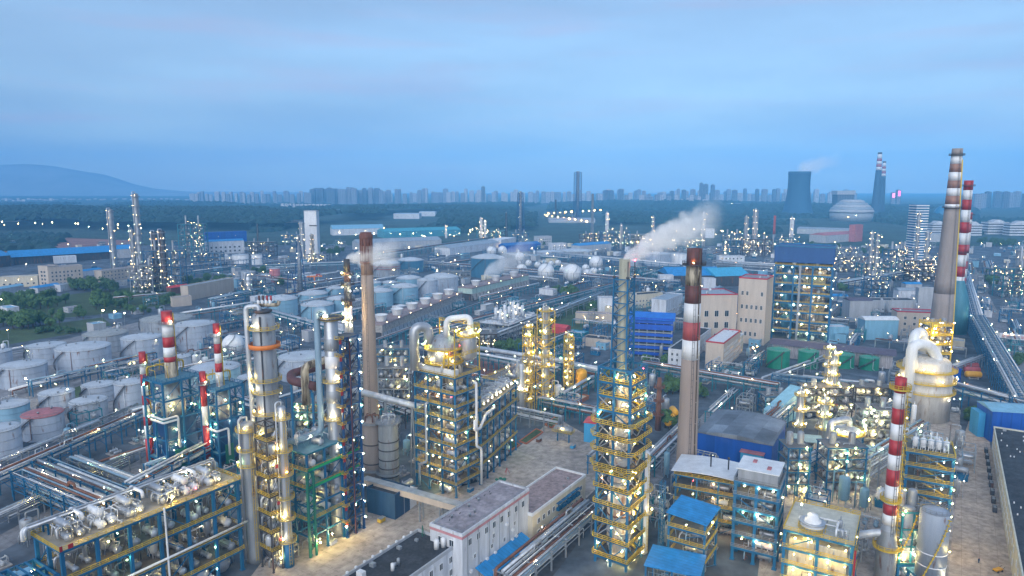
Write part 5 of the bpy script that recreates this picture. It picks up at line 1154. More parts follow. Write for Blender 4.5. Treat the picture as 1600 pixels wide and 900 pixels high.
# ================================================================ pipe racks
R_ = [ # px p, px q, z ground, width, levels, n, colour, label, lamps
 ((-25,792),(228,672),6,(7.5,10.5),8,BLUE,'two tier pipe rack on blue legs below the white tank farm',4),
 ((-25,762),(222,655),4,(8,),5,GREY,'single tier grey pipe rack along the white tank farm wall',3),
 ((66,752),(205,812),6,(6.5,9.5),8,BLUE,'cross pipe rack on blue legs leading to the exchanger platform',3),
 ((150,745),(300,692),5,(5,),6,GREY,'low pipe rack beside the striped heater',2),
 ((205,800),(380,700),5,(8,11),7,BLUE,'pipe rack hidden behind the exchanger platform top pipes',4),
 ((735,572),(872,598),6,(7,9.5),6,TEAL,'pipe rack with a thick pale pipe crossing behind the cooler platform',3),
 ((1005,590),(1215,628),6,(7,10),8,TEAL,'pipe rack passing behind the striped chimney',3),
 ((885,592),(935,604),6,(7,10),6,TEAL,'short pipe rack behind the lattice tower',1),
 ((1205,612),(1435,640),5,(8,11),6,BLUE,'pipe rack with a broad white pipe in front of the green tanks',4),
 ((1480,628),(1598,662),6,(8,11),7,BLUE,'pipe rack joining the white regenerator to the tall road rack',3),
 ((1598,668),(1524,520),11,(9,12,15),10,BLUE,'tall three tier rack of many white pipes beside the plant road',8),
 ((1524,516),(1506,440),10,(9,13),9,BLUE,'far stretch of the white pipe rack beside the plant road',5),
 ((792,930),(925,812),9,(4,6.5),9,GREY,'low wide rack of grey pipes beside the asphalt lane',3),
 ((1010,742),(1082,668),7,(3,5),9,GREY,'dense bundle of low pipes passing behind the lattice tower',2),
 ((1180,700),(1250,636),8,(6,9),8,BLUE,'blue pipe rack beside the grey patched shed roof',3),
 ((925,742),(985,690),4,(5,8),6,BLUE,'short blue pipe bridge beside the dirt yard',2),
 ((285,507),(440,482),6,(7,10),8,TEAL,'teal pipe rack behind the slim striped stack',3),
 ((330,483),(405,465),6,(7,10),8,TEAL,'raised teal pipe bridge near the hedge',2),
 ((178,478),(268,470),5,(8,),5,GREY,'white pipe bridge among the garden trees',2),
 ((395,492),(540,535),5,(6,9),7,TEAL,'pipe rack behind the tall columns',2),
 ((200,560),(420,520),4,(4,),6,GREY,'low pipe run between the white tanks',1),
 ((20,620),(300,540),4,(3,),7,GREY,'low pipe run on sleepers between the tank rows',1),
 ((60,660),(240,600),4,(3,),7,GREY,'low pipe run past the rosy roofed tank',1),
 ((640,545),(1000,445),6,(7,10),8,TEAL,'long straight pipe rack leading to the gas spheres',6),
 ((760,545),(940,470),6,(6,9),8,GREY,'pipe rack beside the row of trees',3),
 ((955,482),(1085,468),6,(7,10),8,BLUE,'double pipe rack behind the blue scaffolded building',3),
 ((720,425),(1060,455),6,(8,11),7,BLUE,'wide pipe rack in front of the gas spheres',4),
 ((560,412),(760,380),8,(8,11),6,TEAL,'far pipe bridge towards the long sheds',3),
 ((410,425),(560,420),6,(7,10),6,TEAL,'far pipe rack beside the white tower',3),
 ((240,432),(420,412),8,(10,),4,BLUE,'far blue covered bridge beside the hedge',3),
 ((1310,455),(1480,425),8,(8,11),7,BLUE,'far rack in the bright lit refinery',5),
 ((860,405),(1060,425),8,(8,11),6,BLUE,'far blue rack under the steam plume',3),
 ((1430,610),(1560,560),5,(6,),6,GREY,'grey pipe run past the blue cabin',1),
 ((36,778),(186,846),6,(5,8,11),9,BLUE,'three tier cross rack full of pipes next to the pale blue basin',3),((118,742),(262,800),5,(5,8),8,GREY,'two tier grey cross rack beside the striped heater',2),((-20,838),(196,735),5,(4,6),8,GREY,'low two tier pipe run along the road under the racks',2),((232,760),(400,692),4,(6,9),7,BLUE,'two tier pipe rack squeezed between heater and exchanger platform',2),
 ((1232,770),(1338,706),5,(6,10),8,BLUE,'two tier rack of silver pipes behind the furnace block',3),((1346,768),(1440,705),5,(6,10,14),8,GREY,'three tier grey rack behind the slim striped stack',3),((1338,690),(1446,640),5,(7,11),8,BLUE,'pipe rack at the foot of the white regenerator',3),((1195,606),(1300,566),4,(5,),6,GREY,'low pipe run in front of the largest green tank',1),((560,640),(640,668),5,(7,10),8,DARK,'dark pipe rack behind the silos',2),((880,640),(925,612),4,(6,9),7,TEAL,'short teal rack beside the yellow upright tank',2),((640,610),(655,580),4,(6,9),7,DARK,'dark rack beside the reactor structure back',1)]
for i,(p,q,w,zs,n,col,lab,nl) in enumerate(R_):
    P, Q = at(p[0],p[1]), at(q[0],q[1]); rack(lab.replace('leading ','running ').replace('far ','distant '), P, Q, w, zs, n, col, seed=500+i, lamps=nl, truss=(i in (8,9,33)), rr=(.16,.5) if P.y < 350 else (.2,.7), sp=9 if P.y < 500 else 15)
t = thing('transfer_pipe','very thick pale pipe on trestles crossing between cooler platform and lit columns','pipe',(0,0,0)); b=MB(); a_=at(735,545,9); b_=at(880,568,9); b.tube([(a_.x,a_.y,10.5),(b_.x,b_.y,10.5)],1.5,14); part(t,'pipe_shell',b,PIPE)
for k in range(5): c=a_.lerp(b_,k/4); b=MB(); b.bar((c.x,c.y,0),(c.x,c.y,9.3),.8); part(t,'trestle',b,BLUE)

# ================================================================ lit column cluster in the middle
for x,yb,yt,rp,lab,st in ((826,640,505,3.2,'thin yellow railed column, first of the lit trio',STAINW),(852,640,478,6.2,'tallest silver column of the lit trio with yellow landings',SILV2),(888,612,522,3.2,'shorter yellow green lit column of the trio',STAINW)):
    p = at(x,yb); H_ = hz(x,yt,p.y); s_ = mp(p.y,20); k = 9
    column(lab, p, rp*s_, H_, [H_*(i+1)/(k+.5) for i in range(k)], st, lamps=2, lk='yyw', lr=.24, group='lit column trio', railw=.14, cage=YEL)
p = at(795,650); t = thing('process_platform','short blue frame full of yellow lights around the lit column trio','process structure',p,U); occ_rect(p,U,34,16)
frame(t, 34, 16, [6,12,18], 5, 2, BLUE, .6, DECK, YEL, seed=61, brace=.3)
for z,s in ((0,1),(6,2),(12,3),(18,4)): fill(t, 34, 15, z, 6, 310+s, 6, 3, 5, lamps=12, lk='yyw', lr=.26)
p = at(812,648); column('pale grey column with a mid platform beside the lit column trio', at(814,640), 3.0, hz(812,565,at(814,640).y), [hz(812,610,at(814,640).y)], SILV, lamps=3, group='lit column trio', rot=0)
p = at(795,532); t = thing('compressor_platform','brilliantly lit white process deck of pipes and exchangers','process structure',p,R(62)); occ_rect(p,R(62),50,26)
frame(t, 50, 26, [6,12], 6, 3, GREY, .6, WHITE, WHITE, seed=62, brace=.2); 
for z,s in ((0,1),(6,2),(12,3)): fill(t, 50, 25, z, 6, 320+s, 9, 5, 9, lamps=16, lk='wwy', lr=.32)
for k in range(9): put('vessel', ves_mesh(1.5,9,WHITE), t, (5+k*5,6+(k%3)*7,12.2)); lamp(t,(5+k*5,4+(k%3)*7,19),'w',.36)
p = at(908,610); t = thing('drum_tank','bright yellow upright tank beside the lattice tower','storage tank',p,0); r=9*mp(p.y); occ(p.x,p.y,r); b=MB(); b.lathe([(r,1),(r,11),(r*.9,12.2),(r*.5,13.2),(.01,13.5)],28); part(t,'shell',b,YTANK); b=MB(); b.lathe([(r+.2,0),(r+.2,1)],28); part(t,'base_ring',b,CONC)
p = at(905,632); building('low orange walled pit cover beside the yellow upright tank', p, U, 12, 9, 1.6, mat('pit_brick',(.4,.16,.08),.9), BEIGE, name='pit_cover', cat='pit')
n_ = at(912,690); building('small sky blue cabin with a red roof at the foot of the lattice tower', n_, R(-20), 8, 9, 9.5, WALLLB, ROOFR, kind='gabley', rise=1.2, name='cabin', cat='cabin')
p = at(880,690); t = thing('horizontal_drum','grey horizontal drum on saddles beside the dirt yard','process drum',p,R(-30)); occ(p.x,p.y,6); put('drum_shell', exch_mesh(1.6,8,SILV2), t, (0,0,6), PI/2); b=MB(); [b.bar((x,0,0),(x,0,5),.5) for x in (-3,3)]; part(t,'stand',b,BLUE); b=MB(); b.rail([(-5,-2,5),(5,-2,5),(5,2,5)],1.2,.12); part(t,'railing',b,YEL); lamp(t,(0,-2,7),'y')
p = at(1028,672); t = thing('vent_stack','rusty brown vent tower with yellow drums among trees','stack',p,0); occ(p.x,p.y,4); H_=hz(1028,590,p.y); b=MB(); b.tube([(0,0,0),(0,0,H_)],[1.6,1.0],14); part(t,'shaft',b,RUSTY)
for z in (8,15,22): b=MB(); b.lathe([(1.3,z),(2.8,z),(2.8,z+.2),(1.3,z+.2)],14); b.rail([(2.7*math.cos(k*PI/5),2.7*math.sin(k*PI/5),z+.2) for k in range(10)],1.2,.12,2,True); part(t,'ring_platform',b,RUSTY)
for k in range(3): b=MB(); b.drum((0,0,0),1.9,5,'y',14); part(t,'yellow_drum',b,YTANK,(5+k*2,2+k*2,4+k*2)); lamp(t,(4+k*2,0+k,6),'y')
# ================================================================ buildings placed by their front foot
def fb(label, l, r, ytop, depth, wall, roof, kind='flat', **k):
    a, b = at(*l), at(*r); rot = heading(a, b); H = max(2.5, hz(l[0], ytop, a.y)); return building(label, a, rot, (b-a).length, depth, H, wall, roof, kind=kind, **k)
# boiler house, open blue frame full of lights
a, b_ = at(1205,527), at(1293,535); rot = heading(a,b_); L = (b_-a).length; W = 26; HB = hz(1205,384,a.y); occ_rect(a,rot,L,W,3)
t = thing('boiler_house', 'huge blue open boiler house with solid top band and glowing floors', 'process structure', a, rot)
zs = [HB*k/10 for k in range(1,9)]; frame(t, L, W, zs, 3, 2, BLUE, 1.3, DECK, YEL, seed=71, brace=.3, out=.2, railw=.16)
b = MB(); b.box(-1,-1,HB*.83,L+1,W+1,HB-.4); part(t,'top_band',b,WALLBL if False else mat('band_blue',(.012,.075,.24),.5,var=.15))
b = MB(); b.box(-1.4,-1.4,HB-.4,L+1.4,-.6,HB+.6); b.box(-1.4,W+.6,HB-.4,L+1.4,W+1.4,HB+.6); b.box(-1.4,-.6,HB-.4,-.6,W+.6,HB+.6); b.box(L+.6,-.6,HB-.4,L+1.4,W+.6,HB+.6); part(t,'parapet',b,BLUE)
b = MB(); b.box(L+.2,-.3,4,L+.5,W+.3,HB*.83); part(t,'side_cladding',b,MAT['band_blue']); b = MB(); b.bar((L*.45,-.6,0),(L*.45,-.6,HB*.8),1.6); part(t,'front_pipe',b,GREY)
b = MB(); b.vdrum((0,0,HB*.3),6,HB*.5,20); part(t,'boiler_drum',b,mat('boiler_blue',(.03,.13,.25),.5),(L*.25,9,0)); b=MB(); b.box(L*.5,6,HB*.12,L*.9,16,HB*.75); part(t,'furnace_wall',b,mat('boiler_tan',(.16,.15,.13),.8,var=.5,scale=.3))
b = MB(); b.vdrum((0,0,HB*.08),5,HB*.18,18); part(t,'boiler_drum',b,MAT['boiler_blue'],(L*.25,9,0))
for i,z in enumerate([0]+zs):
    fill(t, L, W-8, z, HB*.09, 400+i, 2, 2, 2, lamps=0, mats=[SILV,WHITE,SILV2])
    for k in range(5): lamp(t,(L*(k+rng.random())/5,rng.uniform(.5,7),z+HB*.07),rng.choice(['y!','w!','w!']),.46)
    if i > 2: lamp(t,(L+1,rng.uniform(0,W),z+3),'w',.4)
fb('tall beige block with red roof edge beside the glowing boiler house', (1150,535),(1193,540),434,24, BEIGE, ROOFM, trim=REDT, win=(4,8,10.5,3.6,1.6,3.2), faces='f', roofbits=3, name='beige_block')
fb('lower beige hall with red roof edge and tall windows behind the striped chimney', (1086,538),(1149,537),461,28, BEIGE, ROOFG, trim=REDT, win=(3,6,9,8,3.0,4.6), faces='f', roofbits=6, name='beige_hall')
n_, rot, L, W = corner3((1129,579),(1155,556),(1103,574),0); H_ = hz(1129,537,n_.y)
building('four storey tan building with a white roof and red edge by an orange lamp', n_, rot, L, W, H_, BEIGE, WHITE, REDT, (4,2.5,3.6,3.4,1.4,1.8), faces='f', roofbits=2, name='tan_building')
n2 = loc2((n_,rot),L+.5,1); building('lower cream annex with grey roof attached to the tan building', n2, rot, 15, W-4, H_*.72, CREAM, ROOFG, WHITE, (3,2.5,3.6,3.0,1.2,1.6), faces='f', name='cream_annex')
lamp_post('orange glowing lamp post at the tan building corner', at(1173,560), 8, 'o', None, .8); lamp_post('orange lamp post in the court beside the cream annex', at(1180,556), 7, 'o', None, .6)
n_, rot, L, W = corner3((1064,578),(1110,540),(1052,574),0); building('narrow white building with a dark roof directly behind the striped chimney', n_, rot, L, max(W,9), 13, WALLW, ROOFD, None, (3,2.5,3.8,3.4,1.3,1.8), faces='fl', name='white_building')
# blue netted building under scaffold
a, b_ = at(985,556), at(1048,560); rot = heading(a,b_); L=(b_-a).length; H_ = hz(985,497,a.y); W = 22; occ_rect(a,rot,L,W)
t = thing('netted_building','bright blue netted building under construction with a blue sheet roof','building',a,rot); k = 6
NET = mat('blue_net',(.01,.09,.5),.6,var=.25)
frame(t, L, W, [H_*i/k for i in range(1,k+1)], 5, 2, GREY, .7, DECKB, None, seed=73, brace=0, out=.1)
for i in range(k):
    z = H_*i/k; hh = H_/k*(.45 if i < k-2 else .85); b = MB(); b.box(-.9,-.9,z+H_/k*.35,L+.9,-.6,z+H_/k*.35+hh); b.box(-.9,-.6,z+H_/k*.35,-.6,W+.6,z+H_/k*.35+hh); b.box(L+.6,-.6,z+H_/k*.35,L+.9,W*.3,z+H_/k*.35+hh); part(t,'net_band',b,NET)
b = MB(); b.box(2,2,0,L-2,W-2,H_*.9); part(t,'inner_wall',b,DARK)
b = MB(); b.add([(-2,-2,H_-.5),(L+2,-2,H_-.5),(L+2,W+2,H_-.5),(-2,W+2,H_-.5),(-2,W/2,H_+3.2),(L+2,W/2,H_+3.2)],[(0,1,5,4),(2,3,4,5),(0,4,3),(1,2,5),(0,3,2,1)]); part(t,'sheet_roof',b,mat('net_roof',(.02,.17,.6),.5))
# purple roofed shed and green tanks
fb('long shed with a dull purple roof and striped wall behind the green tanks', (1206,557),(1394,577),537,19, mat('striped_wall',(.4,.38,.4),.8,var=.5,scale=1.5), ROOFP, kind='gable', rise=1.6, over=2, name='long_shed', cat='shed')
for cx,hw,yt,yb,lab in ((1215,17,546,573,'largest dark green tank at the end of the row'),(1262,15,548,573,'second dark green tank next to the largest'),(1318,14.5,553,573,'dark green tank standing between grey columns'),(1357,14,558,576,'smallest dark green tank beside the white regenerator')):
    tank(lab, cx, hw, yt, yb, TANKG, TANKGR, 'green tanks', dome=.22)
# sheds and blocks towards the tall stacks
B_ = [((1326,503),(1361,503),470,14,WALLG,ROOFP,'gable','grey shed with a purple brown roof, highest of the small sheds',{}),((1350,531),(1402,531),500,12,ROOFLB,WHITE,'arch','pale blue shed with a white curved roof',{'rise':2}),
 ((1399,524),(1470,527),487,14,BEIGE,ROOFM,'flat','beige block with red edge and rusty outside stair',{'trim':REDT,'win':(3,5,5,7,1.8,2.2),'faces':'f','roofbits':2}),((1433,487),(1462,488),451,9,WALLG,ROOFG,'flat','tall plain grey box building at the foot of the brown striped stack',{}),
 ((1360,488),(1430,488),470,16,WALLG,ROOFD,'flat','long low grey building with a black roof',{'win':(1,3,4,4,1.5,1.6),'faces':'f','roofbits':3}),((1293,533),(1325,533),512,12,ROOFLB,WHITE,'flat','low white framed blue cabins beside the boiler house',{}),
 ((1302,470),(1325,470),463,10,WALLG,ROOFBL,'gable','small hut with a vivid blue roof near the boiler house',{}),((1415,455),(1440,455),444,10,WALLG,ROOFBL,'gable','small hut with a vivid blue roof by the brown striped stack',{}),((1403,470),(1430,470),454,10,WALLW,ROOFG,'arch','small white hall with a round roof',{'rise':2.5}),
 ((1030,449),(1052,449),431,10,WALLW,ROOFG,'flat','small white cube beside the striped chimney',{}),((1099,453),(1118,453),436,10,WALLW,ROOFG,'flat','small white box in front of the blue warehouses',{}),
 ((1046,447),(1130,446),431,50,DARK,ROOFBL,'gable','wide open warehouse with a vivid blue roof behind the striped chimney',{'rise':8}),((1118,448),(1172,446),432,45,DARK,mat('blue_sun_roof',(.06,.4,.62),.5),'gable','open warehouse with a paler blue roof next to the beige block',{'rise':8}),
 ((935,491),(958,491),466,10,WALLW,ROOFG,'flat','white windowless box behind the lattice tower mast',{}),((899,505),(957,507),490,10,BEIGE,ROOFM,'flat','long low beige building with two blazing floodlights',{'lit':2}),((990,482),(1035,478),462,14,CREAM,ROOFD,'flat','cream building with dark roof behind the blue netted building',{'win':(2,3,4,4,1.5,1.6),'faces':'f','roofbits':3}),
 ((1040,500),(1066,488),470,14,WALLW,ROOFG,'flat','white building beside the upper part of the striped chimney',{'win':(2,3,4,4,1.5,1.6),'faces':'f'}),((910,540),(955,545),528,12,BEIGE,ROOFD,'flat','low building with dark roof by the lit column trio',{'roofbits':3}),((886,530),(912,534),518,8,TEAL,ROOFLB,'flat','teal containers block behind the lit column trio',{}),((862,520),(884,523),510,8,ROOFR,ROOFR,'gable','dull red shed behind the lit column trio',{}),
 ((1486,600),(1500,600),578,8,WALLBL,WALLBL,'flat','small vivid blue cabin beside the white regenerator',{}),
 ((22,414),(176,404),402,45,DARK,ROOFBL,'gable','very long warehouse with a vivid blue roof beside red earth',{'rise':9,'over':3}),((177,404),(212,402),390,40,WALLG,ROOFBL,'gable','shorter vivid blue warehouse at the end of the long one',{'rise':6}),((-40,422),(18,416),404,40,DARK,ROOFBL,'gable','blue roofed warehouse cut by the picture edge',{'rise':7}),
 ((40,411),(56,410),402,9,WALLW,WHITE,'flat','lit white box in front of the long blue warehouse',{'lit':1}),((60,410),(74,409),401,9,WALLW,WHITE,'flat','second lit white box in front of the long blue warehouse',{'lit':1}),((78,409),(92,408),400,9,WALLW,WHITE,'flat','third lit white box in front of the long blue warehouse',{'lit':1}),((96,408),(110,407),399,9,WALLW,WHITE,'flat','fourth lit white box in front of the long blue warehouse',{'lit':1}),
 ((78,448),(131,443),419,16,BEIGE,ROOFM,'flat','five storey beige office block with white piers',{'win':(5,3,4.6,4.2,1.8,2.4),'faces':'f','roofbits':3}),((62,447),(77,448),416,14,BEIGE,ROOFM,'flat','beige stair wing of the five storey office block',{'win':(4,4,4.6,5,3.0,2.6),'faces':'f'}),((160,441),(212,434),424,14,BEIGE,ROOFM,'flat','three storey beige office block near the lit columns',{'win':(3,3,4.4,5,1.8,2),'faces':'f','lit':2}),((212,433),(224,431),418,12,BEIGE,ROOFM,'flat','narrow beige wing near the lit columns',{'win':(3,3,4.4,4,1.6,2),'faces':'f'}),
 ((130,432),(160,428),424,10,WALLW,ROOFBL,'gable','small white hall with a vivid blue roof between the office blocks',{}),((60,460),(96,454),450,12,WALLG,ROOFBL,'gable','low shed with a blue roof among the garden trees',{}),((0,450),(60,447),434,12,CREAM,ROOFG,'flat','long low cream hall with three lamps',{'lit':3,'win':(1,4,4,6,2,2),'faces':'f'}),((95,456),(125,451),446,10,WALLW,ROOFG,'flat','long white garage at the garden edge',{}),((0,462),(38,455),452,10,WALLG,ROOFLB,'gable','low pale roofed hall in the garden trees',{}),((85,412),(120,410),412-10,14,WALLW,WHITE,'flat','white flat hall behind the five storey office block',{}),
 ((323,398),(382,395),378,20,WALLW,ROOFBL,'gable','white hall with square windows and blue roof by the lit frame',{'win':(2,5,7,8,3,3),'faces':'f','rise':3}),((322,380),(386,377),364,20,WALLBL,WALLBL,'flat','blue hall behind the white windowed hall',{'lit':5}),
 ((270,480),(300,477),466,9,BEIGE,ROOFM,'flat','low beige hall beside the hedge',{}),((295,470),(366,455),448,10,BEIGE,ROOFG,'flat','long low pinkish hall in front of the hedge',{'roofbits':4}),((268,460),(296,456),450,9,BRICKD,ROOFR,'gable','small red brick house by the hedge',{}),
 ((703,399),(780,388),388,34,WALLW,ROOFG,'gable','long pale shed with a sloping grey roof near the dark blue tank',{'rise':5}),((783,387),(806,383),375,30,WALLW,WHITE,'flat','white end block of the long pale shed',{}),((560,392),(690,386),380,40,WALLG,ROOFG,'gable','very long grey shed behind the brown chimney',{'rise':6}),((600,372),(720,368),362,60,mat('hall_teal',(.05,.25,.35),.6),mat('hall_teal_roof',(.05,.33,.42),.6),'gable','long teal roofed hall far behind the brown chimney',{'rise':6,'lit':6}),
 ((840,385),(862,384),370,16,WALLG,ROOFG,'flat','grey block beside the derrick tower',{'win':(3,4,5,5,2,2.5),'faces':'f','lit':2}),((862,392),(885,391),381,14,WALLW,ROOFG,'flat','low lit white block by the gas spheres',{'win':(2,3,4,5,2,2),'faces':'f','lit':3}),((790,395),(845,391),384,22,WALLBL,mat('deep_blue_roof',(.01,.14,.42),.5),'gable','deep blue shed behind the gas spheres',{'rise':4}),((905,396),(955,392),384,22,WALLG,ROOFBL,'gable','hall with blue roof beside the steam plume',{'rise':4}),
 ((1123,412),(1163,412),401,14,WALLW,ROOFG,'flat','white hall behind the blue roofed warehouses',{'win':(2,3,5,6,2,2.5),'faces':'f','lit':4}),((1098,372),(1116,372),358,16,WALLW,ROOFG,'flat','plain white block in the lit refinery',{}),((1245,365),(1325,368),357,40,WALLG,ROOFG,'gable','wide grey hall under the stadium',{'rise':4,'lit':4}),((1290,380),(1345,376),368,40,WALLG,PINK,'gable','pinkish roofed hall below the stadium',{'rise':5}),((1335,378),(1347,377),352,14,PINK,PINK,'flat','pink gable block beside the pinkish roofed hall',{}),
 ((858,348),(930,348),343,60,WALLG,ROOFG,'gable','wide pale hall beside the curving street lamps',{'rise':5}),((615,342),(655,342),334,70,WALLW,ROOFLB,'flat','white factory hall in the woods',{}),((655,338),(680,338),331,60,WALLW,ROOFLB,'flat','taller white factory hall in the woods',{}),((520,368),(600,366),358,50,WALLW,ROOFLB,'arch','round roofed pale hall by the white tower',{'rise':9,'lit':4}),((448,348),(480,347),341,60,WALLW,ROOFLB,'flat','long white hall in the woods behind the white tower',{}),((0,346),(30,346),340,50,WALLW,PINK,'gable','pale hall with a reddish roof on the far slope',{'rise':4}),((1440,378),(1500,378),366,30,WALLG,ROOFG,'flat','grey hall at the foot of the terrace blocks',{'lit':4})]
for l,r,yt,dp,wl,rf,kd,lab,kw in B_:
    nm = 'warehouse' if 'warehouse' in lab else ('shed' if 'shed' in lab else ('hall' if 'hall' in lab else 'low_building')); kw.setdefault('cat', nm.replace('_',' ').replace('low ','')); fb(lab.replace(' far behind',' well behind'), l, r, yt, dp, wl, rf, kd, name=nm, **kw)
# white slab tower by the old columns
a, b_ = at(478,407), at(497,407); H_ = hz(478,330,a.y); t = thing('slab_tower','tall plain white slab tower beside lit columns','tower',a,heading(a,b_)); occ_rect(a,0,(b_-a).length,14); b=MB(); b.box(0,0,0,(b_-a).length,16,H_); part(t,'wall',b,WHITE); b=MB(); b.box(-.4,-.4,H_,(b_-a).length+.4,16.4,H_+1); part(t,'cap',b,WALLG); b=MB(); b.box((b_-a).length*.4,-.6,H_*.7,(b_-a).length+.6,-.1,H_*.72); part(t,'service_ledge',b,DARK)

# ================================================================ tall stacks at the edge of the photo
p = at(1467,545); H_ = hz(1489,232,p.y); f_ = lambda y: hz(1480,y,p.y)
t = stack('tallest brown concrete chimney with dull white and brown bands', p, H_, 8.2, 3.4, [(f_(458),CHIMG),(f_(325),CHIMG),(f_(319),WHITE),(f_(306),BROWNB),(f_(294),WHITE),(f_(282),BROWNB),(f_(269),WHITE),(f_(256),BROWNB),(f_(243),WHITE),(H_,CHIMG)], plat=[f_(243),f_(325)], group='striped chimneys')
b = MB(); b.bar((6.0,-5.2,4),(2.4,-2.6,H_-8),.9); part(t,'cable_duct',b,YEL)
p = at(1491,520); H_ = hz(1501,282,p.y); f_ = lambda y: hz(1497,y,p.y); r = 3.6
t = stack('bright red and white striped stack on a teal tapering base', p, H_, r, 3.3, [(f_(432),WHITE),(f_(416),RED),(f_(398),WHITE),(f_(382),RED),(f_(364),WHITE),(f_(347),RED),(f_(328),WHITE),(f_(312),RED),(f_(297),WHITE),(H_,RED)], plat=[f_(291),f_(395)], group='striped chimneys')
b = MB(); b.lathe([(9,0),(8.5,f_(470)),(4.2,f_(440)),(3.7,f_(438))],24); part(t,'base_cone',b,mat('stack_teal',(.06,.22,.3),.6,var=.25))
b = MB(); b.box(-10,-6,0,-9.3,6,f_(470)); part(t,'side_lattice',b,YEL)
p = at(1503,470); H_ = hz(1507,332,p.y); f_ = lambda y: hz(1505,y,p.y)
t = stack('thin dull red and white stack behind the bright striped one', p, H_, 2.3, 2.1, [(f_(443),WHITE),(f_(434),REDP),(f_(420),WHITE),(f_(408),REDP),(f_(395),WHITE),(f_(382),REDP),(f_(363),WHITE),(f_(350),REDP),(f_(343),WHITE),(H_,REDP)], plat=[f_(336)], group='striped chimneys')

# ================================================================ columns and units of the old refinery, smaller with distance
def fcol(label, x, yb, yt, hw, n, m=SILV2, lk='wwy', **k):
    p = at(x, yb); H = hz(x, yt, p.y); s = mp(p.y); lr = max(.3, s*.3)
    return column(label, p, max(.7,hw*s), H, [H*(i+1)/(n+.4) for i in range(n)], m, lamps=2, lk=lk, lr=lr, rails=GREY, group='refinery columns', railw=.2, **k)
def funit(label, xl, xr, yb, yt, nl, nlev=4, col=BLUE, nex=4, seed=0, deep=14, lk='wwy', ncol=2, mats=None):
    rng.random()
    a, b = at(xl,yb), at(xr,yb); L = (b-a).length; H = hz(xl,yt,a.y); s = mp(a.y); lr = max(.28, s*.3); rot = rng.uniform(-.12,.12); occ_rect(a,rot,L,deep)
    t = thing('process_unit', label, 'process structure', a, rot, 'refinery units'); frame(t, L, deep, [H*(i+1)/nlev for i in range(nlev)], max(2,int(L/10)), 1, col, max(.5,s*.9), DECK, None, seed=seed+int(xl), brace=.4)
    for i in range(nlev): fill(t, L, deep-1, H*i/nlev, H/nlev, seed+i+int(xl), nex, 1, 2, lamps=0, mats=mats)
    for k in range(ncol): put('tower', cached(('tw',round(H)), lambda: MB().vdrum((0,0,0), 1.3, H*1.25, 12).mesh('tower', SILV2)), t, (L*(k+.5)/ncol, deep*.5, 0))
    for k in range(nl if a.y > 420 else int(nl*.5)): lamp(t, (L*rng.random(), rng.choice([-.7,-.7,deep*.5]), H*rng.uniform(.08,1.08)), rng.choice(lk), lr)
    return t
def mast(label, x, yb, yt, hb, ht, m=DARK, nl=3, cyl=False):
    p = at(x,yb); H = hz(x,yt,p.y); s = mp(p.y); t = thing('lattice_mast', label, 'mast', p, .4, 'refinery masts'); occ(p.x,p.y,hb*s); b = MB(); n = max(4,int(H/7)); r0,r1 = hb*s, ht*s; rr = lambda z: r0+(r1-r0)*z/H; w = max(.35,s*.6)
    for i in range(n):
        z0,z1 = H*i/n,H*(i+1)/n; c0=[(sx*rr(z0),sy*rr(z0),z0) for sx,sy in ((-1,-1),(1,-1),(1,1),(-1,1))]; c1=[(sx*rr(z1),sy*rr(z1),z1) for sx,sy in ((-1,-1),(1,-1),(1,1),(-1,1))]
        for k in range(4): b.bar(c0[k],c1[k],w); b.bar(c1[k],c1[(k+1)%4],w*.6); b.bar(c0[k],c1[(k+1)%4],w*.5)
    part(t,'lattice',b,m)
    if cyl: b=MB(); b.lathe([(r0*.5,0),(r1*.6,H+3)],12); part(t,'flare_pipe',b,SILV2)
    for k in range(nl): z=H*(k+1)/nl; lamp(t,(-rr(z),-rr(z)-.4,z),'w',max(.3,s*.3))
    return t
for a_ in (('dark twin tower with lit platforms, tallest of the lit cluster by the blue warehouse',222,440,302,4.2,9,SILV2),('lit column beside the end of the blue warehouse',180,425,327,4.2,9,SILV2),('dark lit column, first of a pair beside the tallest tower',247,452,362,4,9,DARK),('dark lit column, second of a pair beside the tallest tower',259,455,360,4.5,9,DARK),('slim lit column on the near side of the tall dark tower',212,440,358,3,6,SILV2),('slim lit column next to the white slab tower',474,410,347,3.5,7,SILV2),('yellow lit column in front of the white slab tower',489,412,366,2.6,6,STAINW),
  ('short lit column beside the derrick tower',752,372,340,2.2,5,WHITE),('short lit twin column beside the derrick tower',758,372,344,2,4,WHITE),('white lit column near the curving street lamps',948,385,332,2.6,6,WHITE),('lit column in the middle of the lit refinery',1020,375,338,2.2,5,SILV2),('tallest lit column of the lit refinery behind the striped chimney',1178,395,327,4,7,SILV2),('lit column next to the tallest one of the lit refinery',1164,395,338,3,6,SILV2),('slim lit column behind the striped chimney top',1098,385,332,3,6,SILV2),('lit column at the corner of the boiler house',1235,392,340,3,6,WHITE),
  ('lit column of the bright refinery beside the boiler house',1357,440,362,2.6,8,SILV2),('second lit column of the bright refinery beside the boiler house',1366,440,366,2.6,8,SILV2),('tall lit column in front of the louvred tower',1428,430,332,2.6,9,SILV2),('dark lit column beside the louvred tower',1444,432,362,2.8,7,SILV2),('lit column between louvred tower and stadium',1405,425,378,2.4,5,SILV2),('lit column at the photo edge beyond the plant road',1588,460,388,6,6,SILV2),('lit column trio member beside the steam plume',970,390,350,2,4,SILV2),('lit column next to the teal hall',697,372,352,1.6,3,WHITE),('silver twin vessel stack by the hedge',390,462,428,6,4,SILV)):
    fcol(*a_)
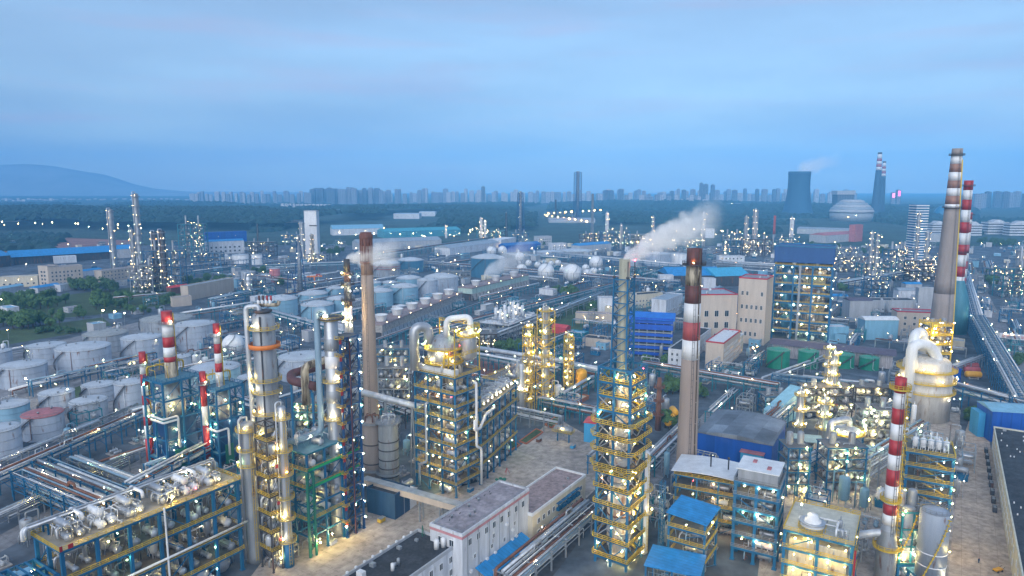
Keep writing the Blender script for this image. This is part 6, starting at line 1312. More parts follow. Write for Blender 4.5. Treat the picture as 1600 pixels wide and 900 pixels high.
mast('dark stepped derrick tower standing alone over the woods edge', 813, 378, 301, 5.5, 3, NAVY, 4, True); mast('very tall dark double tower on the skyline', 902, 345, 269, 4.6, 4.2, NAVY, 5, True); mast('slim pale mast beside the curving street lamps', 925, 378, 303, 1.6, .9, GREY, 2); mast('thin dark mast at the woods edge', 868, 345, 312, 1.2, .7, DARK, 0); mast('dark pole beside the derrick tower', 791, 375, 333, 1.2, .8, DARK, 0, True); mast('thin dark flare mast among the dark sheds', 404, 395, 352, 1.2, .6, DARK, 0, True); mast('dark stepped lattice flare beside the red crane', 470, 462, 372, 9, 2.0, NAVY, 3, True); mast('smaller dark lattice stub beside the dark flare', 455, 462, 425, 6, 3, NAVY, 1)
p = at(1208,390); stack('slim dull red stack beside the boiler house top', p, hz(1208,337,p.y), 2.6, 2.2, [(hz(1208,366,p.y),SILV2),(hz(1208,337,p.y),REDP)], 'slim_stack', 'stack')
# louvred tower
a,b_ = at(1424,418), at(1444,418); H_=hz(1424,318,a.y); t=thing('louvred_tower','tall white tower wrapped in horizontal louvres in the bright refinery','tower',a,heading(a,b_)); L=(b_-a).length; occ_rect(a,0,L,L); b=MB(); b.box(.5,.5,0,L-.5,L-.5,H_-2); part(t,'core_wall',b,BLUE); b=MB()
for k in range(24): z=H_*(k+1)/25; b.box(0,0,z,L,L,z+H_*.016)
part(t,'louvre_slat',b,WHITE); lamp(t,(L/2,-1,H_*.6),'w',.6)
for i,a_ in enumerate((('lit frame of the cluster beside the blue warehouse',228,285,455,392,46,5),('low lit unit at the foot of the tall dark tower',205,240,458,415,30,4),('square lit frame with a flat top beside the white hall',281,321,402,350,42,6),('dark low unit behind the lit tanks',300,345,415,395,12,3),('dark low unit beside the lit tanks',385,430,400,378,10,3),('lit unit before the white slab tower',440,470,380,366,24,2),('lit unit at the foot of the white slab tower',478,510,412,398,26,2),('lit unit beside the derrick tower',745,790,372,360,26,2),('bright unit at the foot of the derrick tower',800,826,382,364,16,3),
   ('yellow lit unit under the curving street lamps',905,945,384,366,30,3),('bright unit with white vessels beside the pale mast',940,985,388,362,40,3),('lit unit veiled by steam',985,1030,386,366,34,3),('lit unit behind the striped chimney top',1040,1095,392,372,40,3),('bright unit of the lit refinery beside the tallest column',1130,1160,396,366,34,3),('lit unit under the tallest column of the lit refinery',1160,1204,400,374,36,3),('small lit unit at the boiler house corner',1215,1250,395,372,24,3),
   ('lit unit of the bright refinery near the boiler house',1312,1350,425,402,34,3),('lit frame of the bright refinery under the pink block',1345,1392,440,412,46,4),('dense lit frame before the louvred tower',1385,1425,438,390,60,5),('dense lit frame beside the tallest brown chimney',1420,1462,440,408,54,4),('green sheeted lit unit in the bright refinery',1360,1388,465,432,22,5),('lit unit in the refinery behind the green sheeted unit',1300,1340,405,388,22,2),('lit unit at the photo edge beyond the plant road',1565,1612,465,420,44,5),('lit unit beyond the plant road near the terrace blocks',1545,1580,440,420,16,2),('yellow lit unit behind the white regenerator',1448,1484,562,512,26,5),('low lit unit by the hedge vessels',372,410,462,438,14,3),('low dark unit behind the cooling tower bank',690,735,440,425,10,2),('low lit unit beside the gas spheres',960,1010,432,418,14,2),('low frame of pipes behind the netted building',1000,1040,455,440,10,2),('lit unit near the compressor deck',740,775,545,522,18,3),('lit yellow unit beside the brown chimney foot',588,640,590,545,20,4),('dark boiler unit with maroon ducts beside the brown chimney',592,640,640,575,16,4),('lit unit between the silver columns',460,505,668,630,34,3),('lit unit behind the grey patched shed',1195,1235,650,620,26,3),('dense lit unit between silver columns and the green tanks',1255,1330,655,606,64,4),('lit pipe unit behind the furnace block',1290,1350,770,700,34,4),('lit unit behind the small striped stack',1345,1390,700,640,40,4),('lit unit beside the white drum stand',1402,1436,905,800,20,4),('pipe unit between press tower and furnace block',1228,1262,775,700,22,4),('pale louvred cooler house beside the small striped stack',1335,1388,640,605,12,3),('lit low unit behind the teal tanks',500,540,560,535,14,2),('lit unit by the stair tower foot',575,620,700,660,16,3))):
    funit(a_[0],a_[1],a_[2],a_[3],a_[4],a_[5],a_[6],col=[BLUE,GREY,TEAL,BLUE,DARK][i%5],seed=700+i*3,deep=14 if a_[3]<560 else 9,lk='wwy' if a_[3]<480 else 'yyw')
# silver towers among the lit pipework at the right
for x,yb,yt,hw,n,lab in ((1290,640,540,5.5,7,'grey scaffolded column in front of the green tanks'),(1298,650,548,5,6,'second grey scaffolded column in front of the green tanks'),(1247,690,608,5.5,3,'plain silver column by the sky blue sheeted slope'),(1285,690,622,7,3,'wider silver column with a caged top by the lit pipework')):
    p = at(x,yb); s = mp(p.y,15); column(lab, p, hw*s, hz(x,yt,p.y), [hz(x,yt,p.y)*(i+1)/(n+.4) for i in range(n)], SILV2, lamps=3, lk='wyy', lr=.26, group='pipework columns')
p = at(1318,730); r=22*mp(p.y,15); t = thing('reactor_drum','squat silver clad drum with a swan neck duct on a blue stand','reactor vessel',p,0); occ(p.x,p.y,r+2); z=hz(1318,722,p.y); b=MB(); zt=hz(1318,668,p.y); b.lathe([(r,z),(r,zt-2),(r*.9,zt-.6),(r*.5,zt+.6),(.01,zt+1)],28); part(t,'shell',b,SILV); b=MB(); b.lathe([(r+.02,zt-2),(r+1.4,zt-2),(r+1.4,zt-1.7),(r,zt-1.7)],24); b.rail([((r+1.3)*math.cos(k*PI/10),(r+1.3)*math.sin(k*PI/10),zt-1.7) for k in range(20)],1.2,.1,2,True); part(t,'ring_platform',b,YEL); b=MB(); b.tube(fillet([(1,0,zt),(1,0,zt+4),(-r-1.5,-1,zt+3),(-r-1.5,-1,z)],2,6),1.3,14); part(t,'swan_neck_duct',b,SILV); b=MB(); b.box(-r-2,-r-1,z-1,r+2,r+1,z); part(t,'stand_deck',b,DECK)
for sx in (-1,1):
    for sy in (-1,1): b=MB(); b.bar((sx*r,sy*r,0),(sx*r,sy*r,z-1),.8); part(t,'leg',b,BLUE)
for k in range(10): a=-PI+k*.34; lamp(t,((r+1.5)*math.cos(a),(r+1.5)*math.sin(a),zt+.5),'yw'[k%2],.28)
# sky blue sheeted slope
n_ = at(1212,668); t = thing('conveyor_cover','sky blue sheeted sloping cover beside the grey patched shed','conveyor',n_,R(40)); b=MB(); b.add([(0,0,8),(26,0,16),(26,7,16),(0,7,8),(0,0,0),(26,0,0),(26,7,0),(0,7,0)],[(0,1,2,3),(4,5,1,0),(5,6,2,1),(6,7,3,2),(7,4,0,3)]); part(t,'cover',b,mat('sky_sheet',(.3,.55,.65),.6,var=.2)); occ(n_.x+10,n_.y+8,10)
for k,(x,y,w_,m) in enumerate(((1240,712,12,'green roofed low canopy beside the grey patched shed'),(1352,732,13,'pale green sloping canopy behind the small striped stack'))):
    p=at(x,y); t=thing('canopy',m,'canopy',p,R(-15),None); b=MB(); b.add([(0,0,7),(w_,0,7),(w_,6,8.5),(0,6,8.5),(0,0,6.8),(w_,0,6.8),(w_,6,8.3),(0,6,8.3)],[(0,1,2,3),(7,6,5,4),(0,4,5,1),(1,5,6,2),(2,6,7,3),(3,7,4,0)]); part(t,'sheet_roof',b,mat('pale_sheet'+str(k),(.4,.55,.52),.6)); b=MB(); 
    for xx in (0.3,w_-.3):
        b=MB(); b.bar((xx,.3,0),(xx,.3,6.8),.3); b.bar((xx,5.7,0),(xx,5.7,8.3),.3); b.bar((xx,.3,6.5),(xx,5.7,7.9),.2); part(t,'post',b,GREY)
# bullets (red and yellow drums) beside the plant road, and the sign on the white bridge
for k,(dx,m,lab) in enumerate(((0,YTANK,'yellow horizontal tank on a concrete pad by the plant road'),(1,REDP,'faded red horizontal tank behind the yellow one'),(2,REDP,'second faded red horizontal tank behind the yellow one'))):
    p=at(1520+dx*-2,592-dx*7); t=thing('bullet_tank',lab,'storage tank',p,R(-8)); occ(p.x,p.y,4); b=MB(); b.drum((0,0,3),2.0,8,'x',16); part(t,'shell',b,m); b=MB(); b.box(-3,-1.2,0,-2.2,1.2,1.6); b.box(2.2,-1.2,0,3,1.2,1.6); b.box(-3,-.3,0,3,.3,.5); part(t,'saddle_frame',b,CONC)
a_=at(1553,541); b_=at(1605,546); t=thing('pipe_bridge','white sheeted pipe bridge with faded red lettering across the plant road','pipe bridge',a_,heading(a_,b_)); L=(b_-a_).length; b=MB(); b.box(0,0,7,L,3,10.4); part(t,'bridge_box',b,WALLW); b=MB(); b.bar((1,1.5,0),(1,1.5,7),.7); b.bar((L-1,1.5,0),(L-1,1.5,7),.7); b.bar((1,1.5,6.8),(L-1,1.5,6.8),.5); part(t,'leg_frame',b,GREY)
for k in range(5):
    b=MB(); q=random.Random(k+5)
    for j in range(7): (b.box(q.uniform(0,.6),-.08,7.5+j*.32,q.uniform(1.4,2.2),-.02,7.5+j*.32+.16) if j%2 else b.box(.2+j*.28,-.1,7.4,.36+j*.28,-.02,9.6))
    part(t,'sign_letter',b,REDP,(L*.2+k*3.0,0,0))
lamp(t,(L*.3,-.6,10.9),'w',.5); lamp(t,(L*.5,-.6,10.9),'w',.5)
t=thing('crane','orange red gantry crane near the dark flare','crane',at(492,450),.2); b=MB(); b.bar((0,0,0),(0,0,14),1.4); b.bar((-9,0,14),(9,0,14.4),1.6); part(t,'gantry_frame',b,ORANGE); b=MB(); b.box(2,-2,14.8,7,2,17); part(t,'machine_house',b,RED)
# ================================================================ trees
def grove(lab, group, cx, cy, rx, ry, n, ks=(0,1,2), s=1.0):
    for i in range(n):
        a = rng.uniform(0,6.28); q = math.sqrt(rng.random()); p = at(cx+rx*q*math.cos(a), cy+ry*q*math.sin(a)); tree(lab, p, rng.choice(ks), s*rng.uniform(.8,1.2), group)
for g in (('round leafy tree in the long garden row beside the grey road','garden row trees',45,510,52,6,24,(0,2),1.25),('leafy tree among the low halls of the plant garden','garden trees',60,478,60,9,24,(0,1,2),1.3),('leafy tree near the five storey office block','office trees',150,454,44,5,16,(0,1),1.35),('leafy tree between office block and white pipe bridge','bridge trees',175,478,40,8,18,(0,1,2),1.2),('bushy tree by the curve of the grey road','road trees',110,497,30,5,7,(0,2),.8),('low bushy tree at the tank farm road edge','verge bushes',95,520,38,4,12,(3,),.9),
  ('tree of the dense dark hedge beside the pale vessels','hedge trees',325,446,38,7,20,(1,0),1.15),('tree at the end of the white pipe bridge','bridge end trees',263,474,12,6,6,(1,),1.1),('leafy tree at the floodlit yard','yard trees',225,488,30,6,6,(3,0),.9),('leafy tree in front of the lit columns, beside the thick pale pipe','pipe side trees',797,548,22,5,8,(0,1),.85),('bush beside the white tubs, behind the thick pale pipe','pipe side bushes',752,548,10,3,4,(3,),.8),('leafy tree of the dense row between cooling towers and spheres','row trees',886,462,24,6,14,(0,1),1.1),('small leafy tree in the garden strip near the white box','strip trees',925,486,36,6,14,(3,2),.8),('leafy tree behind the rusty vent tower','vent trees',1045,612,16,8,7,(0,1),.9),('leafy tree beside the yellow drums','drum trees',1046,668,14,9,6,(0,2),.9),
  ('small tree between netted building and pipe rack','netted side trees',1022,573,20,4,7,(0,3),.75),('leafy tree behind the beige chimney shaft','chimney trees',1095,618,12,6,5,(0,1),.85),('bushy tree beside the bright blue shed','shed trees',1516,655,8,4,4,(0,3),.85),('leafy tree along the plant road verge','road verge trees',1545,440,14,14,12,(0,1),1.0),('bush at the plant road edge','road edge bushes',1592,566,7,5,5,(3,),.9),('leafy tree beside the boiler house','boiler trees',1318,455,8,6,5,(0,1),1.0),('leafy tree in the refinery near the boiler house','refinery trees',1285,388,26,4,10,(1,),1.2),('leafy tree between bright refinery units','unit trees',1365,395,20,4,6,(1,),1.2),('tree beside the white tower and teal hall','tower trees',520,395,22,4,10,(1,),1.2),('tree near the small tanks beside the red crane','crane trees',440,445,14,4,4,(1,),1.0),('slim cypress by the white garden wall','cypresses',26,486,8,2,3,(4,),1.0),('tree in front of the three lit white tanks','lit tank trees',408,428,14,3,5,(1,),1.0),('tree near the deep blue shed','blue shed trees',840,385,14,3,6,(1,),1.2),('tree by the cooling tower bank','bank trees',660,500,8,3,3,(3,),.8),('tree beside the pit of the yellow tank','pit trees',950,595,7,3,3,(0,),.8),('tree near the terrace blocks','terrace trees',1560,382,36,4,14,(1,),1.4)):
    grove(*g)

# ================================================================ far woods, hills, city
def blob(b, c, r, h, q):
    n = 6; o = len(b.v); b.v.append((c[0],c[1],c[2]+h*q.uniform(.9,1.1)))
    for ring,(rr,zz) in enumerate(((.62,.72),(1,.1))):
        for k in range(n): a=2*PI*(k+.5*ring)/n+q.uniform(-.3,.3); m=rr*r*q.uniform(.75,1.2); b.v.append((c[0]+m*math.cos(a),c[1]+m*math.sin(a),c[2]+h*zz*q.uniform(.85,1.15)))
    for k in range(n): b.f.append((o,o+1+k,o+1+(k+1)%n)); b.f.append((o+1+k,o+7+k,o+1+(k+1)%n)); b.f.append((o+1+(k+1)%n,o+7+k,o+7+(k+1)%n)); b.m += [0,0,0]; b.s += [False]*3
from mathutils import noise
def wood(name, label, y0, y1, xl, xr, step, cond, hill=0, m=WOOD, seed=1, hs=1.0, thin=1):
    q = random.Random(seed); b = MB(); Y = y0
    while Y < y1:
        X = xl*Y/FOC; XR = xr*Y/FOC
        while X < XR:
            nn = noise.noise((X*.0016,Y*.0011,seed)); px_ = X/Y*FOC+800
            if cond(px_, Y, nn): 
                r = q.uniform(.75,1.5)*step*thin; z = hill*max(0,noise.noise((X*.0006,Y*.0006,seed+7))+.25)
                blob(b,(X+q.uniform(-.4,.4)*step,Y+q.uniform(-12,12),z-2),r,q.uniform(9,19)*hs+2,q)
            X += step
        Y += step*2.2*(1+Y/9000)
    o = put(name, b.mesh(name, m)); tag(o, label, None, None, 'stuff')
wood('far_wood','dark blue green woods stretching behind the plant',1950,4700,-830,120,17,lambda p,Y,n: n > (-.12 if Y > 2500 else .05) and not (835 < p < 950 and Y < 3400) and not (420 < p < 540 and 2500 < Y < 3100) and not (600 < p < 690 and Y < 3000),55,seed=1)
wood('far_wood','dark woods behind the lit refinery and steam plume',2250,4600,60,720,17,lambda p,Y,n: n > (-.3 if Y > 2700 else .0) and not (p < 948 and Y < 3400),35,seed=2)
wood('far_wood','broken tree belt beyond the blue warehouse',1300,1950,-830,-380,14,lambda p,Y,n: n > .12,0,seed=3,hs=.8)
wood('far_wood','tree belt on the plant edge beside the teal hall',1500,2200,-400,40,14,lambda p,Y,n: n > .1,0,seed=4,hs=.8)
wood('far_wood','trees beside the terrace blocks and stadium',1800,2500,330,800,15,lambda p,Y,n: n > -.1,0,seed=5,hs=.9)
# mountain
b = MB(); cr = [(-620,262),(-320,240),(-100,236),(0,239),(45,237),(90,243),(150,256),(185,276),(225,290),(280,297),(420,298),(560,299)]; YM = 11300; nx = 120; ny = 10
def crest(x):
    for (a,ya),(c,yc) in zip(cr,cr[1:]):
        if a <= x <= c: return ya+(yc-ya)*(x-a)/(c-a)
    return 298
vs = []
for j in range(ny+1):
    for i in range(nx+1):
        x = -620+1180*i/nx; X = xat(x,300,YM); Z = hz(x,crest(x),YM); f = math.sin(PI*j/ny)**.9; y = YM+(j/ny-.5)*2400; vs.append((X,y,max(0,Z*.74*f*(1+.12*noise.noise((X*.0012,y*.0012,3)))-2)))
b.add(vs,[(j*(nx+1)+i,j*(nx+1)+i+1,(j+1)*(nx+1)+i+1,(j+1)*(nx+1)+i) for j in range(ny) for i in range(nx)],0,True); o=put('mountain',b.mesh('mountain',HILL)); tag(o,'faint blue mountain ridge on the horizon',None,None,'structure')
# city blocks
def citymat(name, col, lit):
    m = bpy.data.materials.new(name); m.use_nodes = True; nt = m.node_tree; N=nt.nodes; L=nt.links; bs=N['Principled BSDF']; bs.inputs['Roughness'].default_value=.8
    g=N.new('ShaderNodeNewGeometry'); sp=N.new('ShaderNodeSeparateXYZ'); L.new(g.outputs['Position'],sp.inputs[0])
    def band(sock,per,duty):
        a=N.new('ShaderNodeMath'); a.operation='DIVIDE'; L.new(sock,a.inputs[0]); a.inputs[1].default_value=per; f=N.new('ShaderNodeMath'); f.operation='FRACT'; L.new(a.outputs[0],f.inputs[0]); c=N.new('ShaderNodeMath'); c.operation='LESS_THAN'; L.new(f.outputs[0],c.inputs[0]); c.inputs[1].default_value=duty; return c.outputs[0]
    w1=band(sp.outputs['Z'],9,.5); w2=band(sp.outputs['X'],11,.5); mu=N.new('ShaderNodeMath'); mu.operation='MULTIPLY'; L.new(w1,mu.inputs[0]); L.new(w2,mu.inputs[1])
    mx=N.new('ShaderNodeMix'); mx.data_type='RGBA'; L.new(mu.outputs[0],mx.inputs['Factor']); mx.inputs[6].default_value=(*col,1); mx.inputs[7].default_value=(col[0]*.3,col[1]*.33,col[2]*.4,1); L.new(mx.outputs[2],bs.inputs['Base Color']); return m
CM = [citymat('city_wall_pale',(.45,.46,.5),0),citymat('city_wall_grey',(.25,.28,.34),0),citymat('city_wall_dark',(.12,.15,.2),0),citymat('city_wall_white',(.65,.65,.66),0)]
ncity = 0
def tower_block(x, ytop, w, Y, mi, label, group, lit=False, ybase=None):
    global ncity
    X = xat(x,310,Y); Hh = max(12, hz(x,ytop,Y)); ww = w*Y/FOC; t = None
    key = ('tb',mi,round(ww/8)); me = cached(key, lambda: _tb(mi, max(1,round(ww/8))*8))
    o = put('tower_block', me, None, (X,Y,0), rng.uniform(-.25,.25), (1,1,Hh/100)); tag(o, label, 'tower block', group); ncity += 1
    return o
def _tb(mi, w):
    b = MB(); b.box(-w/2,-9,0,w/2,9,97); b.box(-w*.22,-5,97,w*.22,5,100)
    if w > 30: b.box(-w*.32,-10.2,0,-w*.12,-9.01,96); b.box(w*.12,-10.2,0,w*.32,-9.01,96)
    return b.mesh('tower_block', CM[mi])
q = random.Random(5)
def cityrow(x0,x1,n,t0,t1,w0,w1,Y0,Y1,mis,label,group):
    for i in range(n): tower_block(x0+(x1-x0)*(i+q.uniform(-.4,.4))/n, q.uniform(t0,t1), q.uniform(w0,w1), q.uniform(Y0,Y1), q.choice(mis), label, group)
cityrow(300,490,30,297,304,4,8,5000,5900,(0,1),'hazy tower block of the long skyline row beside the mountain','skyline blocks by the mountain')
cityrow(488,600,22,292,297,5,9,5000,5300,(1,2),'hazy tower block of the tight high wall on the skyline','skyline wall blocks')
cityrow(600,735,20,294,303,4,8,4900,5700,(0,1,1),'hazy tower block between the skyline wall and derrick','skyline blocks near the derrick')
cityrow(735,960,32,295,305,4,8,4900,5900,(0,1),'hazy tower block behind the very tall double tower','skyline blocks behind the double tower')
cityrow(940,1235,46,294,306,4,9,4600,5900,(0,1,1,2),'hazy tower block on the skyline above the striped chimney','skyline blocks over the chimney')
cityrow(1000,1110,12,303,312,5,8,4200,4500,(0,1),'lower hazy tower block in front of the skyline','low skyline blocks')
for x,yt,w in ((1095,285,5),(1102,287,6.5),(1113,288,5)): tower_block(x,yt,w,4700,2,'tall dark tower block of the trio rising over the skyline','skyline trio')
for x,yt,w in ((955,297,7),(969,295,7),(755,291,5),(1068,296,6)): tower_block(x,yt,w,4700,2,'dark single tower block standing out of the skyline','dark skyline blocks')
cityrow(1255,1345,12,295,303,5,9,4800,5600,(0,1),'hazy tower block behind the cooling tower','skyline blocks by the cooling tower')
cityrow(1508,1620,12,295,304,7,10,3600,4300,(1,2),'broad hazy tower block beside the bright striped stack','skyline blocks by the striped stack')
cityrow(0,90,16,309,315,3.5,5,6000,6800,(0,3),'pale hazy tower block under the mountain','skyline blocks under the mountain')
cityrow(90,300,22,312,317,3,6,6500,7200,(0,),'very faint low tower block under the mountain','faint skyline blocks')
for i in range(13): tower_block(441+i*6.1, 318+.1*i, 4.2, 3700+20*i, 3, 'white slab block of the estate in the woods', 'white estate blocks')
for x,yt,w,c in ((1395,300,6,(.9,.25,.6)),(1403,296,6,(.95,.15,.5))):
    o = tower_block(x,yt,w,4500,1,'dim tower block with a pink lit crown','pink lit blocks'); X=o.location; b=MB(); b.box(-8,-10.5,60,8,-9.3,92); u=put('lit_panel',b.mesh('lit_panel',emit('pink_light'+str(int(x)),c,.9,False)),o)
# power station: cooling tower, chimneys, block
YP = 2950; X = xat(1246,330,YP); HH = hz(1246,268,YP); s = YP/FOC
t = thing('cooling_tower','great hazy blue hyperbolic cooling tower with a steam wisp','cooling tower',(X,YP)); b=MB(); pr=[]
for i in range(15): u=i/14; z=HH*u; pr.append((s*(16.0+ (24-16.0)*((1-u/.78)**2 if u<.78 else ((u-.78)/.78)**2*.9)), z))
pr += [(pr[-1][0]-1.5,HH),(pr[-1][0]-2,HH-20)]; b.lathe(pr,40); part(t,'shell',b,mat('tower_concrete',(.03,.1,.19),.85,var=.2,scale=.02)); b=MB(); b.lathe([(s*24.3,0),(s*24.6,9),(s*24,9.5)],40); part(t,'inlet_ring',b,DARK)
for k in range(20):
    if k % 2: b=MB(); a=k*PI/10; b.bar((s*25*math.cos(a),s*25*math.sin(a),0),(s*23.6*math.cos(a),s*23.6*math.sin(a),12),2.5); part(t,'inlet_strut',b,CONC)
STEAM += [((X,YP,HH), 190, 60, 'thin white steam wisp over the hazy cooling tower', 2)]
for x,yt,w0,w1,lab in ((1368,238,7.0,3.0,'taller of the twin hazy chimneys with striped tip'),(1376,252,5.5,2.4,'shorter of the twin hazy chimneys with striped tip')):
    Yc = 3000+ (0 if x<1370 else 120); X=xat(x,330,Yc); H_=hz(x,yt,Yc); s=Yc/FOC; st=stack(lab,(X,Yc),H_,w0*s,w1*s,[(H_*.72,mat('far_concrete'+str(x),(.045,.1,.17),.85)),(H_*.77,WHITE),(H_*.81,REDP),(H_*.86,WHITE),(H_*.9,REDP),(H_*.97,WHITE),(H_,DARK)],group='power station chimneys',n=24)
YB=3050; X=xat(1320,330,YB); s=YB/FOC; t=thing('power_block','dark power station block with flat overhanging top','building',(X-13*s,YB)); b=MB(); b.box(0,0,0,26*s,50,hz(1320,304,YB)); part(t,'wall',b,CM[2]); b=MB(); b.box(-s,-3,hz(1320,304,YB),27*s,53,hz(1320,298,YB)); part(t,'roof',b,WALLG)
YS=2500; X=xat(1330,335,YS); s=YS/FOC; t=thing('stadium','pale striped domed hall with stepped rings below the power station','stadium',(X,YS)); hb_=hz(1330,331,YS); ht=hz(1330,312,YS); b=MB(); b.lathe([(30*s,0),(31*s,hb_*.9)],40); part(t,'wall',b,mat('stadium_wall',(.3,.33,.36),.8))
for k in range(5): b=MB(); u0=k/5; u1=(k+1)/5; r0=s*(32-20*u0**1.5); r1=s*(32-20*u1**1.5); z0=hb_+(ht-hb_)*u0; z1=hb_+(ht-hb_)*u1; b.lathe([(r0*.98,z0-1),(r0,z0),(r0*.99,z0+(z1-z0)*.5),(r1,z1),(.01,z1+.5)],40); part(t,'roof_ring',b,[WALLG,ROOFG][k%2])
lamp(t,(-8*s,-31*s,hb_*.7),'w',1.6); lamp(t,(-18*s,-27*s,hb_*.5),'w',1.3)
YD=2900; X=xat(1473,335,YD); s=YD/FOC; t=thing('dome_hall','smooth deep blue egg shaped dome among trees','dome',(X,YD)); b=MB(); b.ball((0,0,0),13.5*s,28,14,sz=1.25); part(t,'shell',b,mat('dome_blue',(.02,.16,.3),.4))
b=MB(); b.lathe([(13.8*s,0),(13.8*s,5),(13.4*s,6)],28); part(t,'base_ring',b,CONC)
for i,(x0,x1,yb,yt) in enumerate(((1456,1478,366,349),(1510,1532,368,350),(1543,1575,366,347),(1577,1612,368,349))):
    a_=at(x0,yb); L=(at(x1,yb)-a_).length; H_=hz(x0,yt,a_.y); t=thing('terrace_block',['white banded terrace block beside the tallest chimney','white banded terrace block right behind the thin red stack'.replace('right ',''),'white banded terrace block with an arched middle','white banded terrace block at the photo edge'][i],'building',a_,rng.uniform(-.1,.1)); b=MB(); b.box(0,0,0,L,25,H_); part(t,'wall',b,DARK)
    for k in range(5): b=MB(); z=H_*k/4.6; b.box(-1,-1.5,z,L+1,26,z+H_*.12); part(t,'floor_band',b,WALLW)
    b=MB(); n=8; [b.box(L*.2+L*.6*j/n,-1,H_,L*.2+L*.6*(j+1)/n,20,H_+6*math.sin(PI*(j+.5)/n)) for j in range(n)]; part(t,'roof_arch',b,WALLW)
# street lamps along the curving road and the far slope
for x,y in ((938,333),(929,333.5),(920,334),(911,334.6),(902,335),(893,335.6),(884,336.2),(875,337),(866,338),(857,339),(850,340.5),(855,342.5),(863,344),(872,345),(881,346.5),(890,348),(899,349.5),(908,351),(917,353)):
    p=at(x,y); lamp_post('orange street lamp of the bright curving road', p, 14, 'fo', 'curving road lamps', 3.2 if y<340 else 2.6)
for i in range(17): x=rng.uniform(0,245); p=at(x,353+.03*x+rng.choice([rng.uniform(-3,1),rng.uniform(-2,9)])); lamp_post('white street lamp on the dark slope beyond the blue warehouse', p, 12, 'fw', 'slope lamps', rng.uniform(1.1,1.9))
for i in range(44): p=at(rng.uniform(520,790),rng.uniform(360,376)); lamp_post('white lamp in the yards behind the brown chimney', p, 10, 'fw', 'hall yard lamps', rng.uniform(.9,1.5))
for i in range(42): p=at(rng.uniform(940,1230),rng.uniform(362,392)); lamp_post('white lamp among the units of the lit refinery', p, 12, rng.choice(['fw','fy']), 'lit refinery lamps', rng.uniform(.8,1.3))
for i in range(26): p=at(rng.uniform(1300,1480),rng.uniform(368,440)); lamp_post('white lamp among the units of the bright refinery', p, 12, rng.choice(['fw','fy']), 'bright refinery lamps', rng.uniform(.7,1.2))
for i in range(20): p=at(rng.uniform(800,1240),rng.uniform(318,322)); lamp_post('tiny street lamp at the foot of the skyline', p, 14, 'fw', 'skyline lamps', 3.0)
for i in range(26): p=at(rng.uniform(240,560),rng.uniform(362,440)); 
for i in range(30):
    p=at(rng.uniform(400,930),rng.uniform(395,520))
    if free(p.x,p.y,2): lamp_post('white lamp post among tanks and racks', p, 11, 'fw', 'tank farm lamps', rng.uniform(.5,.9))
for x,y,h in ((161,508,16),(179,510,16),(196,512,16),(7,488,16)): p=at(x,y+6); lamp_post('blazing floodlight mast in the lit yard beside the tanks', p, h, 'w', 'floodlight masts', 1.1)
for x,y in ((240,520),(352,570),(925,492),(952,495),(15,535),(46,620),(105,640),(430,480),(1130,505),(700,470)): p=at(x,y+8); lamp_post('white lamp post between the storage tanks and halls', p, 14, 'w', 'tall lamp posts', .5)

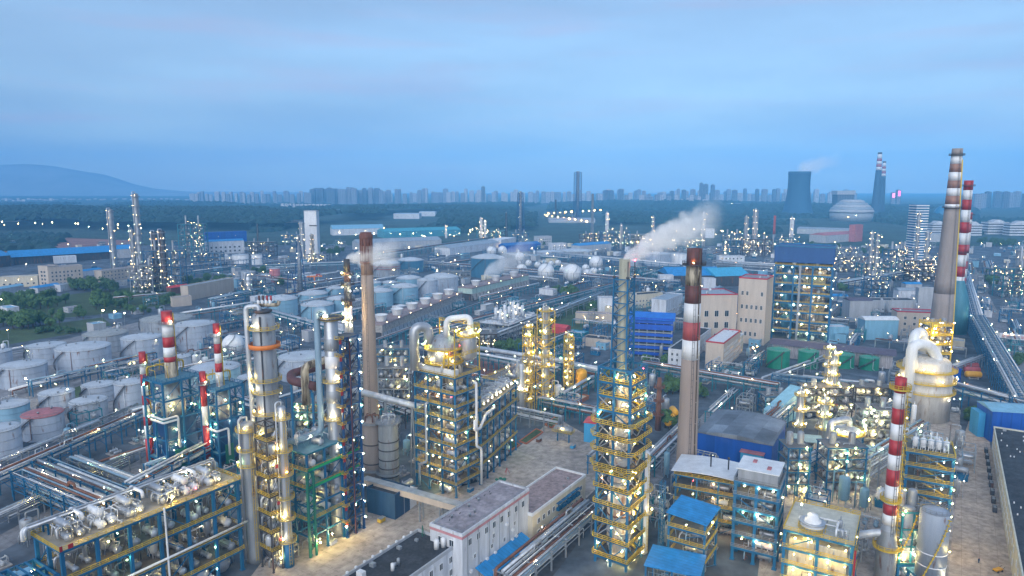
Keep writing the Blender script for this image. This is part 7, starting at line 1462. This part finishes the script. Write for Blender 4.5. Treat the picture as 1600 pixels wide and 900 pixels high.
# ================================================================ small plant pieces that fill the ground between
def skid(kind, p, q):
    rot = U+q.choice([0,PI/2,0,PI]); r = 4
    if kind == 0:
        t = thing('pump_skid','grey pump skid with pipes on the crowded plant ground','pump',p,rot,'pump skids'); put('base_plate', cached('sb',lambda: MB().box(-4,-2.5,0,4,2.5,.35).mesh('base_plate',CONC)), t)
        for x in (-2,1.5): put('pump_body', exch_mesh(.7,3.0,q.choice([SILV,PIPEB,WHITE])), t, (x,0,1.35))
        put('pipe_manifold', manifold(.2,7,4,4,5,q.choice([PIPE,SILV2]),q.randint(1,5)), t, (-3.5,-2,.3))
    elif kind == 1:
        t = thing('horizontal_drum','silver horizontal drum on a stand on the crowded plant ground','process drum',p,rot,'small drums'); put('stand', cached('st',lambda: MB().box(-3.4,-1.3,0,3.4,1.3,2.6).box(-3.6,-1.5,2.6,3.6,1.5,2.8).mesh('stand',BLUE)), t); put('drum_shell', exch_mesh(1.2,6.0,q.choice([SILV,SILV2,WHITE])), t, (0,0,4.4), PI/2)
        put('pipe_manifold', manifold(.18,6,4,6,4,PIPE,q.randint(1,5)), t, (-3,-2,0))
    elif kind == 2:
        t = thing('upright_vessel','upright silver vessel with a side pipe on the crowded plant ground','process vessel',p,rot,'upright vessels'); put('vessel', ves_mesh(q.choice([1.2,1.6,2.0]),q.choice([6.0,8.0,10.0]),q.choice([SILV,SILV2,WHITE,TANKB])), t); put('pipe_manifold', manifold(.18,5,4,6,4,SILV2,q.randint(1,5)), t, (-2.5,-2.5,0))
    elif kind == 3:
        L,W,H = q.choice([8,11,14,18]),q.choice([6,8,10]),q.choice([3.5,4.5,6,8]); m = q.choice([WALLW,WALLG,CREAM,ROOFLB,WALLG]); t = building('small flat roofed plant hut between pipe racks',p,rot,L,W,H,m,q.choice([ROOFG,ROOFD,ROOFLB,ROOFM,WHITE]),None,(1,2,3,3,1.2,1.3),faces='fl',name='plant_hut',cat='hut',group='plant huts'); return t
    elif kind == 4:
        t = thing('pipe_structure','small blue steel frame of pipes on the crowded plant ground','process structure',p,rot,'small pipe frames'); m = q.choice([BLUE,TEAL,GREY]); L,W = 12,7
        def fm():
            b=MB()
            for x in (0,6,12):
                for y in (0,7): b.bar((x,y,0),(x,y,9),.4)
                for z in (4.5,9): b.bar((x,0,z),(x,7,z),.35)
            for z in (4.5,9):
                for y in (0,7): b.bar((0,y,z),(12,y,z),.35)
            return b.mesh('frame_lattice',m)
        put('frame_lattice', cached(('pf',m.name),fm), t)
        for z in (0,4.6,9): put('pipe_manifold', manifold(.24,12,7,5,6,q.choice([PIPE,SILV,SILV2,PIPEB]),q.randint(1,4)), t, (0,0,z))
        for k in range(2): put('heat_exchanger', exch_mesh(.9,5.0,q.choice([SILV,PIPE])), t, (3+6*k,3.5,q.choice([1.4,6.0])))
    lk = ('w','y') if p.y < 550 else ('fw','fw'); 
    if q.random() < .42: lx_,ly_,lz_ = q.uniform(-2,3),q.uniform(-3,3),q.choice([5,7,9]); lamp(t,(lx_,ly_,lz_),q.choice(lk),max(.22,p.y*.0006)); put('lamp_pole', cached('skp%d'%lz_, lambda: MB().bar((0,0,0),(0,0,lz_-.1),.14).mesh('lamp_pole',GREY)), t, (lx_,ly_,0))
    return t
q = random.Random(21); made = 0; tries = 0
NOGO = [[(1190,556),(1390,560),(1390,606),(1190,600)],[(560,800),(750,752),(812,697),(868,652),(940,690),(915,760),(700,935),(380,935)],[(1478,935),(1503,690),(1520,640),(1540,640),(1592,935)],[(755,935),(900,795),(938,760),(938,810),(835,935)],[(735,590),(742,556),(850,563),(868,590)]]
def inside(x,y,P):
    c=False
    for i in range(len(P)):
        (x1,y1),(x2,y2)=P[i],P[i-1]
        if (y1>y)!=(y2>y) and x<(x2-x1)*(y-y1)/(y2-y1)+x1: c=not c
    return c
q = random.Random(77); nr = 0
for tr in range(4000):
    if nr >= 120: break
    x = q.uniform(0,1600); y = 398+q.random()**1.2*300
    if x < 300 and y < 560 or any(inside(x,y,P) for P in NOGO): continue
    p = at(x,y); a = U+q.choice([0,0,-PI/2]); Lr = q.uniform(28,70)*(1 if y > 480 else 1.8); e = Vector((p.x+Lr*math.cos(a),p.y+Lr*math.sin(a),0)); n_ = int(Lr/5)
    if all(free(p.x+(e.x-p.x)*i/n_,p.y+(e.y-p.y)*i/n_,2.6) for i in range(n_+1)):
        rack('pipe rack carrying grey pipes between the tanks, halls and units', p, e, 4.5, q.choice([(6,),(5,8),(6,9)]), 7, q.choice([BLUE,TEAL,GREY,GREY]), group='pipe racks between units', seed=900+nr, lamps=2, rr=(.16,.45) if y > 480 else (.25,.7), sp=9 if y > 480 else 15); nr += 1
NK = {}
while made < 900 and tries < 40000:
    tries += 1; x = q.uniform(-10,1610); y = 385+(900-385)*q.random()**1.7
    if x < 300 and y < 560 and q.random() < (.55 if y < 450 else .8): continue
    if any(inside(x,y,P) for P in NOGO): continue
    if y > 540 and x < 200 and q.random() < .75: continue
    p = at(x,y)
    if not free(p.x,p.y,3.4 if y > 480 else 4.5): continue
    k = q.choice([0,1,2,3,3,3,4,4,4,1]) if y < 560 else q.choice([0,0,1,2,4,4,2])
    if NK.get(k,0) > 270: continue
    NK[k] = NK.get(k,0)+1; skid(k,p,q); occ(p.x,p.y,4.4 if k >= 3 else 3.0); made += 1
print('racks',nr,'skids', made, 'city', ncity)

# ================================================================ steam
def plume(i, base, L, Hh, label, kind):
    r0, r1 = [(6,26),(1.6,9.5),(45,42)][kind]
    b = MB(); n = 14; m = 20
    prof = lambda u: r0+(r1-r0)*u**.75
    vs=[]; 
    for a in range(n+1):
        u=a/n; zc=Hh*u**.7
        for k in range(m): vs.append((L*u, prof(u)*math.cos(2*PI*k/m), zc+prof(u)*math.sin(2*PI*k/m)))
    b.add(vs,[(a*m+k,a*m+(k+1)%m,(a+1)*m+(k+1)%m,(a+1)*m+k) for a in range(n) for k in range(m)]+[tuple(range(m))[::-1],tuple(n*m+k for k in range(m))])
    mt = bpy.data.materials.new('steam'); mt.use_nodes=True; nt=mt.node_tree; N=nt.nodes; Lk=nt.links
    for nd in list(N): N.remove(nd)
    def M(op,a,c=None):
        nd=N.new('ShaderNodeMath'); nd.operation=op
        for j,v in enumerate((a,c)):
            if v is None: continue
            if isinstance(v,(int,float)): nd.inputs[j].default_value=v
            else: Lk.new(v,nd.inputs[j])
        return nd.outputs[0]
    tcn=N.new('ShaderNodeTexCoord'); sp=N.new('ShaderNodeSeparateXYZ'); Lk.new(tcn.outputs['Object'],sp.inputs[0])
    u=M('MAXIMUM',M('DIVIDE',sp.outputs['X'],L),0.0001); zc=M('MULTIPLY',M('POWER',u,.7),Hh); dz=M('SUBTRACT',sp.outputs['Z'],zc)
    rad=M('SQRT',M('ADD',M('MULTIPLY',dz,dz),M('MULTIPLY',sp.outputs['Y'],sp.outputs['Y']))); pr=M('ADD',M('MULTIPLY',M('POWER',u,.75),r1-r0),r0); e=M('SUBTRACT',1,M('DIVIDE',rad,pr))
    nz=N.new('ShaderNodeTexNoise'); Lk.new(tcn.outputs['Object'],nz.inputs['Vector']); nz.inputs['Scale'].default_value=[.09,.32,.02][kind]; nz.inputs['Detail'].default_value=4
    ed=M('MULTIPLY',M('SUBTRACT',M('ADD',e,M('MULTIPLY',M('SUBTRACT',nz.outputs['Fac'],.5),1.3)),.15),2.2); ed=M('MINIMUM',M('MAXIMUM',ed,0),1)
    fade=M('MULTIPLY',M('POWER',M('MAXIMUM',M('SUBTRACT',1,u),0),1.3),[.07,.5,.014][kind]); den=M('MULTIPLY',M('MULTIPLY',ed,fade),M('MINIMUM',M('MULTIPLY',e,6),1)); den=M('MAXIMUM',den,0)
    pv=N.new('ShaderNodeVolumePrincipled'); pv.inputs['Color'].default_value=(.98,.985,.99,1); pv.inputs['Anisotropy'].default_value=-.4; Lk.new(den,pv.inputs['Density']); ou=N.new('ShaderNodeOutputMaterial'); Lk.new(pv.outputs[0],ou.inputs['Volume'])
    o=put('steam_plume',b.mesh('steam_plume',mt),None,base,[-.1,0,.1][kind]); tag(o,label,'steam',None,'stuff')
STEAM += [((xat(541,405,303),303,hz(541,405,303)), 24, 2.5, 'white steam plume blowing past the brown chimney from the flare stack', 1)]
for i,(b_,L_,h_,lab,k) in enumerate(STEAM): plume(i,tuple(b_),L_,h_,lab,k)
VEIL = (1.5,2.1,3.05,1); WISP = (2.5,2.3,3.1,1)
# ---------------------------------------------------------------- air, sky, light, camera
hb = MB(); hb.box(-12500,-1200,-2,12500,13200,760)
hm = bpy.data.materials.new('haze'); hm.use_nodes = True; nt = hm.node_tree
for n in list(nt.nodes): nt.nodes.remove(n)
pv = nt.nodes.new('ShaderNodeVolumePrincipled'); om = nt.nodes.new('ShaderNodeOutputMaterial'); nt.links.new(pv.outputs[0], om.inputs['Volume'])
pv.inputs['Color'].default_value = (.17,.55,1.0,1); pv.inputs['Density'].default_value = HAZE_D; pv.inputs['Anisotropy'].default_value = -.45
hm.cycles.homogeneous_volume = True
haze = put('haze', hb.mesh('haze', hm)); tag(haze, 'pale blue evening haze over the whole plant', None, None, 'stuff')

w = bpy.data.worlds.new('World'); scene.world = w; w.use_nodes = True; nt = w.node_tree; N = nt.nodes; L = nt.links
bg = N['Background']; sky = N.new('ShaderNodeTexSky'); sky.sky_type = 'NISHITA'; sky.sun_disc = False
SUN_EL, SUN_AZ = R(26), R(197)            # a veiled sun behind the camera; its light comes diffused through thin overcast
sky.sun_elevation = SUN_EL; sky.sun_rotation = SUN_AZ
sky.air_density = 1.2; sky.dust_density = .6; sky.ozone_density = 3.2; sky.altitude = 100
tc = N.new('ShaderNodeTexCoord'); mpw = N.new('ShaderNodeMapping'); mpw.inputs['Scale'].default_value = (1.1,1.1,7); L.new(tc.outputs['Generated'], mpw.inputs['Vector'])
nz = N.new('ShaderNodeTexNoise'); nz.inputs['Scale'].default_value = 1.6; nz.inputs['Detail'].default_value = 6; nz.inputs['Roughness'].default_value = .55; L.new(mpw.outputs[0], nz.inputs['Vector'])
cm_ = N.new('ShaderNodeMapRange'); L.new(nz.outputs['Fac'], cm_.inputs['Value']); cm_.inputs['From Min'].default_value = .35; cm_.inputs['From Max'].default_value = .7; cm_.inputs['To Min'].default_value = .6; cm_.inputs['To Max'].default_value = .9
mxw = N.new('ShaderNodeMix'); mxw.data_type = 'RGBA'; L.new(cm_.outputs[0], mxw.inputs['Factor']); L.new(sky.outputs[0], mxw.inputs[6]); mxw.inputs[7].default_value = VEIL
# thin stretched wisps of lit cloud
mp2 = N.new('ShaderNodeMapping'); mp2.inputs['Scale'].default_value = (2.2,2.2,26); mp2.inputs['Location'].default_value = (.3,.1,.4); L.new(tc.outputs['Generated'], mp2.inputs['Vector'])
n2 = N.new('ShaderNodeTexNoise'); n2.inputs['Scale'].default_value = 1.5; n2.inputs['Detail'].default_value = 7; L.new(mp2.outputs[0], n2.inputs['Vector'])
r2 = N.new('ShaderNodeMapRange'); L.new(n2.outputs['Fac'], r2.inputs['Value']); r2.inputs['From Min'].default_value = .52; r2.inputs['From Max'].default_value = .76; r2.inputs['To Max'].default_value = .55
mx3 = N.new('ShaderNodeMix'); mx3.data_type = 'RGBA'; L.new(r2.outputs[0], mx3.inputs['Factor']); L.new(mxw.outputs[2], mx3.inputs[6]); mx3.inputs[7].default_value = WISP
L.new(mx3.outputs[2], bg.inputs['Color']); bg.inputs['Strength'].default_value = .064
sd = bpy.data.lights.new('sun', 'SUN'); sd.energy = .85; sd.angle = R(70); sd.color = (1,.96,.92)
so = bpy.data.objects.new('sun', sd); COL.objects.link(so)
d = Vector((math.sin(SUN_AZ)*math.cos(SUN_EL), math.cos(SUN_AZ)*math.cos(SUN_EL), math.sin(SUN_EL)))
so.rotation_euler = (-d).to_track_quat('-Z', 'Y').to_euler()

cd = bpy.data.cameras.new('camera'); cd.lens = 24; cd.sensor_width = 36; cd.clip_start = 1; cd.clip_end = 40000
co = bpy.data.objects.new('camera', cd); COL.objects.link(co); co.location = (0,0,CAMH); co.rotation_euler = (PI/2-PITCH, 0, 0); scene.camera = co
vs = scene.view_settings; vs.view_transform = 'Standard'; vs.look = 'None'; vs.gamma = 1; vs.use_curve_mapping = False; vs.exposure = EXPO
cy = scene.cycles; cy.use_denoising = True; cy.max_bounces = 5; cy.diffuse_bounces = 2; cy.glossy_bounces = 2; cy.transmission_bounces = 2; cy.volume_bounces = 2
cy.transparent_max_bounces = 6; cy.sample_clamp_indirect = 3; cy.sample_clamp_direct = 0; cy.use_light_tree = True
cy.volume_step_rate = 2; cy.volume_max_steps = 96; cy.caustics_reflective = False; cy.caustics_refractive = False
